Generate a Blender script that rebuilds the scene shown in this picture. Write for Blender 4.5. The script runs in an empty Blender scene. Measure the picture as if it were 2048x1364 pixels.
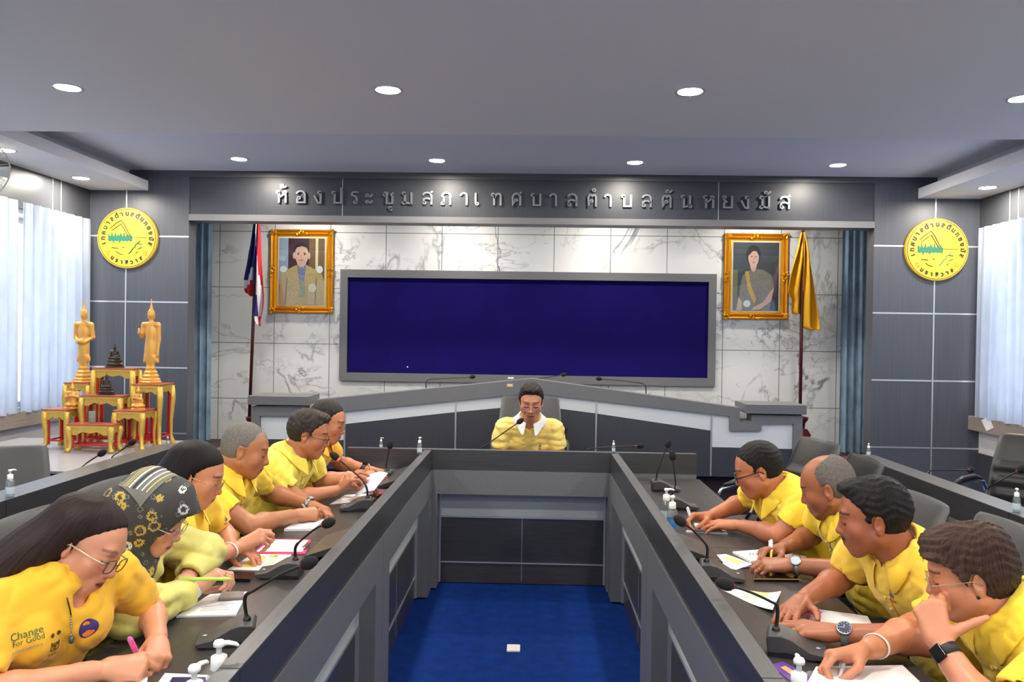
import bpy, math, random
import numpy as np
from mathutils import Vector, Matrix
from mathutils.bvhtree import BVHTree
random.seed(7)
SC = bpy.context.scene
COL = SC.collection
R = math.radians
# ------------------------------------------------------------------ camera
FPX, PCX, PCY, CAMH = 1569.0, 1024.0, 682.0, 1.6
_r = R(.85)
_Y = np.array([40., -11., FPX]); _Y /= np.linalg.norm(_Y)
_X = np.array([math.cos(_r), math.sin(_r), 0.]); _X -= _X.dot(_Y) * _Y; _X /= np.linalg.norm(_X)
_Z = np.cross(_X, _Y)
if _Z[1] > 0: _Z = -_Z
CM = np.stack([_X, _Y, _Z], 1)
CO = np.array([0., 0., CAMH])
def _ray(px, py): return CM.T @ np.array([(px - PCX) / FPX, (py - PCY) / FPX, 1.])
def aty(px, py, y):
    d = _ray(px, py); return CO + d * y / d[1]
def atz(px, py, z):
    d = _ray(px, py); return CO + d * (z - CAMH) / d[2]
def atx(px, py, x):
    d = _ray(px, py); return CO + d * x / d[0]
cd = bpy.data.cameras.new('camera'); cam = bpy.data.objects.new('camera', cd); COL.objects.link(cam)
cd.sensor_width = 36; cd.lens = FPX / 2048 * 36; cd.clip_start = .05
m = Matrix.Identity(4)
for i in range(3):
    m[i][0] = CM[0][i]; m[i][1] = -CM[1][i]; m[i][2] = -CM[2][i]; m[i][3] = CO[i]
cam.matrix_world = m
SC.camera = cam
# ------------------------------------------------------------------ materials
def lin(c):
    out = []
    for v in c[:3]:
        v /= 255.
        out.append(v / 12.92 if v <= .04045 else ((v + .055) / 1.055) ** 2.4)
    return (*out, 1.)
MATS = {}
def mat(name, rgb, rough=.5, metal=0., noise=None, bump=None, spec=.5, attr=None, coat=0., sheen=0., trans=0., emit=0., sss=0., ior=None):
    """noise=(scale xyz, amount, detail)  bump=(scale xyz, strength, distance)"""
    if name in MATS: return MATS[name]
    M = bpy.data.materials.new(name); M.use_nodes = True
    nt = M.node_tree; N = nt.nodes; L = nt.links
    b = N['Principled BSDF']
    b.inputs['Base Color'].default_value = lin(rgb)
    b.inputs['Roughness'].default_value = rough
    b.inputs['Metallic'].default_value = metal
    b.inputs['Specular IOR Level'].default_value = spec
    b.inputs['Coat Weight'].default_value = coat
    b.inputs['Sheen Weight'].default_value = sheen
    b.inputs['Transmission Weight'].default_value = trans
    if ior: b.inputs['IOR'].default_value = ior
    if sss:
        b.inputs['Subsurface Weight'].default_value = sss
        b.inputs['Subsurface Radius'].default_value = (.012, .005, .003)
        b.inputs['Subsurface Scale'].default_value = 1.
    if emit:
        b.inputs['Emission Color'].default_value = lin(rgb); b.inputs['Emission Strength'].default_value = emit
    col = None
    tc = N.new('ShaderNodeTexCoord')
    if attr:
        a = N.new('ShaderNodeAttribute'); a.attribute_name = attr; col = a.outputs['Color']
    if noise:
        sc, amt = noise[0], noise[1]
        mp = N.new('ShaderNodeMapping'); mp.inputs['Scale'].default_value = sc
        L.new(tc.outputs['Object'], mp.inputs['Vector'])
        n = N.new('ShaderNodeTexNoise'); n.inputs['Scale'].default_value = 1.; n.inputs['Detail'].default_value = noise[2] if len(noise) > 2 else 4
        L.new(mp.outputs[0], n.inputs['Vector'])
        mr = N.new('ShaderNodeMapRange'); mr.inputs['From Min'].default_value = .25; mr.inputs['From Max'].default_value = .75
        mr.inputs['To Min'].default_value = 1 - amt; mr.inputs['To Max'].default_value = 1 + amt
        L.new(n.outputs['Fac'], mr.inputs['Value'])
        mx = N.new('ShaderNodeVectorMath'); mx.operation = 'SCALE'
        if col is None: mx.inputs[0].default_value = lin(rgb)[:3]
        else: L.new(col, mx.inputs[0])
        L.new(mr.outputs[0], mx.inputs['Scale']); col = mx.outputs[0]
    if col is not None: L.new(col, b.inputs['Base Color'])
    if bump:
        mp = N.new('ShaderNodeMapping'); mp.inputs['Scale'].default_value = bump[0]
        L.new(tc.outputs['Object'], mp.inputs['Vector'])
        n = N.new('ShaderNodeTexNoise'); n.inputs['Scale'].default_value = 1.; n.inputs['Detail'].default_value = 3
        L.new(mp.outputs[0], n.inputs['Vector'])
        bp = N.new('ShaderNodeBump'); bp.inputs['Strength'].default_value = bump[1]; bp.inputs['Distance'].default_value = bump[2]
        L.new(n.outputs['Fac'], bp.inputs['Height']); L.new(bp.outputs[0], b.inputs['Normal'])
    MATS[name] = M
    return M
WOODK = mat('dark laminate', (58, 58, 60), .33, noise=((6, 6, 120), .22), spec=.5)       # horizontal grain (fine in z)
WOODT = mat('desk laminate', (64, 62, 61), .3, noise=((70, 5, 20), .2), spec=.5)
WOODH = mat('head desk laminate', (64, 62, 61), .3, noise=((5, 70, 20), .2), spec=.5)
WOOD_SHEEN = mat('ledge laminate sheen tint', (84, 84, 85), .32, noise=((90, 6, 30), .14), spec=.5)  # desk laminate made lighter: gloss reflection on the ledge put into the colour
GREYF = mat('grey laminate', (106, 107, 109), .42, noise=((60, 60, 60), .06))
GREYD = mat('dais grey laminate', (112, 113, 115), .5, noise=((80, 80, 80), .05))
PANELW = mat('wall laminate', (74, 77, 86), .38, noise=((160, 160, 2.2), .16, 3))
DPANEL = mat('dais dark laminate', (60, 62, 68), .4, noise=((170, 170, 2.5), .16, 3))
HEADP = mat('header laminate', (52, 55, 62), .4, noise=((150, 150, 2.), .14, 3))
HEADT = mat('header trim', (74, 74, 76), .4)
WHITEP = mat('white laminate', (214, 219, 221), .35)
STRIPG = mat('pale strip', (170, 176, 178), .3)
ALU = mat('aluminium', (200, 202, 204), .3, metal=.7)
CEILM = mat('ceiling paint', (236, 236, 234), .9)
COFFM = mat('coffer paint', (226, 228, 236), .9)
SOFM = mat('soffit paint', (232, 233, 236), .9)
WALLW = mat('white wall paint', (214, 212, 208), .8)
SILLM = mat('window board', (150, 138, 128), .5, noise=((3, 3, 60), .12))
CHROME = mat('chrome', (215, 216, 218), .12, metal=1.)
LEATHER = mat('black leather', (30, 30, 32), .42, bump=((260, 260, 260), .12, .002))
LEATHG = mat('grey leather', (60, 61, 63), .48, bump=((260, 260, 260), .12, .002))
BLACKP = mat('black plastic', (26, 26, 28), .4)
MICG = mat('microphone housing', (66, 66, 68), .42)
FOAM = mat('foam windscreen', (24, 24, 26), .95, bump=((900, 900, 900), .6, .002))
REDRING = mat('red ring', (120, 30, 30), .4, emit=.03)
WHITEPL = mat('white plastic', (238, 238, 236), .35)
PAPER = mat('paper', (240, 240, 240), .8)
GOLDF = mat('gilded frame', (226, 158, 32), .3, metal=.75, bump=((120, 120, 120), .5, .006))
# ------------------------------------------------------------------ mesh builder
class B:
    def __init__(s): s.v = []; s.f = []; s.mi = []; s.m = 0
    def add(s, V, F):
        o = len(s.v); s.v.extend([tuple(map(float, p)) for p in V]); s.f.extend([tuple(i + o for i in f) for f in F]); s.mi.extend([s.m] * len(F)); return s
    def box(s, x0, x1, y0, y1, z0, z1):
        x0, x1 = min(x0, x1), max(x0, x1); y0, y1 = min(y0, y1), max(y0, y1); z0, z1 = min(z0, z1), max(z0, z1)
        V = [(x, y, z) for z in (z0, z1) for y in (y0, y1) for x in (x0, x1)]
        return s.add(V, [(0, 2, 3, 1), (4, 5, 7, 6), (0, 1, 5, 4), (1, 3, 7, 5), (3, 2, 6, 7), (2, 0, 4, 6)])
    def prism(s, poly, axis, a, b):
        """poly: 2-d points, extruded along axis from a to b. axis y -> (x,z), x -> (y,z), z -> (x,y)"""
        n = len(poly)
        def P(p, t): return {'y': (p[0], t, p[1]), 'x': (t, p[0], p[1]), 'z': (p[0], p[1], t)}[axis]
        V = [P(p, a) for p in poly] + [P(p, b) for p in poly]
        F = [tuple(range(n)), tuple(range(2 * n - 1, n - 1, -1))] + [(i, i + n, (i + 1) % n + n, (i + 1) % n) for i in range(n)]
        return s.add(V, F)
    def tube(s, pts, rad, n=10, caps=True, sx=1.):
        pts = [Vector(p) for p in pts]; k = len(pts)
        rad = [rad] * k if not hasattr(rad, '__len__') else list(rad)
        V = []; up = None
        for i in range(k):
            t = (pts[min(i + 1, k - 1)] - pts[max(i - 1, 0)]).normalized()
            if up is None:
                up = t.orthogonal().normalized()
            up = (up - t * up.dot(t)).normalized(); sd = t.cross(up)
            for j in range(n):
                a = 2 * math.pi * j / n
                V.append(pts[i] + (up * math.cos(a) * sx + sd * math.sin(a)) * rad[i])
        F = [(i * n + j, i * n + (j + 1) % n, (i + 1) * n + (j + 1) % n, (i + 1) * n + j) for i in range(k - 1) for j in range(n)]
        if caps: F += [tuple(range(n - 1, -1, -1)), tuple((k - 1) * n + j for j in range(n))]
        return s.add(V, F)
    def loop(s, pts, rad, n=8):
        pts = [Vector(p) for p in pts]; k = len(pts); V = []
        nrm = Vector((0, 0, 0))
        for i in range(k): nrm += pts[i].cross(pts[(i + 1) % k])
        nrm.normalize()
        for i in range(k):
            t = (pts[(i + 1) % k] - pts[i - 1]).normalized(); sd = t.cross(nrm).normalized(); u = sd.cross(t)
            for j in range(n):
                a = 2 * math.pi * j / n; V.append(pts[i] + (sd * math.cos(a) + u * math.sin(a)) * rad)
        F = [(i * n + j, i * n + (j + 1) % n, ((i + 1) % k) * n + (j + 1) % n, ((i + 1) % k) * n + j) for i in range(k) for j in range(n)]
        return s.add(V, F)
    def lathe(s, prof, c=(0, 0, 0), n=20, axis='z', sx=1., sy=1., caps=True):
        k = len(prof); V = []
        for r_, h in prof:
            for j in range(n):
                a = 2 * math.pi * j / n; x, y = r_ * math.cos(a) * sx, r_ * math.sin(a) * sy
                p = {'z': (x, y, h), 'y': (x, h, y), 'x': (h, x, y)}[axis]
                V.append((p[0] + c[0], p[1] + c[1], p[2] + c[2]))
        F = [(i * n + j, i * n + (j + 1) % n, (i + 1) * n + (j + 1) % n, (i + 1) * n + j) for i in range(k - 1) for j in range(n)]
        if caps: F += [tuple(range(n - 1, -1, -1)), tuple((k - 1) * n + j for j in range(n))]
        return s.add(V, F)
    def ball(s, c, r_, n=14, k=9, sc=(1, 1, 1)):
        prof = [(max(math.sin(math.pi * i / k), .002) * r_, -math.cos(math.pi * i / k) * r_) for i in range(k + 1)]
        o = len(s.v); s.lathe(prof, (0, 0, 0), n)
        for i in range(o, len(s.v)):
            p = s.v[i]; s.v[i] = (p[0] * sc[0] + c[0], p[1] * sc[1] + c[1], p[2] * sc[2] + c[2])
        return s
    def xf(s, M, start=0):
        for i in range(start, len(s.v)): s.v[i] = tuple(M @ Vector(s.v[i]))
        return s
    def obj(s, name, mats, parent=None, loc=None, rel=None, smooth=False, bevel=0., seg=2):
        """vertices are world coordinates; loc is the object's origin (world)."""
        return fixn(mesh_obj(name, s.v, s.f, mats, parent, loc, smooth, bevel, seg, s.mi))
def worldloc(o):
    p = Vector((0, 0, 0))
    while o is not None: p = p + o.location; o = o.parent
    return p
def mesh_obj(name, V, F, mats, parent=None, loc=None, smooth=False, bevel=0., seg=2, mi=None, local=False):
    me = bpy.data.meshes.new(name)
    if loc is None: loc = worldloc(parent) if parent is not None else Vector((0, 0, 0))
    L = Vector((0, 0, 0)) if local else Vector(loc)
    if isinstance(V, np.ndarray):
        V = V - np.array(L)
        nf = len(F); me.vertices.add(len(V)); me.vertices.foreach_set('co', V.astype(np.float32).ravel())
        me.loops.add(nf * 4); me.loops.foreach_set('vertex_index', F.astype(np.int32).ravel())
        me.polygons.add(nf); me.polygons.foreach_set('loop_start', np.arange(0, nf * 4, 4, dtype=np.int32))
        me.update(calc_edges=True); me.validate()
    else:
        me.from_pydata([tuple(Vector(p) - L) for p in V], [], F); me.update()
    for M in (mats if isinstance(mats, (list, tuple)) else [mats]): me.materials.append(M)
    if mi and any(mi): me.polygons.foreach_set('material_index', mi)
    if smooth: me.polygons.foreach_set('use_smooth', [True] * len(me.polygons))
    o = bpy.data.objects.new(name, me); COL.objects.link(o)
    if parent is not None:
        o.parent = parent; o.location = Vector(loc) - (worldloc(parent) if not local else Vector(loc))
    else: o.location = loc
    if bevel:
        b = o.modifiers.new('bevel', 'BEVEL'); b.width = bevel; b.segments = seg; b.limit_method = 'ANGLE'; b.angle_limit = R(40)
        if not smooth:
            me.polygons.foreach_set('use_smooth', [True] * len(me.polygons)); b.harden_normals = True
    return o
def fixn(o):
    import bmesh
    bm = bmesh.new(); bm.from_mesh(o.data); bmesh.ops.recalc_face_normals(bm, faces=bm.faces); bm.to_mesh(o.data); bm.free(); return o
def thing(name, label, cat, loc, rz=0., group=None):
    o = bpy.data.objects.new(name, None); COL.objects.link(o); o.location = loc; o.rotation_euler = (0, 0, rz); o.empty_display_size = .1
    return tag(o, label, cat, group)
def tag(o, label, cat, group=None, kind=None):
    o['label'] = label; o['category'] = cat
    if group: o['group'] = group
    if kind: o['kind'] = kind
    return o
def struct(o): o['kind'] = 'structure'; return o
def dup(root, loc, rz=None, label=None, group=None, keep=None):
    r_ = root.copy(); COL.objects.link(r_); r_.location = loc
    if rz is not None: r_.rotation_euler = (0, 0, rz)
    if label: r_['label'] = label
    if group: r_['group'] = group
    for ch in list(root.children):
        c = ch.copy(); COL.objects.link(c); c.parent = r_
        for g in list(ch.children):
            d = g.copy(); COL.objects.link(d); d.parent = c
    return r_
def text_mesh(s, size, ext=0., bold=0.):
    """glyph outlines as (verts, faces) in the xy plane, centred on the origin"""
    cu = bpy.data.curves.new('t', 'FONT'); cu.body = s; cu.size = size; cu.extrude = ext; cu.offset = bold
    cu.align_x = 'CENTER'; cu.resolution_u = 4
    o = bpy.data.objects.new('t', cu); COL.objects.link(o)
    dg = bpy.context.evaluated_depsgraph_get(); me = o.evaluated_get(dg).to_mesh()
    V = [tuple(v.co) for v in me.vertices]; F = [tuple(p.vertices) for p in me.polygons]
    o.evaluated_get(dg).to_mesh_clear(); bpy.data.objects.remove(o); bpy.data.curves.remove(cu)
    return V, F
LAMP, WORLD, EXPO = 460., 1.9, .36
# ------------------------------------------------------------------ room shell
XL, XR, YF, YB = -4.15, 4.05, 8.48, -3.4
ZL, ZC = 2.89, 3.08
YW = 7.19                      # flank walls
def S(b, name, m, **k): return struct(b.obj(name, m, **k))
S(B().box(XL - .2, XR + .2, YB, 6.9, -.1, 0), 'floor', mat('blue carpet', (18, 52, 126), .97, noise=((14, 14, 14), .2, 6), bump=((420, 420, 420), .9, .006), spec=.1))
S(B().box(-3.15, 3.05, 6.9, 7.34, -.1, .42).box(XL, XR, 7.34, 8.6, -.1, .42), 'floor_stage', mat('stage boards', (58, 40, 36), .5, noise=((3, 60, 60), .2)))
b = B().box(XL - .2, XR + .2, YB, 5.07, ZL, ZL + .32)
S(b, 'ceiling', CEILM)
S(B().box(XL - .2, XR + .2, 5.07, 7.3, ZC, ZC + .13), 'ceiling_coffer', COFFM)
for sd, xw, xi, xr in (('left', XL - .2, -3.575, -3.75), ('right', XR + .2, 3.47, 3.64)):
    S(B().box(xw, xi, 5.07, YW, ZL, ZL + .09).box(xw, xr, 5.07, YW, ZL + .09, ZC), 'ceiling_soffit_' + sd, SOFM)
# flank walls with aluminium strips between the panels
for sd, x0, x1, xv, zs in (('left', XL - .2, -3.19, -3.775, 0), ('right', 3.083, XR + .2, 3.628, -.008)):
    S(B().box(x0, x1, YW, YW + .15, 0, ZC), 'wall_front_' + sd, PANELW)
    for k in range(5):
        z = 2.467 + zs - .608 * k
        if z > .02: S(B().box(x0, x1, YW - .002, YW + .01, z - .007, z + .007), 'trim_front_%s_%d' % (sd, k + 1), ALU)
    S(B().box(xv - .006, xv + .006, YW - .003, YW + .01, 0, ZL), 'trim_front_%s_6' % sd, ALU)
# header over the alcove
YH = 7.2
S(B().box(-3.19, 3.083, YH, YH + .16, 2.676, 3.022), 'wall_header', HEADP)
S(B().box(-3.19, 3.083, YH - .012, YH + .17, 3.022, ZC), 'trim_header_top', HEADT)
S(B().box(-3.19, 3.083, YH - .018, YH + .18, 2.618, 2.676), 'trim_header_bottom', mat('header lip', (112, 112, 114), .4))
for i, x in enumerate((aty(685, 400, YH)[0], aty(1437, 400, YH)[0])):
    S(B().box(x - .003, x + .003, YH - .002, YH + .01, 2.676, 3.022), 'trim_header_%d' % (i + 1), ALU)
# alcove
def marble():
    M = bpy.data.materials.new('marble tiles'); M.use_nodes = True; nt = M.node_tree; N, L = nt.nodes, nt.links; bs = N['Principled BSDF']
    tc = N.new('ShaderNodeTexCoord')
    def noise(scale, detail, dist=0., off=(0, 0, 0), sc=(1, 1, 1)):
        mp = N.new('ShaderNodeMapping'); mp.inputs['Location'].default_value = off; mp.inputs['Scale'].default_value = sc; L.new(tc.outputs['Object'], mp.inputs[0])
        n = N.new('ShaderNodeTexNoise'); n.inputs['Scale'].default_value = scale; n.inputs['Detail'].default_value = detail; n.inputs['Distortion'].default_value = dist; n.inputs['Roughness'].default_value = .6
        L.new(mp.outputs[0], n.inputs['Vector']); return n.outputs['Fac']
    def mth(op, a, b=None):
        n = N.new('ShaderNodeMath'); n.operation = op
        for i, v in enumerate((a, b)):
            if v is None: continue
            if isinstance(v, (int, float)): n.inputs[i].default_value = v
            else: L.new(v, n.inputs[i])
        return n.outputs[0]
    def vein(scale, off, width, strength, sc):
        n = noise(scale, 5, .5, off, sc); d = mth('ABSOLUTE', mth('SUBTRACT', n, .5))
        v = mth('SUBTRACT', 1., mth('MINIMUM', mth('DIVIDE', d, width), 1.))
        msk = mth('MINIMUM', mth('MAXIMUM', mth('MULTIPLY', mth('SUBTRACT', noise(1.3, 2, 0, (off[1], off[0], 3)), .42), 5.), 0.), 1.)
        return mth('MULTIPLY', mth('MULTIPLY', mth('POWER', v, 1.6), msk), strength)
    v = mth('ADD', vein(1.0, (3, 0, 7), .024, .8, (1.2, 1, .8)), vein(1.9, (9, 0, 2), .024, .5, (.8, 1, 1.3)))
    v = mth('ADD', v, mth('MULTIPLY', noise(1.6, 4, .4, (5, 0, 1)), .16))
    sx = N.new('ShaderNodeSeparateXYZ'); L.new(tc.outputs['Object'], sx.inputs[0])
    def grid(o, off):
        f = mth('FRACT', mth('DIVIDE', mth('ADD', o, off), .607)); d = mth('MINIMUM', f, mth('SUBTRACT', 1., f))
        return mth('LESS_THAN', d, .006)
    g = mth('MAXIMUM', grid(sx.outputs['X'], 2.81 + 6.07), grid(sx.outputs['Z'], 6.07 - 2.688))
    mx = N.new('ShaderNodeMix'); mx.data_type = 'RGBA'; mx.inputs['A'].default_value = lin((228, 230, 230)); mx.inputs['B'].default_value = lin((104, 106, 112))
    L.new(mth('MINIMUM', v, 1.), mx.inputs['Factor'])
    m2 = N.new('ShaderNodeMix'); m2.data_type = 'RGBA'; L.new(g, m2.inputs['Factor']); L.new(mx.outputs['Result'], m2.inputs['A']); m2.inputs['B'].default_value = lin((112, 116, 120))
    L.new(m2.outputs['Result'], bs.inputs['Base Color']); bs.inputs['Roughness'].default_value = .16
    return M
S(B().box(XL, XR, YF, YF + .12, .3, 3.2), 'wall_back', marble())
S(B().box(XL, XL + .1, 7.34, YF, 0, 3.2), 'wall_alcove_left', WALLW)
S(B().box(XR - .1, XR, 7.34, YF, 0, 3.2), 'wall_alcove_right', WALLW)
S(B().box(XL, XR, 7.34, YF + .1, 2.95, 3.2), 'ceiling_alcove', CEILM)
# side walls with window openings
WY = [(5.15, 7.0), (3.1, 4.9), (1.05, 2.85), (-1., .8), (-3.05, -1.25)]
RW_ADDED = [(-3.9, -2.1), (-1.95, -.1), (.1, 1.9), (2.05, 3.8)]  # unseen rear windows, added to light faces and desk fronts from the camera side
GLASS = None
def glassmat():
    M = bpy.data.materials.new('window glass'); M.use_nodes = True; nt = M.node_tree; N, L = nt.nodes, nt.links
    g = N.new('ShaderNodeBsdfGlossy'); g.inputs['Roughness'].default_value = .02; t = N.new('ShaderNodeBsdfTransparent'); t.inputs['Color'].default_value = (.93, .96, .97, 1)
    mx = N.new('ShaderNodeMixShader'); mx.inputs[0].default_value = .06; L.new(t.outputs[0], mx.inputs[1]); L.new(g.outputs[0], mx.inputs[2]); L.new(mx.outputs[0], N['Material Output'].inputs['Surface'])
    return M
GLASS = glassmat()
wn = 0
for sd, xi, s in (('left', XL, -1), ('right', XR, 1)):
    xo = xi + s * .2
    b = B().box(xi, xo, YB, YW, .6, .95).box(xi, xo, YB, YW, 2.5, ZC)
    ys = [YB] + [v for p in reversed(WY) for v in p] + [YW]
    for i in range(0, len(ys), 2): b.box(xi, xo, ys[i], ys[i + 1], .95, 2.5)
    S(b, 'wall_' + sd, WALLW)
    S(B().box(xi - s * .012, xo, YB, YW, 0, .6), 'wall_%s_wainscot' % sd, mat('wainscot', (62, 62, 68), .45, noise=((4, 4, 90), .14)))
    S(B().box(xi - s * .03, xi + s * .02, YB, YW, 2.56, ZL), 'wall_%s_pelmet' % sd, mat('pelmet laminate', (66, 68, 73), .4, noise=((120, 120, 2), .1)))
    for i, y in enumerate((6.62, 6.74)):
        S(B().box(xi - s * .033, xi - s * .02, y - .006, y + .006, 2.56, ZL), 'trim_%s_%d' % (sd, i + 1), ALU)
    S(B().box(xi - s * .1, xi + s * .01, YB, YW, .81, .935), 'trim_%s_sill' % sd, SILLM, bevel=.004)
    for y in (5.6, 3.6):
        S(B().box(xi - s * .014, xi - s * .005, y - .006, y + .006, 0, .6), 'trim_%s_wainscot' % sd, ALU)
    for (a, c) in WY:
        wn += 1
        fr = B().box(xi + s * .08, xi + s * .13, a, c, .95, .99).box(xi + s * .08, xi + s * .13, a, c, 2.46, 2.5)
        for y in (a, (a + c) / 2 - .025, c - .05): fr.box(xi + s * .08, xi + s * .13, y, y + .05, .99, 2.46)
        w_ = struct(fr.obj('window_%d' % wn, ALU, loc=(xi + s * .1, (a + c) / 2, .95)))
        g_ = B().box(xi + s * .1, xi + s * .105, a + .05, c - .05, .99, 2.46).obj('window_pane', GLASS, parent=w_)
b = B().box(XL - .2, XR + .2, YB - .15, YB, 0, .12).box(XL - .2, XR + .2, YB - .15, YB, 2.76, 3.1)
ys = [XL - .2] + [v for p in RW_ADDED for v in p] + [XR + .2]
for i in range(0, len(ys), 2): b.box(ys[i], ys[i + 1], YB - .15, YB, .12, 2.76)
S(b, 'wall_rear', mat('rear wall paint', (205, 204, 200), .8))
for (a, c) in RW_ADDED:
    wn += 1
    fr = B().box(a, c, YB - .1, YB - .05, .12, .16).box(a, c, YB - .1, YB - .05, 2.72, 2.76)
    for x in (a, (a + c) / 2 - .025, c - .05): fr.box(x, x + .05, YB - .1, YB - .05, .16, 2.72)
    w_ = struct(fr.obj('window_%d' % wn, ALU, loc=((a + c) / 2, YB - .08, .12)))  # added rear window, out of view, there for its daylight
    B().box(a + .05, c - .05, YB - .08, YB - .075, .16, 2.72).obj('window_pane', GLASS, parent=w_)
# curtains
def curtmat(name, rgb, tr, amt=.0):
    M = bpy.data.materials.new(name); M.use_nodes = True; nt = M.node_tree; N, L = nt.nodes, nt.links
    d = N.new('ShaderNodeBsdfDiffuse'); t = N.new('ShaderNodeBsdfTranslucent')
    tc = N.new('ShaderNodeTexCoord'); mp = N.new('ShaderNodeMapping'); mp.inputs['Scale'].default_value = (9, 9, 5); L.new(tc.outputs['Object'], mp.inputs[0])
    n = N.new('ShaderNodeTexNoise'); n.inputs['Scale'].default_value = 1.; n.inputs['Detail'].default_value = 3; L.new(mp.outputs[0], n.inputs['Vector'])
    mr = N.new('ShaderNodeMapRange'); mr.inputs['From Min'].default_value = .35; mr.inputs['From Max'].default_value = .65; mr.inputs['To Min'].default_value = 1 - amt; mr.inputs['To Max'].default_value = 1 + amt
    L.new(n.outputs['Fac'], mr.inputs['Value'])
    vm = N.new('ShaderNodeVectorMath'); vm.operation = 'SCALE'; vm.inputs[0].default_value = lin(rgb)[:3]; L.new(mr.outputs[0], vm.inputs['Scale'])
    L.new(vm.outputs[0], d.inputs['Color']); L.new(vm.outputs[0], t.inputs['Color'])
    mx = N.new('ShaderNodeMixShader'); mx.inputs[0].default_value = tr
    L.new(d.outputs[0], mx.inputs[1]); L.new(t.outputs[0], mx.inputs[2]); L.new(mx.outputs[0], N['Material Output'].inputs['Surface'])
    return M
CURT = curtmat('pale blue curtain', (206, 216, 234), .6, .05)
CURTB = curtmat('slate blue curtain', (146, 172, 194), .15, .2)
def curtain(name, p0, p1, z0, z1, m, folds, amp, label, seed, group=None):
    rnd = random.Random(seed)
    nx, nz = folds * 10, 14
    ph = [rnd.uniform(0, 6.28) for _ in range(4)]
    dx, dy = p1[0] - p0[0], p1[1] - p0[1]; ln = math.hypot(dx, dy); tx, ty = dx / ln, dy / ln; nx_, ny_ = -ty, tx
    V = []
    for k in range(nz + 1):
        f = k / nz; z = z1 + (z0 - z1) * f
        for i in range(nx + 1):
            u = i / nx
            a = 2 * math.pi * folds * u + .5 * math.sin(5 * u + ph[0]) + .25 * f * math.sin(9 * u + ph[1])
            o = amp * (math.sin(a) * (.55 + .45 * f) + .35 * math.sin(2.3 * a + ph[2]) * (.3 + f * .7))
            if k == 0: o *= .7
            s_ = u * ln + .012 * math.sin(a * 2) * f
            V.append((p0[0] + tx * s_ + nx_ * o, p0[1] + ty * s_ + ny_ * o, z + .006 * math.sin(a * .5 + ph[3]) * f))
    w_ = nx + 1
    F = [(k * w_ + i, k * w_ + i + 1, (k + 1) * w_ + i + 1, (k + 1) * w_ + i) for k in range(nz) for i in range(nx)]
    o = mesh_obj(name, V, F, m, loc=((p0[0] + p1[0]) / 2, (p0[1] + p1[1]) / 2, z0), smooth=True)
    tag(o, label, 'curtain', group)
    return o
for i, (a, c) in enumerate(((6.12, 7.06), (5.02, 6.06), (3.9, 4.96), (2.8, 3.84), (1.7, 2.74), (.6, 1.64), (-.5, .54), (-1.6, -.56), (-2.7, -1.66), (-3.8, -2.76))):
    nm = ['pale blue window curtain beside the corner with the gilded altar', 'pale blue window curtain at the left edge of the photo, under the wall fan'][i] if i < 2 else 'pale blue window curtain beyond the left edge of the photo'
    curtain('window_curtain', (-4.045, a), (-4.045, c), .925, 2.6, CURT, 8, .028, nm, i, 'pale curtains along the left windows')
for i, (a, c) in enumerate(((6.05, 7.06), (4.95, 6.0), (3.9, 4.9), (2.8, 3.84), (1.7, 2.74), (.6, 1.64), (-.5, .54), (-1.6, -.56), (-2.7, -1.66), (-3.8, -2.76))):
    nm = 'pale blue window curtain on the right wall beside the taped note' if i == 0 else 'pale blue window curtain beyond the right edge of the photo'
    curtain('window_curtain', (3.945, a), (3.945, c), .935, 2.61, CURT, 8, .028, nm, 30 + i, 'pale curtains along the right windows')
curtain('alcove_curtain', (-3.9, 8.27), (-3.42, 8.27), .43, 2.93, CURTB, 6, .03, 'slate blue floor-length curtain hanging behind the left flag in the alcove', 61)
curtain('alcove_curtain', (3.22, 8.27), (3.75, 8.27), .43, 2.93, CURTB, 7, .03, 'slate blue floor-length curtain hanging beside the yellow flag in the alcove', 62)
# downlights
LENS = mat('lamp lens', (255, 247, 234), .4, emit=LAMP)
def downlight(x, y, z, label, r_=.062, group='recessed ceiling downlights'):
    t = thing('downlight', label, 'ceiling light', (x, y, z), group=group)
    B().lathe([(r_, z - .001), (r_ + .012, z - .006), (r_ + .016, z + .001), (r_, z + .004)], (x, y, 0), 28, caps=False).obj('trim_ring', mat('lamp ring', (200, 200, 200), .4), parent=t, smooth=True)
    B().lathe([(.002, z - .004), (r_, z - .003), (r_, z + .002)], (x, y, 0), 28).obj('lens', LENS, parent=t)
    return t
for n, (px, py) in zip(('leftmost downlight in the flat ceiling, above the left table row', 'downlight in the flat ceiling above the left end of the open carpet, second from left', 'downlight in the flat ceiling above the right table row', 'downlight in the flat ceiling cut off by the right edge of the photo'), ((135, 175), (776, 180), (1380, 183), (2045, 197))):
    p = atz(px, py, ZL); downlight(p[0], p[1], ZL, n)
for n, (px, py) in zip(('leftmost downlight in the raised ceiling bay before the lettered header', 'downlight in the raised ceiling bay left of the middle of the lettering', 'downlight in the raised ceiling bay right of the middle of the lettering', 'rightmost downlight in the raised ceiling bay before the lettered header'), ((478, 318), (874, 321), (1270, 325), (1676, 330))):
    p = atz(px, py, ZC); downlight(p[0], p[1], ZC, n)
for n, (px, py) in zip(('downlight in the left soffit above the wall fan', 'downlight in the left soffit near the round yellow emblem', 'downlight in the right soffit near the round yellow emblem'), ((10, 300), (162, 356), (1975, 375))):
    p = atz(px, py, ZL); downlight(p[0], p[1], ZL, n)
downlight(3.78, 5.6, ZL, 'downlight in the right soffit just beyond the right edge of the photo')
for y in (2.1, .1, -1.9, -3.6):  # rows out of view, added as fill light around the camera
    for x in (-2.5, -.8, .81, 2.5):
        downlight(x, y, ZL, 'unseen downlight added as fill in the flat ceiling, above or behind the camera')
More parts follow.
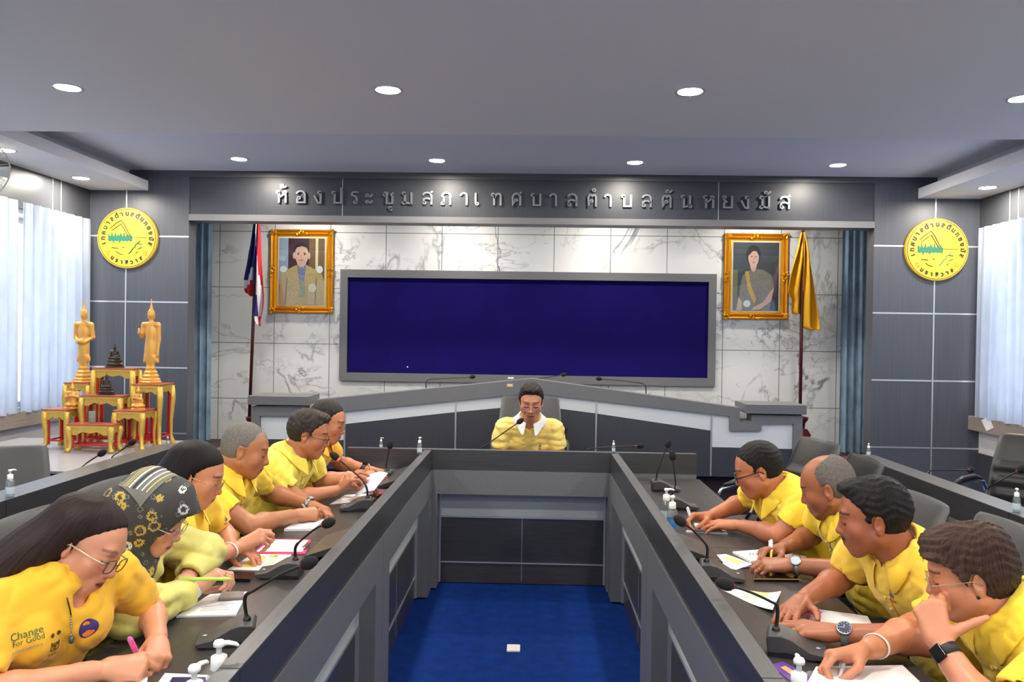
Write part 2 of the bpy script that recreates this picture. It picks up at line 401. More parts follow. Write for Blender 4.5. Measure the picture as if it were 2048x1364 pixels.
for x in (-2.35, -.8, .8, 2.35):
    downlight(x, 7.95, 2.95, 'downlight hidden behind the header, washing the marble wall', .05)
p = atz(849, 265, ZC - .02); p = aty(849, 266.5, 5.4)
downlight(p[0], 5.32, ZC, 'downlight half hidden by the edge of the flat ceiling')
# ------------------------------------------------------------------ desks
DZ, LZ = .73, .88
def desk(label, P, t0, t1, grp, open_=.15, band=WOODK, top=WOODT, recess=.08, depth=.545, posts=None, flap=None, fm=GREYF, caster=True, capw=.046):
    """P(d,t,z): d = distance behind the front face, t = along the desk"""
    c = P(depth / 2, (t0 + t1) / 2, 0)
    T = thing('conference_desk', label, 'desk', c, group=grp)
    def bx(bd, d0, d1, a, b_, z0, z1):
        p, q = P(d0, a, z0), P(d1, b_, z1); return bd.box(p[0], q[0], p[1], q[1], p[2], q[2])
    bx(B(), .04, depth, t0, t1, DZ - .026, DZ).obj('desktop', top, T, bevel=.002)
    bx(B(), 0, .046, t0, t1, .752, LZ - .004).obj('upstand', band, T)
    bx(B(), 0, capw, t0, t1, LZ - .004, LZ).obj('ledge_cap', WOOD_SHEEN, T, bevel=.001)  # thin top slab carrying the painted sheen
    pw = posts or (open_, open_)
    f = B(); bx(f, -.006, .04, t0, t1, .603, .752); bx(f, -.006, recess, t0, t0 + pw[0], 0.012, .603); bx(f, -.006, recess, t1 - pw[1], t1, 0.012, .603); bx(f, .04, recess, t0, t1, .6, .704)
    f.obj('front_frame', fm, T)
    a, c_ = t0 + pw[0], t1 - pw[1]
    bx(B(), recess - .008, recess + .012, a, c_, 0.005, .43).obj('front_panel', band, T)
    bx(B(), recess - .01, recess + .012, a, c_, .436, .603).obj('pale_strip', STRIPG, T)
    tr = B(); bx(tr, recess - .02, recess, a, c_, .426, .438); bx(tr, recess - .014, recess, a, c_, .133, .141)
    bx(tr, recess - .022, recess, a, a + .01, .01, .6); bx(tr, recess - .022, recess, c_ - .01, c_, .01, .6)
    tr.obj('metal_trim', ALU, T)
    g = B(); bx(g, recess - .0095, recess - .006, (a + c_) / 2 - .003, (a + c_) / 2 + .003, .02, .425); g.obj('panel_joint', mat('joint', (120, 120, 122), .4), T)
    bx(B(), recess, depth - .02, t0 + .002, t0 + .02, 0.005, DZ - .026).obj('end_panel', band, T); bx(B(), recess, depth - .02, t1 - .02, t1 - .002, 0.005, DZ - .026).obj('end_panel', band, T)
    if flap:
        for (fa, fb) in flap:
            q = [P(.235, fa, DZ + .002), P(.235, fa, DZ + .024), P(.085, fa, DZ + .075), P(.085, fa, DZ + .053)]
            q2 = [P(.235, fb, DZ + .002), P(.235, fb, DZ + .024), P(.085, fb, DZ + .075), P(.085, fb, DZ + .053)]
            V = q + q2; fl = B().add(V, [(0, 1, 2, 3), (7, 6, 5, 4), (0, 4, 5, 1), (1, 5, 6, 2), (2, 6, 7, 3), (3, 7, 4, 0)])
            fixn(fl.obj('cable_flap', WOODK, T))
    if caster:
        q = P(.012, t1 - .05, .02); B().lathe([(.006, -.012), (.02, -.01), (.02, .01), (.006, .012)], q, 14, 'x').obj('caster', BLACKP, T, smooth=False)
    return T
def PR(x0, s): return lambda d, t, z: (x0 + s * d, t, z)
XLT, XRT = -.613, .499
JO = (4.85, 3.255, 1.655, .03)
GL, GR = 'desks of the left inner row', 'desks of the right inner row'
for i, (nm, fl) in enumerate((('far desk of the left inner row, butting the head desk', [(4.3, 4.8)]), ('middle desk of the left inner row before the woman in a headscarf', [(2.93, 3.24)]), ('nearest desk of the left inner row, only its far corner inside the frame', None))):
    desk('dark laminate ' + nm, PR(XLT, -1), JO[i + 1] + .002, JO[i] - .002, GL, flap=fl)
for i, (nm, fl) in enumerate((('far desk of the right inner row before the man in black spectacles', None), ('middle desk of the right inner row before the man with a moustache', [(2.98, 3.25)]), ('nearest desk of the right inner row, only its far corner inside the frame', None))):
    desk('dark laminate ' + nm, PR(XRT, 1), JO[i + 1] + .002 + .02, JO[i] + .018 if i else JO[0], GR, flap=fl)
desk('dark laminate head desk closing the far end of the carpeted aisle', lambda d, t, z: (t, 4.885 + d, z), -1.146, 1.031, None, posts=(.57, .545), recess=.15, depth=.56, top=WOODH, caster=False)
XSL, XSR = -2.187, 2.036
for i in range(2):
    desk('dark laminate outer desk behind the left row of people, %s' % ('far one by the altar' if i == 0 else 'at the left photo edge'), PR(XSL, -1), (3.22, 1.6)[i] + .002, (4.885, 3.22)[i] - .002, 'outer desks along the left windows', caster=False, capw=.15)
    desk('dark laminate outer desk behind the right row of people, %s' % ('far one' if i == 0 else 'at the right photo edge'), PR(XSR, 1), (3.38, 1.76)[i] + .002, (5.0, 3.38)[i] - .002, 'outer desks along the right windows', caster=False, capw=.13)
# white topped side table under the altar
T = thing('altar_platform', 'low white-topped table carrying the red and gold altar set', 'table', (-3.2, 5.2, 0))
B().box(-3.95, -2.6, 4.6, 5.98, .732, .75).obj('table_top', mat('white table top', (176, 177, 180), .25), T, bevel=.003)
B().box(-3.9, -2.78, 4.66, 5.92, .01, .732).obj('cabinet_base', WOODK, T)
# ------------------------------------------------------------------ dais desk with the gable front
YD = 6.7
def D(px, py): p = aty(px, py, YD); return (p[0], p[2])
T = thing('dais_desk', 'long gable-fronted grey and white presiding desk on the stage behind the chairman', 'desk', (0, YD + .3, 0))
frame = [D(634, 799), D(1064, 757), D(1478, 815), D(1478, 842), D(1501, 841), D(1501, 829), D(1603, 831)]
f = B()
def slab(poly, y0, y1, m, name, bev=0.):
    o = B().prism(poly, 'y', y0, y1).obj(name, m, T, bevel=bev); fixn(o); return o
pk, pkb = D(1064, 757), D(1064, 786)
cr = [D(634, 799), pk, D(1478, 815), D(1478, 842), D(1501, 841), D(1501, 829), D(1603, 831), (D(1603, 831)[0], .425), (D(1585, 848)[0], .425), D(1585, 847), D(1521, 847), D(1521, 861), D(1458, 861), D(1458, 832), pkb, D(652, 826), D(652, 847), D(592, 846), D(592, 832), D(522, 831), (D(522, 831)[0], .425), (D(505, 810)[0], .425), D(505, 812), D(612, 811), D(612, 826), D(634, 826)]
slab(cr, YD - .03, YD + .12, GREYD, 'crown_frame')
for a, b_ in (((497, 791), (617, 811)), ((1491, 808), (1612, 829))):
    p, q = aty(a[0], a[1], YD - .05), aty(b_[0], b_[1], YD - .05)
    B().box(p[0], q[0], YD - .07, YD + .3, q[2], p[2]).obj('post_cap', GREYF, T, bevel=.004)
wb = [D(522, 831), D(592, 832), D(592, 846), D(652, 847), D(652, 826), pkb, D(1458, 832), D(1458, 861), D(1521, 861), D(1521, 847), D(1585, 847), D(1585, 898), D(1422, 894), D(1421, 861), D(1193, 827), D(1064, 810), D(912, 824), D(690, 848), D(690, 880), D(522, 878)]
slab(wb, YD, YD + .05, WHITEP, 'white_band')
db = [D(690, 848), D(912, 824), D(1064, 810), D(1193, 827), D(1421, 861), D(1422, 894), D(1585, 898), (D(1585, 898)[0], .425), (D(522, 880)[0], .425), D(522, 878), D(690, 880)]
slab(db, YD, YD + .05, DPANEL, 'lower_panel')
tr = B()
for x, ya in ((912, 790), (1193, 793), (1423, 829), (690, 824)):
    p = D(x, ya); B().box(p[0] - .007, p[0] + .007, YD - .006, YD, .43, p[1]).obj('metal_trim', ALU, T)
B().box(-2.3, 2.2, YD + .12, YD + .7, .88, .91).obj('desktop', WOODH, T)
for x in (-2.25, -1.0, .9, 2.13): B().box(x, x + .03, YD + .14, YD + .65, .425, .88).obj('side_panel', GREYD, T)
p = D(1020, 770); B().box(p[0] - .024, p[0] + .024, YD - .032, YD - .03, p[1] - .012, p[1] + .012).obj('sticker', mat('yellow sticker', (226, 208, 150), .6), T)
p = D(1022, 757); tag(B().box(p[0] - .028, p[0] + .022, YD + .02, YD + .06, p[1] - .004, p[1] + .008).obj('card_holder', WHITEPL), 'small white card lying on the peak of the presiding desk', 'card')
# ------------------------------------------------------------------ notice board, portraits, emblems, letters, flags
YB_ = YF
T = thing('notice_board', 'wide dark blue felt notice board in a grey frame on the marble wall', 'notice board', (-.06, YB_, 1.08))
fx0, fx1, fz0, fz1 = -2.08, 1.963, 1.083, 2.285
f = B().box(fx0, fx1, YB_ - .05, YB_, fz1 - .085, fz1).box(fx0, fx1, YB_ - .05, YB_, fz0, fz0 + .088)
f.box(fx0, fx0 + .08, YB_ - .05, YB_, fz0 + .088, fz1 - .085).box(fx1 - .08, fx1, YB_ - .05, YB_, fz0 + .088, fz1 - .085)
f.obj('frame', GREYF, T)
B().box(fx0 + .08, fx1 - .08, YB_ - .02, YB_ - .005, fz0 + .088, fz1 - .085).obj('felt', mat('blue felt', (20, 10, 88), .95, noise=((3, 3, 3), .14), bump=((500, 500, 500), .5, .003), spec=.15), T)
p = aty(815, 734, YB_ - .022); B().ball((p[0], YB_ - .022, p[2]), .008).obj('pin', WHITEPL, T)
SK = mat('portrait skin', (214, 170, 146), .5); 
def portrait(x0, x1, z0, z1, label, kind):
    y = YB_ - .02
    T = thing('framed_portrait', label, 'framed picture', ((x0 + x1) / 2, YB_, z0), group='framed portraits beside the notice board')
    w_ = .085
    fr = B()
    prof = [(0, 0), (.0, -.035), (.012, -.05), (.03, -.03), (.05, -.045), (.065, -.022), (.085, -.02), (.085, 0)]
    cx, cz = (x0 + x1) / 2, (z0 + z1) / 2; hw, hh = (x1 - x0) / 2, (z1 - z0) / 2
    V = []; n = len(prof)
    for sx, sz in ((-1, -1), (1, -1), (1, 1), (-1, 1)):
        for d, q in prof: V.append((cx + sx * (hw - d), YB_ + q, cz + sz * (hh - d)))
    fr.add(V, [(i * n + j, i * n + j + 1, ((i + 1) % 4) * n + j + 1, ((i + 1) % 4) * n + j) for i in range(4) for j in range(n - 1)])
    rnd = random.Random(3)
    for sx, sz, n_ in ((-1, -1, 9), (1, -1, 9), (1, 1, 9), (-1, 1, 9), (0, 1, 9), (0, -1, 9), (-1, 0, 9), (1, 0, 9)):
        for k in range(n_):
            ax = cx + sx * (hw - .03) + rnd.uniform(-.055, .055) * (1 if sx == 0 else .55); az = cz + sz * (hh - .03) + rnd.uniform(-.055, .055) * (1 if sz == 0 else .55)
            fr.ball((ax, YB_ - .043, az), rnd.uniform(.009, .017), 8, 6, (1, .8, 1.1))
    fixn(fr.obj('gilded_frame', GOLDF, T, smooth=False))
    ml = B().box(x0 + .08, x1 - .08, y - .003, y, z0 + .08, z1 - .08).obj('mat_board', mat('portrait mount', (226, 214, 190), .6), T)
    a0, a1, c0, c1 = x0 + .095, x1 - .095, z0 + .095, z1 - .095; W, Hh = a1 - a0, c1 - c0
    def U(u, v): return (a0 + u * W, c0 + v * Hh)
    lay = [y - .005]
    pic = B(); ms = []
    def shape(pts, m):
        if m not in ms: ms.append(m)
        pic.m = ms.index(m); lay[0] -= .0006
        q = [U(*p_) for p_ in pts]; pic.add([(p_[0], lay[0], p_[1]) for p_ in q], [tuple(range(len(q)))])
    def ell(u, v, a, b_, m, n=24): shape([(u + a * math.cos(2 * math.pi * i / n), v + b_ * math.sin(2 * math.pi * i / n)) for i in range(n)], m)
    rect = lambda u0, v0, u1, v1, m: shape([(u0, v0), (u1, v0), (u1, v1), (u0, v1)], m)
    if kind == 0:
        DK = mat('portrait maroon', (70, 34, 44), .5); TAN = mat('portrait tan cloth', (190, 160, 104), .6, noise=((60, 60, 60), .2)); HR = mat('portrait hair', (30, 24, 26), .5); ST = mat('portrait ribbon', (120, 128, 160), .5, noise=((90, 90, 90), .5)); WH = mat('portrait white', (228, 226, 226), .5)
        rect(0, 0, 1, 1, DK); rect(0, .3, .2, 1, mat('portrait grey blue', (150, 164, 182), .5)); rect(.8, .3, .86, 1, mat('portrait ivory', (222, 206, 160), .5)); rect(.66, .45, .8, 1, mat('portrait brown', (120, 84, 54), .5)); rect(.86, .4, 1, 1, mat('portrait brown', (120, 84, 54), .5))
        shape([(0, 0), (.02, .38), (.06, .47), (.2, .53), (.4, .6), (.6, .6), (.8, .53), (.93, .48), (1, .36), (1, 0)], TAN)
        shape([(.13, 0), (.16, .4), (.19, .4), (.17, 0)], mat('portrait seam', (140, 112, 74), .6)); shape([(.82, 0), (.84, .4), (.81, .4), (.79, 0)], mat('portrait seam', (140, 112, 74), .6))
        shape([(.4, .6), (.6, .6), (.56, .36), (.5, .28), (.44, .36)], ST); shape([(.44, .36), (.56, .36), (.6, .12), (.46, .1)], mat('portrait blue gold', (150, 150, 120), .5, noise=((70, 70, 70), .6)))
        ell(.1, .53, .08, .05, WH); ell(.9, .53, .07, .055, WH); ell(.74, .25, .085, .07, mat('portrait star', (214, 206, 176), .4))
        ell(.5, .66, .11, .1, SK); ell(.5, .79, .17, .145, HR); ell(.5, .75, .15, .155, SK); ell(.335, .735, .03, .05, SK); ell(.665, .735, .03, .05, SK)
        shape([(.34, .8), (.36, .9), (.5, .93), (.64, .9), (.665, .8), (.6, .86), (.5, .88), (.4, .86)], HR)
        shape([(.4, .775), (.46, .785), (.46, .775), (.4, .765)], HR); shape([(.54, .785), (.6, .775), (.6, .765), (.54, .775)], HR)
        ell(.43, .755, .022, .008, HR, 12); ell(.57, .755, .022, .008, HR, 12); ell(.5, .67, .05, .009, mat('portrait lip', (178, 110, 100), .5), 12); shape([(.49, .76), (.51, .76), (.525, .705), (.475, .705)], mat('portrait nose', (198, 150, 126), .5))
    else:
        DK = mat('portrait slate', (66, 66, 70), .5); TP = mat('portrait taupe cloth', (128, 118, 108), .6, noise=((60, 60, 60), .2)); HR = mat('portrait hair', (30, 24, 26), .5); SS = mat('portrait sash', (196, 158, 70), .5)
        rect(0, 0, 1, 1, DK); rect(.88, 0, 1, .6, mat('portrait navy', (56, 62, 92), .5)); rect(0, 0, .1, .6, mat('portrait olive', (120, 112, 84), .5))
        shape([(.12, .0), (.15, .3), (.2, .5), (.32, .58), (.5, .61), (.66, .6), (.84, .52), (.9, .36), (.84, .2), (.8, 0)], TP)
        shape([(.26, .57), (.33, .58), (.4, .36), (.52, .16), (.46, .1), (.33, .3)], SS); ell(.31, .1, .08, .05, mat('portrait white', (228, 226, 226), .5))
        shape([(.84, .3), (.9, .34), (.84, .14), (.6, .02), (.4, 0), (.45, .05), (.66, .12)], SK); shape([(.08, 0), (.12, .2), (.2, .14), (.2, 0)], SK)
        ell(.44, .67, .07, .1, SK); ell(.44, .82, .16, .14, HR); ell(.44, .775, .115, .13, SK)
        shape([(.33, .8), (.36, .91), (.46, .93), (.55, .88), (.56, .8), (.5, .87), (.42, .87)], HR)
        ell(.4, .79, .02, .008, HR, 12); ell(.49, .79, .02, .008, HR, 12); ell(.445, .705, .035, .009, mat('portrait lip', (178, 110, 100), .5), 12); shape([(.438, .79), (.452, .79), (.465, .74), (.425, .74)], mat('portrait nose', (198, 150, 126), .5))
    pic.obj('picture', ms, T)
    B().box(a0 - .012, a1 + .012, y - .02, y - .018, c0 - .012, c1 + .012).obj('glass', GLASS, T)
portrait(-2.85, -2.165, 1.805, 2.712, 'gilt framed portrait of a person in tan uniform, beside the national flag', 0)
portrait(2.045, 2.72, 1.807, 2.725, 'gilt framed portrait of a person in taupe with a yellow sash, beside the yellow flag', 1)
# round emblems
YEL = mat('emblem yellow', (226, 186, 52), .4); EMK = mat('emblem black', (40, 40, 30), .5); EMG = mat('emblem green', (24, 110, 84), .5)
def emblem(px, py, label):
    c = aty(px, py, YW - .03); rad = .282; y = YW - .031
    T = thing('round_emblem', label, 'wall emblem', (c[0], YW, c[2] - rad), group='round yellow municipal emblems')
    b = B().lathe([(.01, 0), (rad, 0), (rad, -.02), (rad - .006, -.03), (.01, -.03)], (c[0], YW, c[2]), 64, 'y'); fixn(b.obj('disc', YEL, T))
    def ring(r_, w_, m, nm):
        B().lathe([(r_ - w_, -.0302), (r_ - w_, -.033), (r_ + w_, -.033), (r_ + w_, -.0302)], (c[0], YW, c[2]), 64, 'y', caps=False).obj(nm, m, T)
    ring(rad - .016, .0018, EMK, 'rim_line')
    tx = B()
    def put(s, ang, size, flip):
        V, F = text_mesh(s, size, .001, .0026); a = R(ang)
        rr = rad * .80
        cx, cz = c[0] + rr * math.sin(a), c[2] + rr * math.cos(a)
        th = -a if not flip else -a + math.pi
        out = []
        for v in V:
            x, z = v[0], v[1] - size * .33
            out.append((cx + x * math.cos(th) - z * math.sin(th), y - .0015 - v[2], cz + x * math.sin(th) + z * math.cos(th)))
        tx.add(out, F)
    g1 = ['เ', 'ท', 'ศ', 'บ', 'า', 'ล', 'ตํ', 'า', 'บ', 'ล', 'ตั', 'น', 'ห', 'ย', 'ง', 'มั', 'ส']
    for i, g in enumerate(g1): put(g, -104 + 208 * i / (len(g1) - 1), .058, False)
    g2 = ['น', 'ร', 'า', 'ธิ', 'ว', 'า', 'ส']
    for i, g in enumerate(g2): put(g, 180 + 36 - 72 * i / (len(g2) - 1), .05, True)
    tx.obj('lettering', EMK, T)
    e = rad
    def q(u, v): return (c[0] + u * e, y - .002, c[2] + v * e)
    ln = B()
    for pts in ([(-.56, .3), (-.36, .48), (-.2, .58), (-.08, .42), (.02, .22), (.1, .08)], [(-.5, .24), (-.28, .4), (-.2, .46), (-.1, .3), (.0, .12), (.06, .06)]): ln.tube([q(*p_) for p_ in pts], .0032, 6)
    ln.tube([q(.1, .02), q(.66, .02)], .0014, 6)
    for pts in ([(-.5, -.32), (-.38, -.33), (-.28, -.34)], [(-.36, -.44), (-.24, -.52), (-.14, -.54)], [(.3, -.5), (.36, -.44)], [(-.14, -.3), (-.08, -.32)], [(.36, -.36), (.5, -.3)], [(.36, -.18), (.5, -.2)]): ln.tube([q(*p_) for p_ in pts], .0028, 6)
    ln.obj('line_drawing', EMK, T)
    gr = B(); rnd = random.Random(5)
    top = []; n = 26
    for i in range(n + 1):
        u = -.62 + .8 * i / n; top.append((u, .06 + .05 * math.sin(i * 1.9) + (.1 if i in (4, 8, 13, 17) else 0) + .03))
    bot = [(-.62 + .8 * (n - i) / n, -.07 - .05 * abs(math.sin(i * 2.3)) - (.08 if i in (14, 20) else 0)) for i in range(n + 1)]
    V = [q(*p_) for p_ in top + bot]; gr.add(V, [(i, i + 1, 2 * n + 1 - i - 1, 2 * n + 1 - i) for i in range(n)])
    gr.tube([q(.44, -.08), q(.36, -.16), (q(.3, -.2)), q(.26, -.3), q(.2, -.34), q(.14, -.44), q(.06, -.52)], .0042, 6)
    gr.obj('green_trees', EMG, T)
    fl = B()
    for u in (-.62, .62):
        for k in range(8):
            a = k * math.pi / 4; fl.tube([q(u + .03 * math.cos(a), -.5 + .03 * math.sin(a)), q(u + .1 * math.cos(a), -.5 + .1 * math.sin(a))], .0016, 5)
    fl.obj('star_ornament', mat('emblem olive', (130, 112, 40), .5), T)
emblem(254, 476, 'round yellow emblem with green trees on the wall above the gilded altar')
emblem(1874.5, 499, 'round yellow emblem with green trees on the right front wall')
# raised lettering
T = thing('wall_lettering', 'row of raised silver Thai letters along the dark header over the stage', 'lettering', (0, YH, 2.75))
LETM = mat('brushed metal letters', (160, 162, 165), .3, metal=.85)
def O(cx, cy, r_=.094): return [(cx + r_ * math.cos(k * math.pi / 6), cy + r_ * math.sin(k * math.pi / 6)) for k in range(13)]
GL_ = {  # looped Thai letters as centre-line strokes, consonant height 1
 'ho': [O(.12, .86), [(.2, .88), (.2, 0)], [(.2, .42), (.38, .56), (.54, .74)], O(.6, .84), [(.58, .74), (.66, .6), (.66, 0)]],
 'tho': [O(.12, .86), [(.2, .88), (.2, 0)], [(.2, .56), (.34, .86), (.46, .93), (.58, .9), (.64, .76), (.64, 0)]],
 'o': [[(.06, .74), (.18, .91), (.36, .96), (.54, .9), (.64, .72), (.64, .06), (.13, .06), (.13, .4)], O(.24, .42)],
 'ngo': [O(.42, .86), [(.51, .88), (.51, .04), (.34, .04), (.06, .62)]],
 'po': [O(.12, .86), [(.2, .88), (.2, .06), (.64, .06), (.64, 1.26)]],
 'bo': [O(.12, .86), [(.2, .88), (.2, .06), (.64, .06), (.64, .96)]],
 'ro': [O(.34, .12), [(.43, .14), (.43, .46), (.34, .6), (.12, .66), (.1, .8), (.2, .92), (.54, .92)]],
 'a': [O(.1, .66), [(.16, .6), (.34, .6), (.44, .78)], O(.1, .16), [(.16, .1), (.34, .1), (.44, .28)]],
 'cho': [O(.12, .74), [(.06, .82), (.16, .93), (.28, .9), (.32, .8), (.26, .66), (.26, .06), (.64, .06), (.64, .62), (.56, .74), (.72, .93)]],
 'mo': [O(.12, .86), [(.2, .88), (.2, .16)], O(.13, .12), [(.2, .16), (.64, .05)], [(.64, .96), (.64, 0)]],
 'no': [O(.12, .86), [(.2, .88), (.2, .05), (.54, .14)], O(.62, .12), [(.6, .2), (.6, .96)]],
 'lo': [[(.06, .74), (.18, .91), (.36, .96), (.54, .9), (.64, .72), (.64, 0)], O(.18, .14), [(.11, .2), (.13, .42), (.28, .5), (.46, .48), (.64, .36)]],
 'so': [[(.06, .74), (.18, .91), (.36, .96), (.54, .9), (.64, .72), (.64, 0)], O(.18, .14), [(.11, .2), (.13, .42), (.28, .5), (.46, .48), (.64, .36)], [(.54, .9), (.72, 1.06)]],
 'pho': [O(.12, .12), [(.2, .12), (.2, .58), (.08, .7), (.18, .89), (.36, .96), (.54, .9), (.64, .72), (.64, 0)]],
 'aa': [[(.04, .74), (.12, .9), (.26, .96), (.4, .88), (.45, .74), (.45, 0)]],
 'e': [[(.12, .98), (.12, .14)], O(.22, .12)],
 'so2': [O(.36, .44), [(.28, .4), (.13, .04), (.13, .68), (.22, .89), (.38, .96), (.54, .9), (.64, .72), (.64, 0)], [(.54, .9), (.72, 1.06)]],
 'to': [O(.34, .44), [(.26, .4), (.13, .04), (.13, .7), (.2, .92), (.3, .92), (.39, .82), (.48, .92), (.57, .92), (.64, .76), (.64, 0)]],
 'yo': [O(.14, .86), [(.1, .78), (.14, .64), (.28, .52), (.13, .42), (.13, .06), (.64, .06), (.64, .96)]],
 'u': [O(.5, -.28, .085), [(.57, -.28), (.57, -.52)]], 'tone': [O(.4, 1.38, .08), [(.34, 1.3), (.36, 1.2), (.62, 1.26), (.7, 1.34)]], 'han': [O(.42, 1.28, .085), [(.44, 1.18), (.6, 1.2), (.74, 1.36)]], 'nik': [O(.5, 1.3, .1)]}
def glyph(keys, ox, oz, sc, wd=.135, y0=0., y1=.02):
    b = B(); h = wd / 2
    for key in keys:
        for st in GL_[key]:
            closed = st[0] == st[-1] or math.dist(st[0], st[-1]) < 1e-6; n = len(st)
            L_, R_ = [], []
            for i, (x, z) in enumerate(st):
                p = st[i - 1] if i else (st[-2] if closed else st[0]); q = st[i + 1] if i < n - 1 else (st[1] if closed else st[-1])
                d1 = (x - p[0], z - p[1]); d2 = (q[0] - x, q[1] - z)
                l1, l2 = math.hypot(*d1), math.hypot(*d2)
                d1 = (d1[0] / l1, d1[1] / l1) if l1 > 1e-6 else None; d2 = (d2[0] / l2, d2[1] / l2) if l2 > 1e-6 else None
                d1 = d1 or d2; d2 = d2 or d1
                m_ = (-(d1[1] + d2[1]), d1[0] + d2[0]); lm = math.hypot(*m_) or 1; m_ = (m_[0] / lm, m_[1] / lm)
                k = h * (.72 if len(st) == 13 and closed else 1) / max(.55, m_[0] * -d1[1] + m_[1] * d1[0])
                L_.append((x + m_[0] * k, z + m_[1] * k)); R_.append((x - m_[0] * k, z - m_[1] * k))
            for i in range(n - 1):
                quad = [L_[i], R_[i], R_[i + 1], L_[i + 1]]
                b.prism([(ox + (x - .36) * sc * 1.18, oz + z * sc) for x, z in quad], 'y', y0, y1)
    return b
LET = [('ho tone', 564), ('o', 602.5), ('ngo', 638), ('po', 675), ('ro', 712), ('a', 743), ('cho u', 777), ('mo', 815), ('so', 855), ('pho', 893), ('aa', 931), ('e', 958.5), ('tho', 993), ('so2', 1032), ('bo', 1072), ('aa', 1109), ('lo', 1144), ('to nik', 1183), ('aa', 1218), ('bo', 1252.5), ('lo', 1292.5), ('to han', 1331.6), ('no', 1371.7), ('ho', 1416), ('yo', 1454), ('ngo', 1490), ('mo han', 1528), ('so', 1567.6)]
for g, px in LET:
    p = aty(px, 406.5 + (px - 564) * .0121, YH)
    glyph(g.split(), p[0], p[2], .116, y0=YH - .024, y1=YH - .002).obj('letter', LETM, T)
# flags
POLE = mat('flag pole wood', (74, 26, 28), .35)
FLR, FLW, FLB = mat('flag red', (206, 32, 52), .7), mat('flag white', (236, 236, 240), .7), mat('flag blue', (38, 48, 124), .7)
FLY = mat('flag yellow', (232, 172, 20), .65)
def flag(px, ptop, pbot, label, lobes, y):
    p = aty(px, 700, y); x = p[0]
    zt = 2.86; zb = .42
    T = thing('flag_stand', label, 'flag', (x, y, zb))
    dx = (aty(pbot, 830, y)[0] - aty(ptop, 460, y)[0]) / (aty(pbot, 830, y)[2] - aty(ptop, 460, y)[2])
    xa = lambda z: aty(ptop, 460, y)[0] + dx * (z - aty(ptop, 460, y)[2])
    B().tube([(xa(zb + .05), y, zb + .05), (xa(zt), y, zt)], .017, 12).obj('pole', POLE, T, smooth=True)
    bz = aty(px, 838, y)[2]
    B().lathe([(.16, zb), (.17, zb + .04), (.12, zb + .08), (.06, zb + .12), (.045, bz - .1), (.05, bz - .04), (.075, bz - .01), (.08, bz + .02), (.03, bz + .03)], (x, y, 0), 24).obj('stand', POLE, T, smooth=True)
    for nm, poly, mats, bands, yo in lobes:
        # poly: list of (left px, right px, py) rows; bands: function (u,v)->material index
        V = []; F = []; mi = []; n = 14
        for k, (l, r_, py) in enumerate(poly):
            a, c = aty(l, py, y), aty(r_, py, y)
            for i in range(n + 1):
                u = i / n; fold = .035 * math.sin(u * 9 + k * .35 + yo * 40) + yo
                V.append((a[0] + (c[0] - a[0]) * u, y - fold * (.3 + .7 * min(1, k / 3)), a[2] + (c[2] - a[2]) * u))
        for k in range(len(poly) - 1):
            for i in range(n):
                F.append((k * (n + 1) + i, k * (n + 1) + i + 1, (k + 1) * (n + 1) + i + 1, (k + 1) * (n + 1) + i)); mi.append(bands((i + .5) / n, (k + .5) / (len(poly) - 1)))
        o = mesh_obj(nm, V, F, mats, T, smooth=True, mi=mi); sm = o.modifiers.new('s', 'SOLIDIFY'); sm.thickness = .004
def rows(pts, n=14):
    out = []
    for i in range(n + 1):
        t = i / n * (len(pts) - 1); k = min(int(t), len(pts) - 2); f = t - k
        out.append(tuple(pts[k][j] + (pts[k + 1][j] - pts[k][j]) * f for j in range(3)))
    return out
TH = [FLR, FLW, FLB]
flag(509, 514, 499, 'Thai national flag hanging on a dark pole left of the framed portrait', [
    ('flag_cloth_fold', rows([(507, 513, 445), (502, 513, 490), (495, 510, 530), (487, 508, 565), (488, 505, 585), (501, 504, 592)]), TH, lambda u, v: (0 if v + u * .2 > .74 else (1 if v + u * .2 > .58 else 2)), -.01),
    ('flag_cloth', rows([(513, 520, 445), (512, 522, 500), (509, 525, 545), (506, 530, 590), (505, 531, 615), (509, 526, 640), (519, 524, 652)]), TH, lambda u, v: (0 if u > .82 - .42 * max(0, .5 - v) * 2 else (1 if u > .5 - .5 * max(0, .55 - v) * 2 else (2 if v > .42 else (1 if u > .18 else 2)))) if v < .8 else (0 if u > .5 else 1), .03)], 8.15)
flag(1603, 1606, 1600, 'plain yellow flag hanging on a dark pole right of the framed portrait', [
    ('flag_cloth_fold', rows([(1603, 1606, 465), (1594, 1606, 500), (1580, 1605, 545), (1574, 1604, 585), (1584, 1604, 600), (1584, 1603, 627), (1592, 1602, 628)]), [FLY], lambda u, v: 0, -.01),
    ('flag_cloth', rows([(1606, 1608, 465), (1605, 1617, 500), (1605, 1625, 560), (1604, 1631, 610), (1605, 1636, 655), (1618, 1636, 660)]), [FLY], lambda u, v: 0, .03)], 8.15)
# ornate red bracket of the right flag stand
c = aty(1612, 890, 8.0)
b = [(0, 0)]; 
poly = [(c[0] - .03, .42), (c[0] - .03, c[2] + .16), (c[0] + .01, c[2] + .16)]
for k in range(5): poly += [(c[0] + .05, c[2] + .1 - k * .1), (c[0] + .03, c[2] + .06 - k * .1)]
poly += [(c[0] + .06, .42)]
tag(fixn(B().prism(poly, 'y', 8.0, 8.03).obj('carved_bracket', mat('carved red wood', (96, 24, 28), .4), loc=(c[0], 8.0, .42))), 'dark red scalloped wooden bracket standing at the right end of the presiding desk', 'bracket')
tag(B().box(2.62, 2.95, 6.45, 6.8, 0, .6).obj('red_chest', mat('dark red cloth', (96, 24, 36), .7)), 'dark red box on the floor between the presiding desk and right outer desk', 'box')
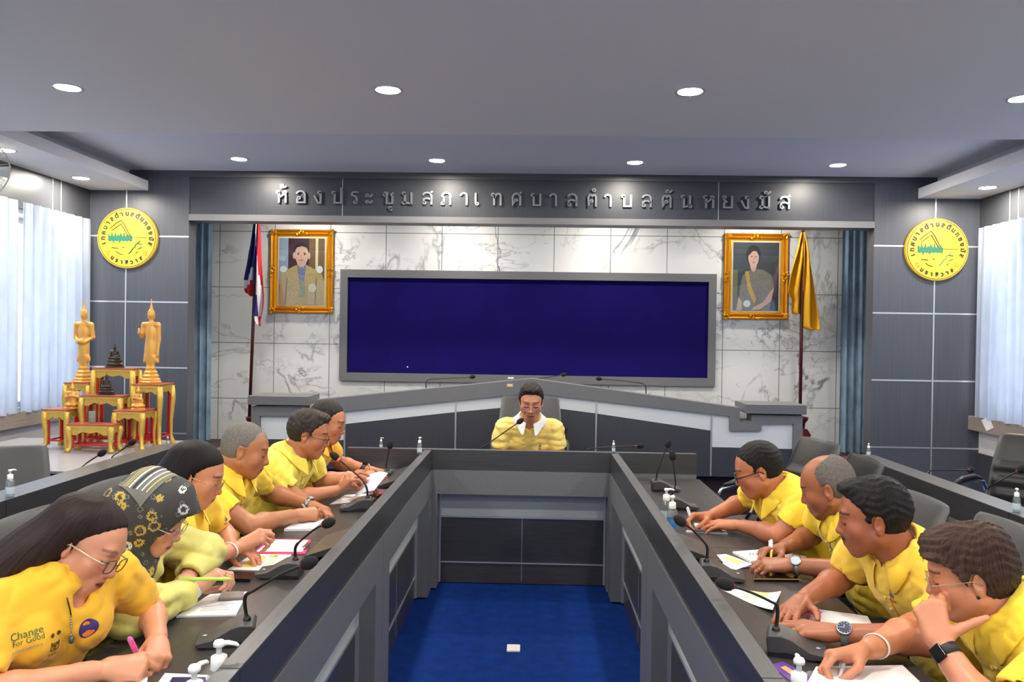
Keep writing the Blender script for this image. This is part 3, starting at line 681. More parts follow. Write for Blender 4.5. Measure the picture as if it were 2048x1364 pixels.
# wall fan
c = aty(2, 340, 5.35)
T = thing('wall_fan', 'white wall fan partly cut off by the left edge of the photo', 'fan', (c[0], 5.35, c[2]))
f = B(); fr_ = .19; cx, cy, cz = c[0] - .125, 5.35, c[2]
for rr in (.19, .13, .07):
    f.loop([(cx + rr * math.cos(a * math.pi / 16), cy - .05 * (1 - rr / .2), cz + rr * math.sin(a * math.pi / 16)) for a in range(32)], .005 if rr > .15 else .003, 6)
for k in range(28):
    a = k * math.pi / 14; f.tube([(cx + .03 * math.cos(a), cy - .05, cz + .03 * math.sin(a)), (cx + .13 * math.cos(a), cy - .03, cz + .13 * math.sin(a)), (cx + .19 * math.cos(a), cy, cz + .19 * math.sin(a)), (cx + .15 * math.cos(a), cy + .07, cz + .15 * math.sin(a))], .0018, 5)
f.obj('cage', mat('fan wire', (205, 202, 190), .4), T)
f = B()
for k in range(3):
    a = k * 2.094; u = Vector((math.cos(a), 0, math.sin(a))); v = Vector((-math.sin(a), 0, math.cos(a)))
    o = Vector((cx, cy + .02, cz)); V = [o + u * .03 - v * .02, o + u * .16 - v * .05 + Vector((0, .02, 0)), o + u * .17 + v * .03, o + u * .03 + v * .02]
    f.add(V + [p + Vector((0, .003, 0)) for p in V], [(0, 1, 2, 3), (7, 6, 5, 4), (0, 4, 5, 1), (1, 5, 6, 2), (2, 6, 7, 3), (3, 7, 4, 0)])
f.obj('blade', mat('fan blade', (190, 196, 200), .4), T)
B().lathe([(.02, -.06), (.05, -.04), (.06, .06), (.04, .12)], (cx, cy + .03, cz), 18, 'y').tube([(cx, cy + .12, cz), (cx - .1, cy + .14, cz - .12), (-4.12, cy + .14, cz - .14)], .02).obj('motor_housing', WHITEPL, T, smooth=True)
# floor plate
c = atz(1027, 1299, 0)
t = thing('floor_plate', 'small white socket plate lying on the blue carpet', 'floor socket', (c[0], c[1], 0))
B().box(c[0] - .034, c[0] + .034, c[1] - .04, c[1] + .04, 0, .012).obj('plate', mat('plate', (226, 220, 214), .5), t, bevel=.004)
# taped note
p = [atx(x, y, 3.946) for x, y in ((1962, 840), (1979, 832), (1986, 856), (1973, 862))]
o = fixn(B().add([tuple(q) for q in p] + [(q[0] + .003, q[1], q[2]) for q in p], [(0, 1, 2, 3), (7, 6, 5, 4), (0, 4, 5, 1), (1, 5, 6, 2), (2, 6, 7, 3), (3, 7, 4, 0)]).obj('paper_note', PAPER, loc=tuple(p[0])))
tag(o, 'white paper note taped below the right curtain corner', 'note')
# ------------------------------------------------------------------ chairs
def make_chair(label, style=0):
    """faces +x, origin on the floor under the seat"""
    t = thing('office_chair', label, 'chair', (0, 0, 0))
    lm = LEATHER if style else LEATHG
    # upholstered sheets: rows along the profile, bulging pads
    def pad(prof, hw, th, name, pleats, mtl):
        n = 14; V = []; F = []; k = len(prof)
        for i, (x, z, w_) in enumerate(prof):
            a = prof[max(i - 1, 0)]; c = prof[min(i + 1, k - 1)]; tx, tz = c[0] - a[0], c[1] - a[1]; l = math.hypot(tx, tz); nx_, nz_ = -tz / l, tx / l
            pl = .022 * abs(math.sin(math.pi * i * pleats / (k - 1))) * (i < k * .62) if pleats else 0
            for j in range(n):
                u = j / (n - 1) * 2 - 1; e = math.sqrt(max(0, 1 - abs(u) ** 6)); curve = .035 * u * u if name == 'backrest' else 0
                en = math.sin(math.pi * min(1, max(0, (i + .35) / (k - .3)))) ** .35
                V.append((x + curve + nx_ * (-1) * (th * e * en * .5 + pl * e), u * hw * w_, z + nz_ * (-1) * (th * e * en * .5 + pl * e)))
            for j in range(n):
                u = 1 - j / (n - 1) * 2; e = math.sqrt(max(0, 1 - abs(u) ** 6)); curve = .035 * u * u if name == 'backrest' else 0
                en = math.sin(math.pi * min(1, max(0, (i + .35) / (k - .3)))) ** .35
                V.append((x + curve + nx_ * th * e * en * .5, u * hw * w_, z + nz_ * th * e * en * .5))
        m_ = 2 * n
        F = [(i * m_ + j, i * m_ + (j + 1) % m_, (i + 1) * m_ + (j + 1) % m_, (i + 1) * m_ + j) for i in range(k - 1) for j in range(m_)]
        F += [tuple(range(m_)), tuple((k - 1) * m_ + j for j in range(m_ - 1, -1, -1))]
        return fixn(mesh_obj(name, V, F, mtl, t, smooth=True))
    back = []
    for i in range(29):
        f = i / 28; z = .46 + f * .53; x = -.22 - .03 * math.sin(f * 2.2) - .13 * f * f
        w_ = .92 + .08 * math.sin(f * math.pi) if f < .93 else 1 - (f - .93) * 1.8
        back.append((x, z, w_))
    pad(back, .245, .075, 'backrest', 6 if style else 0, lm)
    seat = [(-.24 + .5 * i / 16, .455 + .012 * math.sin(i / 16 * 3) - (.03 * max(0, i / 16 - .8) * 5) ** 1, .9 + .1 * math.sin(i / 16 * math.pi)) for i in range(17)]
    pad(seat, .25, .09, 'seat', 0, lm)
    for s in (-1, 1):
        y = s * .275
        pts = [(-.26, y * .93, .5), (-.27, y, .6), (-.22, y, .665), (-.1, y, .685), (.06, y, .68), (.16, y, .655), (.2, y, .59), (.16, y, .5), (.05, y * .95, .43), (-.05, y * .8, .42)]
        a = B().tube(pts, .0125, 10).obj('armrest', CHROME, t, smooth=True)
        B().tube([(-.2, y, .685), (-.1, y, .705), (.05, y, .70), (.15, y, .675)], [.012, .022, .022, .012], 10).obj('arm_pad', BLACKP, a, smooth=True)
    B().tube([(0, 0, .1), (0, 0, .42)], .028, 14).obj('gas_column', BLACKP, t, smooth=True)
    for k in range(5):
        a = k * 2 * math.pi / 5 + .3
        g = B().tube([(0, 0, .1), (.15 * math.cos(a), .15 * math.sin(a), .09), (.29 * math.cos(a), .29 * math.sin(a), .065)], [.03, .024, .016], 8).obj('star_leg', CHROME, t, smooth=True)
        B().lathe([(.006, -.02), (.03, -.018), (.03, .018), (.006, .02)], (.29 * math.cos(a), .29 * math.sin(a), .03), 14, 'y').obj('caster', BLACKP, g)
    return t
ch0 = make_chair('x', 0); ch1 = make_chair('x', 1); _used = set()
def chair(x, y, deg, label, style=0, group=None, z=0.):
    src = ch1 if style else ch0
    if style not in _used:
        _used.add(style); src.location = (x, y, z); src.rotation_euler = (0, 0, R(deg)); src['label'] = label
        if group: src['group'] = group
        return src
    return dup(src, (x, y, z), R(deg), label, group)
# ------------------------------------------------------------------ microphones
def bez(pts, n=14):
    P = [Vector(p) for p in pts]; out = []
    for i in range(len(P) - 1):
        p0, p1, p2, p3 = P[max(i - 1, 0)], P[i], P[i + 1], P[min(i + 2, len(P) - 1)]
        for k in range(n):
            t = k / n; out.append(.5 * ((2 * p1) + (p2 - p0) * t + (2 * p0 - 5 * p1 + 4 * p2 - p3) * t * t + (3 * p1 - p0 - 3 * p2 + p3) * t ** 3))
    out.append(P[-1]); return out
def mic(base, deg, neck, label, group, lit=0, foam=.0178, bs=1.):
    """base: world point of the base centre on its surface; deg: direction of the talker (low end); neck: world points from the base socket to the head"""
    base = Vector(base); t = thing('gooseneck_microphone', label, 'microphone', base, group=group)
    c, s = math.cos(R(deg)), math.sin(R(deg))
    def W(x, y, z): x, y, z = x * bs, y * bs, z * bs; return (base.x + x * c - y * s, base.y + x * s + y * c, base.z + z)
    prof = [(-.065, .012), (-.07, .05), (-.062, .058), (-.03, .06), (-.005, .054), (.02, .04), (.045, .026), (.085, .02), (.088, .014), (.08, .008), (.04, .004), (.01, .012), (-.02, .016), (-.04, .012)]
    V = [W(x, -.05, z) for x, z in prof] + [W(x, .05, z) for x, z in prof]; n = len(prof)
    F = [tuple(range(n)), tuple(range(2 * n - 1, n - 1, -1))] + [(i, i + n, (i + 1) % n + n, (i + 1) % n) for i in range(n)]
    B().add(V, F).obj('base', MICG, t, bevel=.003)
    V = [W(x, y, z) for y in (-.045, .045) for x, z in ((-.066, 0), (-.066, .03), (.03, .02), (.06, .006), (.06, 0))]
    B().add(V, [(0, 1, 2, 3, 4), (9, 8, 7, 6, 5)] + [(i, i + 5, (i + 1) % 5 + 5, (i + 1) % 5) for i in range(5)]).obj('underside', BLACKP, t)
    B().lathe([(.002, .0), (.006, .0015), (.002, .003)], (0, 0, 0), 12).xf(Matrix.Translation(W(.066, 0, .023))).obj('talk_button', mat('button', (170, 172, 176), .4), t)
    nk = [Vector(p) for p in neck]
    path = bez(nk)
    rad = [.0075 if i < 4 else (.0052 if i < len(path) * .4 else .0038) for i in range(len(path))]
    g = B().tube(path, rad, 10); g.lathe([(.012, -.004), (.011, .004), (.008, .012)], nk[0], 14); g.obj('gooseneck', BLACKP, t, smooth=True)
    d = (path[-1] - path[-3]).normalized()
    q = d.to_track_quat('Z', 'Y').to_matrix().to_4x4()
    h = path[-1]
    b = B().lathe([(.0055, -.009), (.0088, -.004), (.0088, .004), (.0055, .007)], (0, 0, 0), 16).xf(Matrix.Translation(h) @ q)
    b.obj('indicator_ring', mat('lit red ring', (255, 60, 40), .4, emit=3.) if lit else REDRING, t, smooth=True)
    b = B().lathe([(.01, 0), (foam * .8, .003), (foam, .015), (foam * .98, .028), (foam * .7, .042), (.004, .05)], (0, 0, 0), 20).xf(Matrix.Translation(h) @ q)
    b.obj('windscreen', FOAM, t, smooth=True)
    return t
def mic_px(sock, mids, head, yb, dy, deg, label, group, z=DZ, lit=0, hide=None, foam=.0178):
    """sock/mids/head: pixels of the neck; the socket lies at depth yb, the head at yb+dy"""
    s0 = Vector(aty(sock[0], sock[1], yb)); pts = [s0]; n = len(mids)
    for i, p in enumerate(mids): pts.append(Vector(aty(p[0], p[1], yb + dy * (i + .4) / (n + 1))))
    pts.append(Vector(aty(head[0], head[1], yb + dy)))
    c, s = math.cos(R(deg)), math.sin(R(deg))
    base = (s0.x + .045 * c, s0.y + .045 * s, z)
    # socket sits on the housing top
    top = z + .058
    if s0.z > top + .004: pts.insert(0, Vector((s0.x, s0.y, top)))
    else: pts[0].z = top
    return mic(base, deg, pts, label, group, lit, foam)
GM = 'gooseneck microphones of the left inner row'; GMR = 'gooseneck microphones of the right inner row'
mic_px((494, 1242), [(490, 1195), (510, 1180), (560, 1150)], (605, 1131), 2.18, -.04, 196, 'nearest gooseneck microphone of the left row, beside the white pump bottles', GM)
mic_px((591, 1123), [(591, 1095), (603, 1080), (630, 1058)], (647, 1050), 2.77, -.02, 184, 'gooseneck microphone before the woman with the blue pen and pink clipboard', GM)
mic_px((735, 995), [(733, 975), (720, 955)], (676, 918), 3.84, .0, 190, 'gooseneck microphone with a lit red ring before the man holding up a sheet', GM, lit=1)
mic_px((775, 950), [(772, 932), (776, 912)], (779, 897), 4.62, .0, 180, 'gooseneck microphone standing upright at the far end of the left row', GM)
mic_px((1312, 960), [(1316, 940), (1326, 912)], (1333, 895), 4.47, 0, 0, 'gooseneck microphone leaning right at the far empty seat of the right row', GMR)
mic_px((1343, 1003), [(1345, 985), (1351, 970), (1349, 945)], (1346, 920), 4.0, 0, 0, 'gooseneck microphone between the far microphone and the two small pump bottles', GMR)
mic_px((1413, 1125), [(1415, 1098), (1408, 1084), (1385, 1060)], (1369, 1048), 2.86, -.02, 350, 'gooseneck microphone before the balding grey-haired man', GMR)
mic_px((1552, 1262), [(1555, 1215), (1541, 1203), (1500, 1184)], (1464, 1172), 2.2, -.03, 342, 'nearest gooseneck microphone of the right row, bent over the ledge', GMR)
mic_px((960, 900), [(975, 888), (1005, 867)], (1035, 846), 5.13, -.02, 90, 'gooseneck microphone raised to the mouth of the chairman', 'gooseneck microphones on the head desk')
mic_px((1175, 903), [(1180, 897), (1225, 894)], (1274, 892), 5.2, 0, 90, 'gooseneck microphone lying low along the head desk ledge, right of the chairman', 'gooseneck microphones on the head desk')
mic_px((1132, 905), [(1132, 885)], (1132, 866), 5.35, -.06, 90, 'small upright microphone stem right beside the chair of the chairman', 'gooseneck microphones on the head desk', foam=.009)
def smic(sock, mids, head, x, dx, deg, z, label, grp):
    s0 = Vector(atx(sock[0], sock[1], x)); pts = [s0]
    for p in mids: pts.append(Vector(atx(p[0], p[1], x + dx * .3)))
    pts.append(Vector(atx(head[0], head[1], x + dx)))
    c, s = math.cos(R(deg)), math.sin(R(deg)); b = (s0.x + .045 * c, s0.y + .045 * s, z); pts.insert(0, Vector((s0.x, s0.y, z + .058)))
    mic(b, deg, pts, label, grp)
smic((141, 954), [(150, 946), (172, 927)], (198, 910), -2.42, .1, 180, DZ, 'gooseneck microphone on the left outer desk nearer than the altar', 'gooseneck microphones of the outer desks')
smic((223, 926), [(225, 913), (240, 902)], (260, 888), -2.42, .1, 180, DZ, 'gooseneck microphone on the left outer desk directly below the altar', 'gooseneck microphones of the outer desks')
smic((1853, 951), [(1858, 943), (1866, 941), (1910, 940)], (1938, 940), 2.25, .15, 0, DZ, 'gooseneck microphone lying level over the right outer desk', 'gooseneck microphones of the outer desks')
smic((1971, 995), [(1976, 978), (1990, 967)], (2036, 942), 2.2, .1, 0, DZ, 'gooseneck microphone before the black pleated chair at the right edge', 'gooseneck microphones of the outer desks')
for sk, md, hd, lb in (((852, 776), [(852, 766), (858, 759), (890, 757)], (940, 754), 'gooseneck microphone on the presiding desk left of its peak'), ((1292, 782), [(1291, 773), (1284, 767), (1240, 761)], (1203, 758), 'gooseneck microphone on the presiding desk right of its peak, pointing left'), ((1060, 764), [(1075, 758), (1100, 754)], (1123, 750), 'gooseneck microphone just right of the peak of the presiding desk')):
    mic_px(sk, md, hd, 7.0, 0, 90, lb, 'gooseneck microphones on the presiding desk', z=.91)
# ------------------------------------------------------------------ pump bottles
CLEAR = None
def clearmat():
    M = bpy.data.materials.new('clear gel bottle'); M.use_nodes = True; nt = M.node_tree; N, L = nt.nodes, nt.links
    g = N.new('ShaderNodeBsdfGlossy'); g.inputs['Roughness'].default_value = .08; t = N.new('ShaderNodeBsdfTransparent'); t.inputs['Color'].default_value = (.8, .85, .86, 1)
    d = N.new('ShaderNodeBsdfDiffuse'); d.inputs['Color'].default_value = (.7, .74, .75, 1)
    m1 = N.new('ShaderNodeMixShader'); m1.inputs[0].default_value = .14; L.new(t.outputs[0], m1.inputs[1]); L.new(g.outputs[0], m1.inputs[2])
    m2 = N.new('ShaderNodeMixShader'); m2.inputs[0].default_value = .12; L.new(m1.outputs[0], m2.inputs[1]); L.new(d.outputs[0], m2.inputs[2])
    L.new(m2.outputs[0], N['Material Output'].inputs['Surface']); return M
CLEAR = clearmat()
def make_bottle():
    t = thing('pump_bottle', 'x', 'pump bottle', (0, 0, 0))
    B().lathe([(.004, 0), (.022, .001), (.024, .006), (.024, .085), (.02, .1), (.013, .108), (.012, .112)], n=22).obj('bottle', CLEAR, t, smooth=True)
    B().lathe([(.0155, .106), (.0158, .108), (.0155, .132), (.008, .136), (.006, .137)], n=24).obj('cap', WHITEPL, t, smooth=True)
    B().lathe([(.0055, .134), (.0055, .15), (.011, .152), (.0115, .158), (.009, .163), (.003, .164)], n=18).tube([(0, 0, .157), (.018, 0, .159), (.033, 0, .156), (.038, 0, .152)], [.006, .005, .004, .003], 8).obj('nozzle', WHITEPL, t, smooth=True)
    B().lathe([(.0243, .02), (.0246, .021), (.0246, .06), (.0243, .061)], n=22, caps=False).obj('label_band', mat('bottle label', (190, 204, 212), .5), t, smooth=True)
    return t
bt = make_bottle(); bt_used = []
def bottle(p, deg, label, sc=1.):
    if not bt_used: o = bt; bt_used.append(1); o.location = p; o.rotation_euler = (0, 0, R(deg)); o['label'] = label; o['group'] = 'white pump hand sanitiser bottles'
    else: o = dup(bt, p, R(deg), label, 'white pump hand sanitiser bottles')
    o.scale = (sc, sc, sc); return o
def bz(px, py, y, deg, label, sc=1., z=None):
    p = aty(px, py, y); return bottle((p[0], y, p[2] if z is None else z), deg, label, sc)
bz(437, 1400, 1.72, 5, 'white pump bottle at the near left desk joint, nozzle pointing right', 1.12, DZ)
bz(388, 1400, 1.59, 75, 'nearest white pump bottle on the left, cut by the bottom edge of the photo', 1.12, DZ)
bz(1597, 1400, 1.72, 80, 'white pump bottle on the purple leaflet at the near right desk', 1.08, DZ)
p = atz(1332, 1046, DZ); bottle((p[0], p[1], DZ), 10, 'farther of two pump bottles side by side on the right desk')
p = atz(1344, 1064, DZ); _bb = bottle((p[0], p[1], DZ), 70, 'nearer of two pump bottles side by side on the right desk, blue label showing')
for _ch in _bb.children:
    if _ch.name.startswith('label_band'): _ch.data = _ch.data.copy(); _ch.data.materials[0] = mat('blue bottle label', (60, 130, 190), .5); _ch['label'] = 'blue label band'
for (px, py), z, l, d, sc in (((762, 897), LZ, 'small pump bottle on the head desk ledge behind the left row', 10, .42), ((839, 908), LZ, 'small pump bottle at the left front corner of the head desk', 70, .62), ((1227, 905), LZ, 'small pump bottle at the right front corner of the head desk', 80, .45), ((20, 994), LZ, 'small pump bottle on the left outer desk ledge at the photo edge', 70, .72), ((1737, 913), LZ, 'small pump bottle at the far end of the right outer desk', 60, .5), ((2033, 1024), LZ, 'small pump bottle on the right outer desk ledge at the photo edge', 60, .62), ((335, 889), .75, 'small pump bottle on the altar platform beside the right altar table', 170, .45)):
    p = atz(px, py, z); bottle((p[0], p[1], z), d, l, sc)
# ------------------------------------------------------------------ papers and stationery on the desks
def sheet(pts, label, name='paper_sheet', cat='paper', m=PAPER, z=DZ, th=.002, cells=(), group=None, curl=0.):
    P = [atz(px, py, z + th) for px, py in pts]
    cx = sum(p[0] for p in P) / 4; cy = sum(p[1] for p in P) / 4
    n = 8; V = []; 
    def at(u, v, dz=0.):
        a = P[0] * (1 - u) * (1 - v) + P[1] * u * (1 - v) + P[2] * u * v + P[3] * (1 - u) * v
        return (a[0], a[1], z + th + dz + curl * (max(0, u - .5) * 2) ** 2 + .25 * abs(curl) * math.sin(v * 6) * (u - .5) ** 2)
    for k in range(n + 1):
        for i in range(n + 1): V.append(at(i / n, k / n))
    w_ = n + 1; F = [(k * w_ + i, k * w_ + i + 1, (k + 1) * w_ + i + 1, (k + 1) * w_ + i) for k in range(n) for i in range(n)]
    o = mesh_obj(name, V, F, m, loc=(cx, cy, z)); fixn(o)
    s = o.modifiers.new('s', 'SOLIDIFY'); s.thickness = th * .9; s.offset = -1
    if o.data.polygons[0].normal.z < 0: s.offset = 1
    tag(o, label, cat, group)
    for (u0, v0, u1, v1, cm) in cells:
        V = [at(u0, v0, .0012), at(u1, v0, .0012), at(u1, v1, .0012), at(u0, v1, .0012)]
        V += [(a, b_, c - .0008) for a, b_, c in V]
        B().add(V, [(0, 1, 2, 3), (7, 6, 5, 4), (0, 4, 5, 1), (1, 5, 6, 2), (2, 6, 7, 3), (3, 7, 4, 0)]).obj('printed_cell', cm, o)
    return o
CY, CG, CGR = mat('yellow print', (250, 226, 130), .8), mat('green print', (196, 226, 190), .8), mat('grey print', (206, 208, 212), .8)
PINK = mat('pink plastic', (226, 70, 130), .4)
def rowsof(u0, u1, v0, v1, n): return [(u0, v0 + (v1 - v0) * k / n, u1 - .06 * (k % 3), v0 + (v1 - v0) * (k + .3) / n, CGR) for k in range(n)]
sheet([(212, 1392), (290, 1392), (298, 1336), (262, 1322)], 'white paper under the writing hand of the long-haired woman at the front left')
sheet([(296, 1392), (420, 1392), (420, 1350), (330, 1346)], 'white leaflet behind the nearest pump bottle on the left desk', th=.003)
sheet([(318, 1395), (410, 1395), (412, 1354), (345, 1354)], 'dark violet card lying on the white leaflet at the bottom left', 'card', 'card', mat('violet card', (44, 34, 84), .4), z=DZ + .004)
sheet([(352, 1232), (472, 1229), (496, 1183), (420, 1188)], 'stack of white printed papers before the woman in the patterned headscarf', th=.006, cells=rowsof(.3, .85, .2, .8, 7))
sheet([(436, 1197), (488, 1194), (488, 1182), (444, 1183)], 'grey smartphone lying on the papers of the woman in the headscarf', 'smartphone', 'phone', mat('grey phone', (120, 114, 112), .25), z=DZ + .008, th=.008)
sheet([(455, 1139), (556, 1141), (585, 1107), (505, 1108)], 'white printed sheet with yellow and green cells, left desk', cells=[(.15, .15, .45, .85, CY), (.62, .1, .78, .85, CG), (.5, .8, .7, .95, CY)])
sheet([(505, 1106), (611, 1107), (622, 1079), (540, 1077)], 'pink clipboard on the left desk', 'clipboard', 'clipboard', PINK, th=.006)
sheet([(512, 1103), (605, 1103), (616, 1080), (545, 1079)], 'white paper held on the pink clipboard', z=DZ + .007, cells=rowsof(.2, .8, .2, .85, 5))
q = atz(612, 1092, DZ + .012); tag(B().box(q[0] - .008, q[0] + .008, q[1] - .03, q[1] + .03, DZ + .009, DZ + .018).obj('clip', CHROME, loc=(q[0], q[1], DZ + .009), bevel=.003), 'chrome clip at the end of the pink clipboard', 'clip')
sheet([(428, 1156), (500, 1158), (510, 1144), (445, 1143)], 'black smartphone lying beside the pink and white papers', 'smartphone', 'phone', mat('black phone', (22, 20, 22), .12), th=.012)
sheet([(568, 1058), (628, 1057), (652, 1036), (600, 1036)], 'open white notebook under the hands of the short grey-haired man', 'notebook', 'notebook', th=.012, cells=rowsof(.2, .8, .2, .8, 5))
sheet([(660, 1008), (745, 1000), (760, 985), (690, 990)], 'white sheet lying flat under the microphone with the lit ring', cells=[(.4, .3, .8, .7, CY)])
sheet([(700, 1004), (735, 1002), (740, 996), (712, 997)], 'dark blue folder edge under the papers of the man with spectacles', 'folder', 'folder', mat('navy folder', (40, 46, 78), .4), z=DZ + .003, th=.006)
sheet([(735, 990), (765, 988), (772, 980), (745, 982)], 'maroon notebook lying against the left ledge', 'notebook', 'notebook', mat('maroon cover', (130, 34, 62), .5), z=DZ + .004, th=.014)
sheet([(748, 982), (775, 980), (782, 973), (756, 975)], 'slate notebook lying behind the maroon notebook', 'notebook', 'notebook', mat('slate cover', (84, 88, 104), .5), th=.012)
# sheet held up by the man with spectacles
P = [aty(704, 1000, 3.98), aty(748, 981, 3.93), aty(776, 946, 4.1), aty(738, 950, 4.16)]
V = []; n = 8
for k in range(n + 1):
    for i in range(n + 1):
        u, v = i / n, k / n; a = P[0] * (1 - u) * (1 - v) + P[1] * u * (1 - v) + P[2] * u * v + P[3] * (1 - u) * v
        V.append((a[0], a[1], a[2] + .012 * math.sin(u * 3.1)))
o = mesh_obj('paper_sheet', V, [(k * 9 + i, k * 9 + i + 1, k * 9 + i + 10, k * 9 + i + 9) for k in range(n) for i in range(n)], mat('bluish paper', (206, 214, 236), .8, noise=((60, 60, 60), .12)), loc=tuple(P[0]))
s = o.modifiers.new('s', 'SOLIDIFY'); s.thickness = .001; tag(o, 'white printed sheet held up in the hand of the man with spectacles, left row', 'paper')
sheet([(722, 960), (770, 962), (795, 938), (745, 936)], 'white papers under the hand with the yellow pencil, far left', th=.006)
# right row
sheet([(1372, 1062), (1455, 1066), (1446, 1052), (1390, 1046)], 'white papers under the phone of the man in black glasses, right row', th=.006, cells=[(.5, .6, .95, .95, CY)])
sheet([(1392, 1060), (1446, 1062), (1440, 1054), (1384, 1053)], 'smartphone lying on the papers of the man in black glasses', 'smartphone', 'phone', mat('phone face', (86, 82, 96), .12), z=DZ + .007, th=.008)
sheet([(1395, 1112), (1470, 1140), (1505, 1128), (1452, 1108)], 'white printed sheet with yellow print before the balding grey-haired man', cells=[(.3, .55, .8, .9, CY), (.3, .1, .6, .3, CG)])
nb = sheet([(1465, 1103), (1502, 1122), (1612, 1112), (1518, 1099)], 'white spiral notebook under the yellow pen', 'spiral_notebook', 'notebook', th=.01)
sp = B(); a, c = atz(1500, 1109, DZ + .012), atz(1598, 1109, DZ + .012)
for k in range(16):
    q = a + (c - a) * k / 15; sp.loop([(q[0], q[1] + .007 * math.cos(w_ * .785), DZ + .011 + .008 * math.sin(w_ * .785)) for w_ in range(8)], .0012, 5)
sp.obj('spiral_binding', mat('spiral wire', (150, 150, 155), .3, metal=.7), nb)
ph = sheet([(1508, 1158), (1598, 1159), (1592, 1144), (1512, 1142)], 'black smartphone with gold rim on the right desk', 'smartphone', 'phone', mat('black phone', (22, 20, 22), .12), th=.01)
a, c, e, g = [atz(*q, DZ + .011) for q in ((1508, 1158), (1598, 1159), (1592, 1144), (1512, 1142))]
B().loop([tuple(a), tuple(c), tuple(e), tuple(g)], .0025, 6).obj('gold_rim', mat('gold rim', (190, 160, 96), .3, metal=.8), ph)
sheet([(1442, 1178), (1545, 1228), (1562, 1190), (1478, 1178)], 'white printed sheet with yellow and green cells, right desk by the near microphone', curl=.014, cells=[(.35, .2, .55, .45, CG), (.35, .5, .6, .62, CG), (.3, .66, .75, .92, CY)])
sheet([(1612, 1250), (1745, 1250), (1735, 1232), (1628, 1217)], 'white notepad beside the pink pen on the right desk', 'notepad', 'notebook', th=.008)
sheet([(1600, 1392), (1870, 1392), (1805, 1330), (1632, 1333)], 'white notepad with violet edge under the hand of the person resting chin in hand', 'notepad', 'notebook', th=.008)
lf = sheet([(1540, 1330), (1620, 1392), (1662, 1378), (1566, 1322)], 'purple and gold leaflet under the near right pump bottle', 'leaflet', 'paper', mat('purple print', (104, 66, 150), .5), cells=[(.15, .35, .4, .7, mat('gold print', (214, 176, 110), .5)), (.55, .3, .9, .6, mat('gold print', (214, 176, 110), .5))])
# ------------------------------------------------------------------ altar set
AZ = .75
RED = mat('red lacquer', (186, 22, 28), .25, coat=.4); GILT = mat('gold carving', (214, 178, 84), .35, metal=.55, bump=((160, 160, 160), .7, .006)); GILT2 = mat('matt gold statue', (226, 170, 84), .42, metal=.3); TOPR = mat('altar top', (178, 84, 62), .3); BRZ = mat('dark bronze', (64, 58, 50), .4, metal=.5)
def altar_table(x, y, w_, d_, h, label, rz=0.):
    t = thing('altar_table', label, 'altar table', (0, 0, 0), group='red and gold altar tables')
    B().box(-w_ / 2, w_ / 2, -d_ / 2, d_ / 2, h - .008, h).obj('table_top', TOPR, t, bevel=.002)
    B().box(-w_ / 2 + .006, w_ / 2 - .006, -d_ / 2 + .006, d_ / 2 - .006, h - .03, h - .008).obj('frieze', GILT, t, bevel=.002)
    ap = B(); n = 12
    for (ax, sg) in (('x', -1), ('x', 1), ('y', -1), ('y', 1)):
        ln = (w_ if ax == 'x' else d_) / 2 - .016; off = (d_ if ax == 'x' else w_) / 2 - .01
        for k in range(n):
            u0, u1 = -ln + 2 * ln * k / n, -ln + 2 * ln * (k + 1) / n
            def dp(u): return .034 + .02 * abs(u / ln) ** 1.2 + .008 * math.cos(u / ln * 9)
            a, c = dp(u0), dp(u1)
            z0 = h - .022
            for q in ((sg * off, sg * (off - .004)),):
                if ax == 'x': V = [(u0, q[0], z0), (u1, q[0], z0), (u1, q[0], z0 - c), (u0, q[0], z0 - a), (u0, q[1], z0), (u1, q[1], z0), (u1, q[1], z0 - c), (u0, q[1], z0 - a)]
                else: V = [(q[0], u0, z0), (q[0], u1, z0), (q[0], u1, z0 - c), (q[0], u0, z0 - a), (q[1], u0, z0), (q[1], u1, z0), (q[1], u1, z0 - c), (q[1], u0, z0 - a)]
                ap.add(V, [(0, 1, 2, 3), (7, 6, 5, 4), (0, 4, 5, 1), (1, 5, 6, 2), (2, 6, 7, 3), (3, 7, 4, 0)])
    ap.obj('apron', GILT, t)
    for sx in (-1, 1):
        for sy in (-1, 1):
            X, Y = sx * (w_ / 2 - .014), sy * (d_ / 2 - .014)
            pts = [(X, Y, h - .02), (X + sx * .005, Y + sy * .005, h * .75), (X - sx * .004, Y - sy * .004, h * .4), (X - sx * .004, Y - sy * .004, h * .15), (X + sx * .006, Y + sy * .006, .018), (X + sx * .01, Y + sy * .01, 0.0)]
            l = B().tube(pts, [.021, .022, .016, .014, .019, .022], 9).obj('leg', GILT, t, smooth=True)
            B().tube([(X - sx * .011, Y - sy * .011, h - .03), (X - sx * .013, Y - sy * .013, .03)], .013, 6).obj('inner_leg', RED, l)
    st = B(); zz = .03 + h * .08
    for sy in (-1, 1): st.box(-w_ / 2 + .02, w_ / 2 - .02, sy * (d_ / 2 - .02) - .005, sy * (d_ / 2 - .02) + .005, zz, zz + .012)
    for sx in (-1, 1): st.box(sx * (w_ / 2 - .02) - .005, sx * (w_ / 2 - .02) + .005, -d_ / 2 + .02, d_ / 2 - .02, zz, zz + .012)
    st.obj('stretcher', RED, t)
    t.location = (x, y, AZ); t.rotation_euler = (0, 0, rz); return t
ROT = R(-3)
def ax(px, y): return aty(px, 850, y)[0]
def az(py, px, y): return aty(px, py, y)[2]
altar_table(ax(183, 5.32), 5.36, 0.315, 0.141, az(848, 183, 5.32) - AZ, 'lowest altar table at the front centre carrying a water glass')
altar_table(ax(121, 5.50), 5.54, 0.179, 0.217, az(817, 121, 5.50) - AZ, 'front left altar table carrying a small gold kneeling figure')
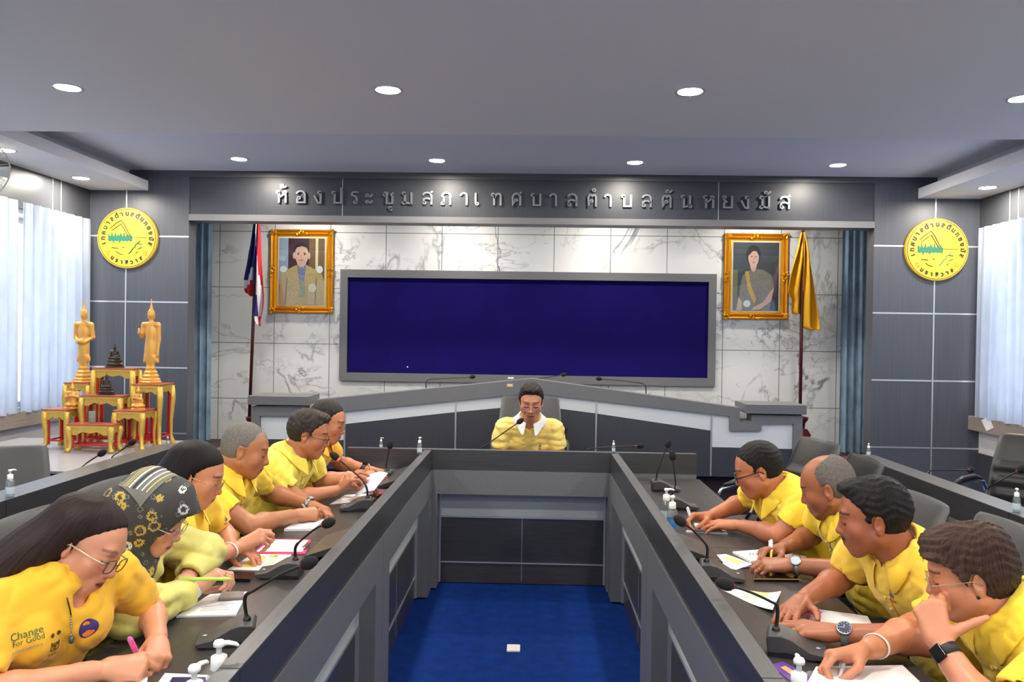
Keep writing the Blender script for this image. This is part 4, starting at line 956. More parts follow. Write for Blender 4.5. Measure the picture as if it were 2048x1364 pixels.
altar_table(ax(265, 5.48), 5.52, 0.217, 0.217, az(819, 265, 5.48) - AZ, 'front right altar table carrying a small gold kneeling figure')
altar_table(ax(201, 5.52), 5.58, 0.304, 0.141, az(791, 201, 5.52) - AZ, 'middle altar table carrying the lower dark seated statue')
altar_table(ax(224, 5.72), 5.78, 0.315, 0.130, az(736, 224, 5.72) - AZ, 'tallest altar table at the back carrying the upper dark seated statue')
altar_table(ax(160, 5.78), 5.80, 0.195, 0.152, az(765, 160, 5.74) - AZ, 'back left altar table under the left standing gold statue')
altar_table(ax(303, 5.68), 5.70, 0.217, 0.217, az(767, 303, 5.68) - AZ, 'back right altar table under the right standing gold statue')
# ------------------------------------------------------------------ organic surfaces: smooth unions of tapered limbs, meshed with surface nets
A_ = lambda *v: np.array(v, float)
def unit(v): v = np.asarray(v, float); return v / (np.linalg.norm(v) + 1e-12)
class Field:
    def __init__(s, lo, hi, h):
        s.lo = np.asarray(lo, float); s.h = h; s.n = np.ceil((np.asarray(hi) - s.lo) / h).astype(int) + 1
        s.g = np.full(s.n, .3, np.float32)
    def blk(s, lo, hi):
        a = np.clip(np.floor((np.asarray(lo) - s.lo) / s.h).astype(int), 0, s.n); b = np.clip(np.ceil((np.asarray(hi) - s.lo) / s.h).astype(int) + 1, 0, s.n)
        if np.any(b <= a): return None
        ax = [(s.lo[i] + s.h * np.arange(a[i], b[i])).astype(np.float32) for i in range(3)]
        return tuple(slice(a[i], b[i]) for i in range(3)), ax[0][:, None, None], ax[1][None, :, None], ax[2][None, None, :]
    def put(s, d, sl, k, op):
        g = s.g[sl]
        if op == 'cut': d = -d; h = np.maximum(k - np.abs(g - d), 0) / k if k > 0 else 0; s.g[sl] = np.maximum(g, d) + h * h * k * .25
        else: h = np.maximum(k - np.abs(g - d), 0) / k if k > 0 else 0; s.g[sl] = np.minimum(g, d) - h * h * k * .25
    def cone(s, a, b, ra, rb, k=.012, op='add', flat=None, fl=1., cap=False):
        """round-ended (or flat-capped) tapered limb; flat=(axis, scale) squashes its section along a unit axis"""
        a = np.asarray(a, float); b = np.asarray(b, float); r = max(ra, rb) / min(fl, 1.) + k + .012
        q = s.blk(np.minimum(a, b) - r, np.maximum(a, b) + r)
        if q is None: return s
        sl, X, Y, Z = q; ba = b - a; l2 = ba.dot(ba) + 1e-12
        px, py, pz = X - a[0], Y - a[1], Z - a[2]
        t0 = (px * ba[0] + py * ba[1] + pz * ba[2]) / l2; t = np.clip(t0, 0, 1)
        dx, dy, dz = px - t * ba[0], py - t * ba[1], pz - t * ba[2]
        if flat is not None:
            f = dx * flat[0] + dy * flat[1] + dz * flat[2]; m_ = (1 / fl - 1) * f
            dx, dy, dz = dx + m_ * flat[0], dy + m_ * flat[1], dz + m_ * flat[2]
        d = np.sqrt(dx * dx + dy * dy + dz * dz) - (ra + (rb - ra) * t)
        if flat is not None: d = d * min(1, fl * 1.15)
        if cap: d = np.maximum(d, np.abs(t0 - .5) * math.sqrt(l2) - .5 * math.sqrt(l2))
        s.put(d.astype(np.float32), sl, k, op); return s
    def ell(s, c, rad, M=None, k=.015, op='add'):
        c = np.asarray(c, float); r = max(rad) + k + .01; q = s.blk(c - r, c + r)
        if q is None: return s
        sl, X, Y, Z = q; X, Y, Z = X - c[0], Y - c[1], Z - c[2]
        if M is not None: X, Y, Z = (M[0][0] * X + M[0][1] * Y + M[0][2] * Z, M[1][0] * X + M[1][1] * Y + M[1][2] * Z, M[2][0] * X + M[2][1] * Y + M[2][2] * Z)
        a = np.sqrt((X / rad[0]) ** 2 + (Y / rad[1]) ** 2 + (Z / rad[2]) ** 2); b = np.sqrt((X / rad[0] ** 2) ** 2 + (Y / rad[1] ** 2) ** 2 + (Z / rad[2] ** 2) ** 2) + 1e-9
        s.put((a * (a - 1) / b).astype(np.float32), sl, k, op); return s
    def mesh(s, smooth=1):
        g = s.g; n = g.shape; neg = g < 0
        cnt = np.zeros((n[0] - 1, n[1] - 1, n[2] - 1), np.int8)
        O = [(i, j, k) for i in (0, 1) for j in (0, 1) for k in (0, 1)]
        for o in O: cnt += neg[o[0]:n[0] - 1 + o[0], o[1]:n[1] - 1 + o[1], o[2]:n[2] - 1 + o[2]]
        ii = np.argwhere((cnt > 0) & (cnt < 8)); idx = np.full(cnt.shape, -1, np.int32); idx[tuple(ii.T)] = np.arange(len(ii))
        acc = np.zeros((len(ii), 3)); num = np.zeros(len(ii))
        val = {o: g[tuple((ii + o).T)].astype(float) for o in O}
        for o in O:
            for x in range(3):
                if o[x] == 0:
                    p = list(o); p[x] = 1; p = tuple(p); a, b = val[o], val[p]; c = (a < 0) != (b < 0); t = np.where(c, a / np.where(c, a - b, 1), 0)
                    pos = np.repeat(np.array(o, float)[None], len(ii), 0); pos[:, x] += t; acc[c] += pos[c]; num[c] += 1
        V = s.lo + (ii + acc / num[:, None]) * s.h
        F = []
        def q(axis):
            sl0 = [slice(1, -1)] * 3; sl1 = [slice(1, -1)] * 3; sl0[axis] = slice(0, -1); sl1[axis] = slice(1, None)
            c = neg[tuple(sl0)] != neg[tuple(sl1)]; e = np.argwhere(c); flip = neg[tuple(sl0)][c]
            b1, b2 = (axis + 1) % 3, (axis + 2) % 3; base = e.copy()
            for x in (b1, b2): base[:, x] += 1
            def at(d1, d2): w_ = base.copy(); w_[:, b1] -= d1; w_[:, b2] -= d2; return idx[tuple(w_.T)]
            Q = np.stack([at(1, 1), at(0, 1), at(0, 0), at(1, 0)], 1); Q[~flip] = Q[~flip][:, ::-1]; F.append(Q)
        for x in range(3): q(x)
        F = np.concatenate(F); F = F[(F >= 0).all(1)]
        for _ in range(smooth):
            S_ = np.zeros_like(V); N_ = np.zeros(len(V))
            for i in range(4):
                for j in (1, 3):
                    np.add.at(S_, F[:, i], V[F[:, (i + j) % 4]]); np.add.at(N_, F[:, i], 1)
            V = V * .5 + .5 * S_ / np.maximum(N_, 1)[:, None]
        return V, F
    def noise(s, amp, freq, seed, lo=None, hi=None):
        """cloth folds: warped waves with creased valleys"""
        q = s.blk(s.lo if lo is None else lo, s.lo + s.h * s.n if hi is None else hi)
        if q is None: return s
        sl, X, Y, Z = q; rnd = np.random.RandomState(seed); t = 0
        for i in range(3):
            w_ = unit(rnd.randn(3)) * freq * (.7 + .6 * rnd.rand()); w2 = unit(rnd.randn(3)) * freq * .45; w3 = unit(rnd.randn(3)) * freq * .3; p = rnd.rand() * 6
            ph = X * w_[0] + Y * w_[1] + Z * w_[2] + p + 1.9 * np.sin(X * w2[0] + Y * w2[1] + Z * w2[2] + p * 2)
            t = t + (.6 - np.abs(np.sin(ph * .5))) * (.55 + .45 * np.sin(X * w3[0] + Y * w3[1] + Z * w3[2] + p * 3))
        s.g[sl] -= (amp * t).astype(np.float32) * -1; return s
def island(V, F):
    """keep the largest connected piece"""
    n = len(V); lab = np.arange(n)
    E = np.concatenate([F[:, [0, 1]], F[:, [1, 2]], F[:, [2, 3]]])
    for _ in range(400):
        m_ = np.minimum(lab[E[:, 0]], lab[E[:, 1]]); l2 = lab.copy(); np.minimum.at(l2, E[:, 0], m_); np.minimum.at(l2, E[:, 1], m_); l2 = l2[l2]
        if (l2 == lab).all(): break
        lab = l2
    u, c = np.unique(lab, return_counts=True); keep = lab == u[c.argmax()]
    mp = np.cumsum(keep) - 1; return V[keep], mp[F[keep[F].all(1)]]
def blob(name, V, F, m, parent, col=None, loc=None):
    o = mesh_obj(name, V, F, m, parent, loc, smooth=True)
    if col is not None:
        a = o.data.attributes.new('Col', 'FLOAT_COLOR', 'POINT'); c = np.ones((len(V), 4), np.float32); c[:, :3] = col; a.data.foreach_set('color', c.ravel())
    return o
def frame_from(f, up):
    """columns right, forward, up"""
    f = unit(f); up = np.asarray(up, float); up = unit(up - f * up.dot(f)); r_ = np.cross(f, up); return np.stack([r_, f, up], 1)
def headframe(yaw, pitch, roll):
    y, p = R(yaw), R(pitch); f = A_(math.cos(y) * math.cos(p), math.sin(y) * math.cos(p), -math.sin(p)); M = frame_from(f, (0, 0, 1))
    c, s = math.cos(R(roll)), math.sin(R(roll)); r_, u = M[:, 0], M[:, 2]
    return np.stack([r_ * c + u * s, M[:, 1], u * c - r_ * s], 1)
SKINM = {}
def skin(rgb):
    return mat('skin', (200, 150, 120), .42, attr='Col', sss=0, bump=((900, 900, 900), .05, .001), noise=((14, 14, 14), .05))
# ------------------------------------------------------------------ heads
class Scaled:
    def __init__(s, fd, k): s.fd, s.k = fd, k
    def ell(s, c, rad, M=None, k=.015, op='add'): s.fd.ell(c, [r * s.k for r in rad], M, k, op)
    def cone(s, a, b, ra, rb, k=.012, op='add', **kw): s.fd.cone(a, b, ra * s.k, rb * s.k, k, op, **kw)
def head_sdf(fd, C, M, p):
    """C ear-level centre, M columns right/forward/up, p: width w, jaw j, nose n, cheeks c"""
    hs = p.get('s', 1.); fd = Scaled(fd, hs)
    T = lambda x, y, z: C + M @ A_(x, y, z) * hs; W = p.get('w', 1.); J = p.get('j', 1.); NN = p.get('n', 1.); CH = p.get('c', 1.)
    Mi = M.T
    fd.ell(T(0, -.012, .045), (.073 * W, .094, .082), Mi, .02)
    fd.ell(T(0, .03, .012), (.064 * W, .066, .085), Mi, .03)
    fd.ell(T(0, .036, -.042), (.055 * W * J, .058, .062), Mi, .03)
    fd.ell(T(0, .062, -.092), (.022 * J, .02, .019), Mi, .03)
    for s_ in (-1, 1):
        fd.cone(T(s_ * .056 * W * J, .0, -.05), T(s_ * .018, .066, -.096), .017, .014, .03)
        fd.ell(T(s_ * .039 * W, .06, -.024), (.026 * CH, .022, .026 * CH), Mi, .026)
    fd.cone(T(-.032, .083, .029), T(.032, .083, .029), .009, .009, .02)
    for s_ in (-1, 1):
        fd.ell(T(s_ * .031, .103, .006), (.017, .014, .012), Mi, .016, 'cut')
        fd.ell(T(s_ * .031, .081, .005), (.0155, .0135, .0125), Mi, .006)
    fd.cone(T(0, .091, .012), T(0, .109 * (.94 + .06 * NN), -.028), .0075, .0105 * NN, .012)
    fd.ell(T(0, .108, -.031), (.0115 * NN, .0105, .0095), Mi, .008)
    for s_ in (-1, 1): fd.ell(T(s_ * .0125 * NN, .097, -.034), (.0085, .0105, .0075), Mi, .007)
    fd.ell(T(0, .085, -.062), (.03, .016, .024), Mi, .016)
    fd.cone(T(-.018, .0895, -.0605), T(0, .0985, -.0575), .0045, .0068, .005); fd.cone(T(.018, .0895, -.0605), T(0, .0985, -.0575), .0045, .0068, .005)
    fd.cone(T(-.013, .0905, -.0715), T(.013, .0905, -.0715), .0062, .0062, .008); fd.ell(T(0, .0935, -.0715), (.012, .0075, .0065), Mi, .006)
    fd.cone(T(-.02, .0955, -.0652), T(.02, .0955, -.0652), .0022, .0022, .004, 'cut')
    for s_ in (-1, 1):
        e = T(s_ * .076 * W, -.012, -.002); eM = frame_from(M @ A_(s_ * .42, 1, .12), M @ A_(s_ * .1, -.2, 1)); ei = eM.T
        fd.ell(e, (.0085, .0185, .032), ei, .006)
        fd.ell(e + M @ A_(s_ * .008, .003, .006) * hs, (.006, .0095, .017), ei, .005, 'cut')
        fd.ell(e + M @ A_(-s_ * .001, .004, -.024) * hs, (.007, .01, .01), ei, .006)
def head_color(V, C, M, p, base):
    """skin tint per vertex: lips, brows, lids, stubble; shade painted in the mouth line and nostrils"""
    base = tuple(np.array(base, float) * (1.0, .985, .96))
    L_ = (V - C) @ M / p.get('s', 1.); x, y, z = L_[:, 0], L_[:, 1], L_[:, 2]; ax_ = np.abs(x)
    col = np.repeat(np.array(lin(base)[:3])[None], len(V), 0)
    near = (np.abs(z) < .16) & (ax_ < .1) & (np.abs(y) < .14)
    def mixc(w_, rgb):
        w_ = (w_ * near)[:, None]; col[:] = col * (1 - w_) + np.array(lin(rgb)[:3]) * w_
    g = lambda d, r_: np.clip(1 - d / r_, 0, 1)
    b = np.array(base, float)
    mixc(.5 * np.exp(-(((ax_ - .04) / .022) ** 2 + ((z + .022) / .022) ** 2)) * (y > .04), tuple(b * (1.02, .84, .8)))
    mixc(.45 * np.exp(-((ax_ / .016) ** 2 + ((z + .03) / .014) ** 2)) * (y > .09), tuple(b * (1.0, .82, .78)))
    if p.get('stubble'):
        m_ = (y > -.005) * np.clip((-.042 - z + .02 * np.clip(ax_ / .06, 0, 1)) / .02, 0, 1); mixc(p['stubble'] * m_, tuple(b * .55))
    if p.get('mous'):
        m_ = np.clip(1 - np.abs(z + .049 + .25 * np.maximum(0, ax_ - .012)) / .0065, 0, 1) ** .5 * (ax_ < .029) * (y > .07); mixc(p['mous'] * m_, (38, 30, 28))
        m_ = np.exp(-((ax_ / .012) ** 2 + ((z + .088) / .012) ** 2)) * (y > .06); mixc(p['mous'] * .5 * m_, (50, 40, 36))
    lip = p.get('lip', (150, 82, 76))
    hl = .0075 * np.sqrt(np.clip(1 - (ax_ / .0235) ** 2, 0, 1)); m_ = (y > .08) * np.clip((hl + .0035 - np.abs(z + .0655)) / .003, 0, 1) * (ax_ < .0235); mixc(.95 * m_, lip)
    m_ = (y > .085) * np.clip((.0034 - np.abs(z + .0652)) / .0015, 0, 1) * (ax_ < .022); mixc(.75 * m_, tuple(np.array(lip) * .45))  # dark seam paints the shade between the lips
    bz_ = .0305 + .004 * np.sin(np.clip((ax_ - .012) / .04, 0, 1) * 3.1); bw = p.get('brow', .0036)
    m_ = (y > .045) * (ax_ > .012) * (ax_ < .054) * np.clip((bw + .0012 - np.abs(z - bz_)) / .002, 0, 1); mixc(p.get('browa', .8) * m_, p.get('browc', (34, 26, 24)))
    ez = -.0035 + .0028 * ((ax_ - .031) / .016) ** 2 * 1.4
    m_ = (y > .06) * (np.abs(ax_ - .031) < .0165) * np.clip((.0040 - np.abs(z - ez)) / .0018, 0, 1); mixc(.95 * m_, (24, 16, 14))
    if p.get('open'):
        o = p['open']; m_ = (y > .06) * (np.abs(ax_ - .031) < .0145) * (z > ez) * (z < ez + o * np.sqrt(np.clip(1 - ((ax_ - .031) / .0145) ** 2, 0, 1))); mixc(.9 * m_, (214, 206, 200))
        m_ = m_ * (np.abs(ax_ - .031) < .0062); mixc(m_.astype(float), (22, 14, 12))
    m_ = (y > .06) * np.exp(-(((ax_ - .031) / .016) ** 2 + ((z - .016) / .006) ** 2)); mixc(.25 * m_, tuple(b * .7))
    m_ = np.exp(-(((ax_ - .0115) / .004) ** 2 + ((z + .0405) / .003) ** 2)) * (y > .09); mixc(.8 * m_, tuple(b * .35))  # nostril shade painted as two dark spots
    if p.get('scalp') is not None:
        hz = .062 - .10 * np.clip((.06 - y) / .1, 0, 1.1) + .02 * np.clip(ax_ / .06, 0, 1)
        m_ = np.clip((z - hz) / .02, 0, 1); mixc(p['scalp'] * m_, p.get('scalpc', (110, 100, 92)))
    return col
# ------------------------------------------------------------------ hands
HP = {'write': ((38, 58, 28), (46, 66, 36), (58, 74, 40), (64, 76, 44)), 'flat': ((12, 14, 8), (12, 14, 8), (14, 16, 8), (16, 18, 10)),
      'rest': ((26, 34, 20), (30, 38, 22), (34, 40, 24), (36, 42, 26)), 'fist': ((58, 84, 50), (62, 88, 50), (64, 88, 50), (64, 86, 50)),
      'open': ((14, 26, 12), (24, 34, 18), (32, 42, 22), (38, 46, 26)), 'chin': ((48, 58, 30), (58, 64, 35), (64, 70, 40), (68, 74, 40))}
TH_ = {'write': ((-.55, .62, -.55), (.12, .86, -.5), (.25, .9, -.36)), 'flat': ((-.8, .55, -.15), (-.55, .83, -.1), (-.4, .9, -.08)), 'rest': ((-.68, .6, -.4), (-.3, .88, -.36), (-.1, .95, -.3)),
       'fist': ((-.55, .6, -.58), (.3, .75, -.58), (.6, .6, -.5)), 'open': ((-.9, .4, .1), (-.8, .58, .16), (-.72, .68, .16)), 'chin': ((-.9, .42, -.16), (-.94, .30, -.12), (-.95, .28, -.1))}
def hand_sdf(fd, Wp, M, side, pose, sc=1.):
    """Wp wrist, M columns: right, forward (fingers), dorsal; side +1 right hand, -1 left. returns world points"""
    T = lambda v: Wp + M @ (A_(v[0] * side, v[1], v[2]) * sc); D = lambda v: M @ A_(v[0] * side, v[1], v[2])
    kn = [(-.028, .088, .004), (-.0095, .093, .006), (.0095, .089, .004), (.0265, .080, .0)]
    cb = [(-.014, .012, .001), (-.005, .012, .002), (.005, .012, .001), (.013, .012, 0.)]
    ln = [(.043, .025, .019), (.047, .029, .020), (.043, .027, .020), (.034, .020, .018)]
    rd = [.0092, .0094, .0088, .0078]
    for i in range(4): fd.cone(T(cb[i]), T(kn[i]), .0145 * sc, .0112 * sc, .014)
    fd.cone(T((-.016, .03, -.006)), T((-.012, .055, -.009)), .015 * sc, .013 * sc, .014); fd.cone(T((.016, .03, -.006)), T((.014, .06, -.007)), .014 * sc, .011 * sc, .014)
    tips = []; mids = []
    for i in range(4):
        p = A_(*kn[i]); a = 0; sp = (-.07, -.015, .04, .10)[i]
        if pose in ('flat', 'open'): sp *= 1.9
        if pose in ('fist',): sp *= .2
        for j in range(3):
            a += R(HP[pose][i][j]); d = A_(math.sin(sp), math.cos(sp) * math.cos(a), -math.cos(sp) * math.sin(a)); q = p + d * ln[i][j]
            r0, r1 = rd[i] * (1, .94, .86)[j], rd[i] * (.94, .86, .74)[j]
            fd.cone(T(p), T(q), r0 * sc, r1 * sc, .0045 if j else .008); p = q
            if j == 0: mids.append(T(q))
        tips.append(T(p))
    p = A_(-.018, .018, -.006)
    for j, (L2, r0, r1) in enumerate(((.042, .0145, .0115), (.031, .0108, .0098), (.026, .0098, .0078))):
        q = p + unit(TH_[pose][j]) * L2; fd.cone(T(p), T(q), r0 * sc, r1 * sc, .012 if j == 0 else .005); p = q
        if j == 0: thm = T(q)
    return {'tips': tips, 'mids': mids, 'thumb': T(p), 'web': T((-.026, .062, .008)), 'T': T, 'D': D, 'knuckle': [T(k) for k in kn]}
# ------------------------------------------------------------------ statues and glass on the altar
def statue(kind, x, y, z, h, m, label, group, yaw=0.):
    """built at unit size facing -y, then scaled to height h"""
    t = thing('standing_statue' if kind in 'ab' else ('seated_statue' if kind == 's' else 'kneeling_statue'), label, 'statue', (x, y, z), group=group)
    k = h
    def W(p): p = np.array(p, float) * k * (A_(1.3, 1.3, 1) if kind == 'k' else 1.); c, s = math.cos(yaw), math.sin(yaw); return A_(x + p[0] * c - p[1] * s, y + p[0] * s + p[1] * c, z + p[2])
    if kind in 'ab':
        B().lathe([(.105, 0), (.115, .02), (.10, .035), (.105, .05), (.085, .065), (.09, .09), (.07, .11), (.075, .13), (.055, .15), (.06, .165), (.02, .168)], n=8).xf(Matrix.Translation((x, y, z)) @ Matrix.Rotation(R(22.5), 4, 'Z') @ Matrix.Scale(k, 4)).obj('pedestal', m, t)
        fd = Field(W((-.2, -.16, .14)), W((.2, .16, 1.02)), k * .0085)
        c = lambda a, b, ra, rb, kk=.012: fd.cone(W(a), W(b), ra * k, rb * k, kk * k)
        e = lambda a, r_, kk=.02: fd.ell(W(a), tuple(v * k for v in r_), None, kk * k)
        for s in (-1, 1): c((s * .025, 0, .16), (s * .03, 0, .3), .02, .024); e((s * .026, -.02, .172), (.02, .035, .012))
        e((0, .0, .40), (.062, .045, .2)); c((-.04, .0, .3), (-.058, .0, .26), .03, .022); c((.04, 0, .3), (.058, 0, .26), .03, .022)
        if kind == 'b': c((.055, .01, .56), (.08, .01, .24), .022, .012); c((-.05, .01, .5), (-.08, .01, .24), .018, .012)
        e((0, 0, .58), (.068, .045, .12)); c((-.075, 0, .665), (.075, 0, .665), .032, .032); c((0, 0, .68), (0, 0, .73), .024, .022)
        e((0, -.004, .775), (.037, .04, .048)); e((0, 0, .81), (.034, .036, .03)); c((0, 0, .83), (0, 0, .87), .02, .012); c((0, 0, .86), (0, 0, .99), .013, .002); e((0, -.042, .772), (.007, .008, .014), .006)
        for s in (-1, 1): c((s * .037, .004, .79), (s * .038, .004, .735), .008, .008)
        if kind == 'a':
            for s in (-1, 1): c((s * .085, 0, .66), (s * .098, .01, .52), .028, .024); c((s * .098, .01, .52), (s * .03, -.06, .455), .023, .016)
            e((0, -.065, .475), (.04, .034, .026))
        else:
            c((.085, 0, .66), (.09, .005, .5), .027, .022); c((.09, .005, .5), (.085, -.01, .36), .021, .014); e((.085, -.012, .33), (.012, .016, .03))
            c((-.085, 0, .66), (-.1, -.005, .53), .027, .022); c((-.1, -.005, .53), (-.1, -.07, .57), .021, .015); e((-.1, -.078, .6), (.014, .012, .032))
        V, F = island(*fd.mesh(1)); blob('figure', V, F, m, t)
    elif kind == 's':
        B().lathe([(.36, 0), (.38, .05), (.3, .08), (.34, .16), (.27, .22), (.3, .3), (.24, .34), (.02, .345)], n=28, sy=.62).xf(Matrix.Translation((x, y, z)) @ Matrix.Scale(k, 4)).obj('pedestal', m, t)
        fd = Field(W((-.4, -.3, .3)), W((.4, .3, 1.03)), k * .014)
        c = lambda a, b, ra, rb, kk=.03: fd.cone(W(a), W(b), ra * k, rb * k, kk * k)
        e = lambda a, r_, kk=.04: fd.ell(W(a), tuple(v * k for v in r_), None, kk * k)
        e((0, -.04, .38), (.26, .13, .06)); e((0, 0, .52), (.11, .08, .16)); c((-.12, 0, .63), (.12, 0, .63), .05, .05)
        for s in (-1, 1): c((s * .14, 0, .62), (s * .17, .0, .48), .04, .035); c((s * .17, 0, .48), (s * (.05 if s > 0 else .16), -.12, .42), .033, .025)
        c((0, 0, .66), (0, 0, .72), .035, .035); e((0, 0, .78), (.062, .065, .075)); c((0, 0, .84), (0, 0, .89), .03, .02); c((0, 0, .88), (0, 0, 1.0), .02, .004)
        V, F = island(*fd.mesh(1)); blob('figure', V, F, m, t)
    else:
        k *= 1.0; B().lathe([(.27, 0), (.28, .04), (.22, .07), (.02, .075)], n=6).xf(Matrix.Translation((x, y, z)) @ Matrix.Scale(k, 4)).obj('pedestal', m, t)
        fd = Field(W((0, 0, .05)) - A_(.45, .45, 0) * k, W((0, 0, 1.03)) + A_(.45, .45, 0) * k, k * .016)
        c = lambda a, b, ra, rb, kk=.03: fd.cone(W(a), W(b), ra * k * 1.2, rb * k * 1.2, kk * k)
        e = lambda a, r_, kk=.04: fd.ell(W(a), (r_[0] * k * 1.28, r_[1] * k * 1.28, r_[2] * k), None, kk * k)
        e((0, 0, .14), (.18, .17, .09)); c((-.07, -.12, .14), (-.08, .1, .14), .06, .05); c((.07, -.12, .14), (.08, .1, .14), .06, .05); e((0, .03, .3), (.12, .09, .18)); e((0, .0, .45), (.1, .075, .12)); c((-.1, 0, .53), (.1, 0, .53), .045, .045)
        for s in (-1, 1): c((s * .12, 0, .52), (s * .14, -.03, .38), .036, .03); c((s * .14, -.03, .38), (s * .02, -.13, .44), .03, .022)
        c((0, 0, .56), (0, 0, .62), .03, .03); e((0, -.005, .68), (.055, .058, .068)); c((0, 0, .74), (0, .0, .8), .045, .02); c((0, 0, .79), (0, 0, .98), .02, .003)
        V, F = island(*fd.mesh(1)); blob('figure', V, F, m, t)
    return t
GS = 'gold standing statues on the altar'
def hh(py0, py1, px, y): return az(py0, px, y) - az(py1, px, y)
y = 5.80; statue('a', ax(166, y), y, az(766, 166, y), hh(590, 766, 166, y), GILT2, 'gold standing statue holding a bowl, on the back left altar table', GS)
y = 5.70; statue('b', ax(300, y), y, az(767, 300, y), hh(590, 767, 300, y), GILT2, 'gold standing statue with one raised hand, on the back right altar table', GS)
y = 5.78; statue('s', ax(228, y), y, az(736, 228, y), hh(684, 736, 228, y), BRZ, 'small dark seated statue on the tallest altar table', 'dark seated statues on the altar')
y = 5.58; statue('s', ax(212, y), y, az(791, 212, y), hh(743, 790, 212, y), BRZ, 'small dark seated statue on the middle altar table', 'dark seated statues on the altar')
y = 5.54; statue('k', ax(144, y), y, az(817, 144, y), hh(756, 816, 144, y), GILT2, 'small gold kneeling statue on the front left altar table', 'small gold kneeling statues on the altar', R(15))
y = 5.52; statue('k', ax(276, y), y, az(819, 276, y), hh(764, 818, 276, y), GILT2, 'small gold kneeling statue on the front right altar table', 'small gold kneeling statues on the altar', R(-25))
y = 5.36; p = (ax(184, y), y, az(848, 184, y)); t = thing('water_glass', 'clear water glass on the lowest altar table', 'glass', p)
B().lathe([(.016, 0), (.02, .002), (.021, .09), (.0195, .09), (.0185, .008), (.002, .006)], n=20).xf(Matrix.Translation(p)).obj('tumbler', CLEAR, t, smooth=True)
# ------------------------------------------------------------------ people
def ik(S, Wp, l1, l2, pole):
    d = Wp - S; L_ = np.linalg.norm(d); L_ = min(L_, (l1 + l2) * .999); u = unit(d); a = (l1 * l1 - l2 * l2 + L_ * L_) / (2 * L_); hgt = math.sqrt(max(l1 * l1 - a * a, 0)); p = np.asarray(pole, float); p = unit(p - u * p.dot(u)); return S + u * a + p * hgt
def spects(name, C, M, parent, rgb=(30, 28, 28), rim=.0011, temple=None, full=True, hw=.0235, hh=.0175, dz=-.004, hs=1., trgb=None):
    T = lambda x, y, z: tuple(C + M @ A_(x, y, z) * hs); fm = mat('spectacle frame %d %d %d' % rgb, rgb, .25, metal=.6 if sum(rgb) > 250 else .1)
    b = B()
    for s in (-1, 1):
        pts = []
        for k in range(20):
            a = k * math.pi / 10; ca, sa = math.cos(a), math.sin(a); e = .55
            x = .0325 + hw * math.copysign(abs(ca) ** e, ca); z = dz + hh * math.copysign(abs(sa) ** (e + .1), sa)
            pts.append(T(s * x, .1095 - .10 * max(0, x - .03) ** 1.0 * .9, z))
        b.loop(pts, rim, 6)
    b.tube([T(-.0095, .1125, dz + .004), T(0, .115, dz + .007), T(.0095, .1125, dz + .004)], rim, 6)
    tps = []
    for s in (-1, 1):
        bt_ = B() if trgb else b
        tps.append(bt_); bt_.tube([T(s * .056, .1055, dz + .008), T(s * .071, .098, dz + .009), T(s * .079, .06, dz + .010), T(s * .083, .0, dz + .012), T(s * .081, -.02, dz - .002)], temple or rim * 1.15, 6)
    o = b.obj(name, fm, parent, smooth=True)
    if trgb:
        for bt_ in tps: bt_.obj('temple', mat('temple %d %d %d' % trgb, trgb, .25, metal=.5), o, smooth=True)['label'] = 'pale metal temple'
    for s in (-1, 1):
        pts = []
        for k in range(20):
            a = k * math.pi / 10; ca, sa = math.cos(a), math.sin(a); e = .55; x = .0325 + hw * math.copysign(abs(ca) ** e, ca); z = dz + hh * math.copysign(abs(sa) ** (e + .1), sa); pts.append(T(s * x, .1093 - .09 * max(0, x - .03), z))
        B().add(pts, [tuple(range(20))]).obj('lens', GLASS, o)
    return o
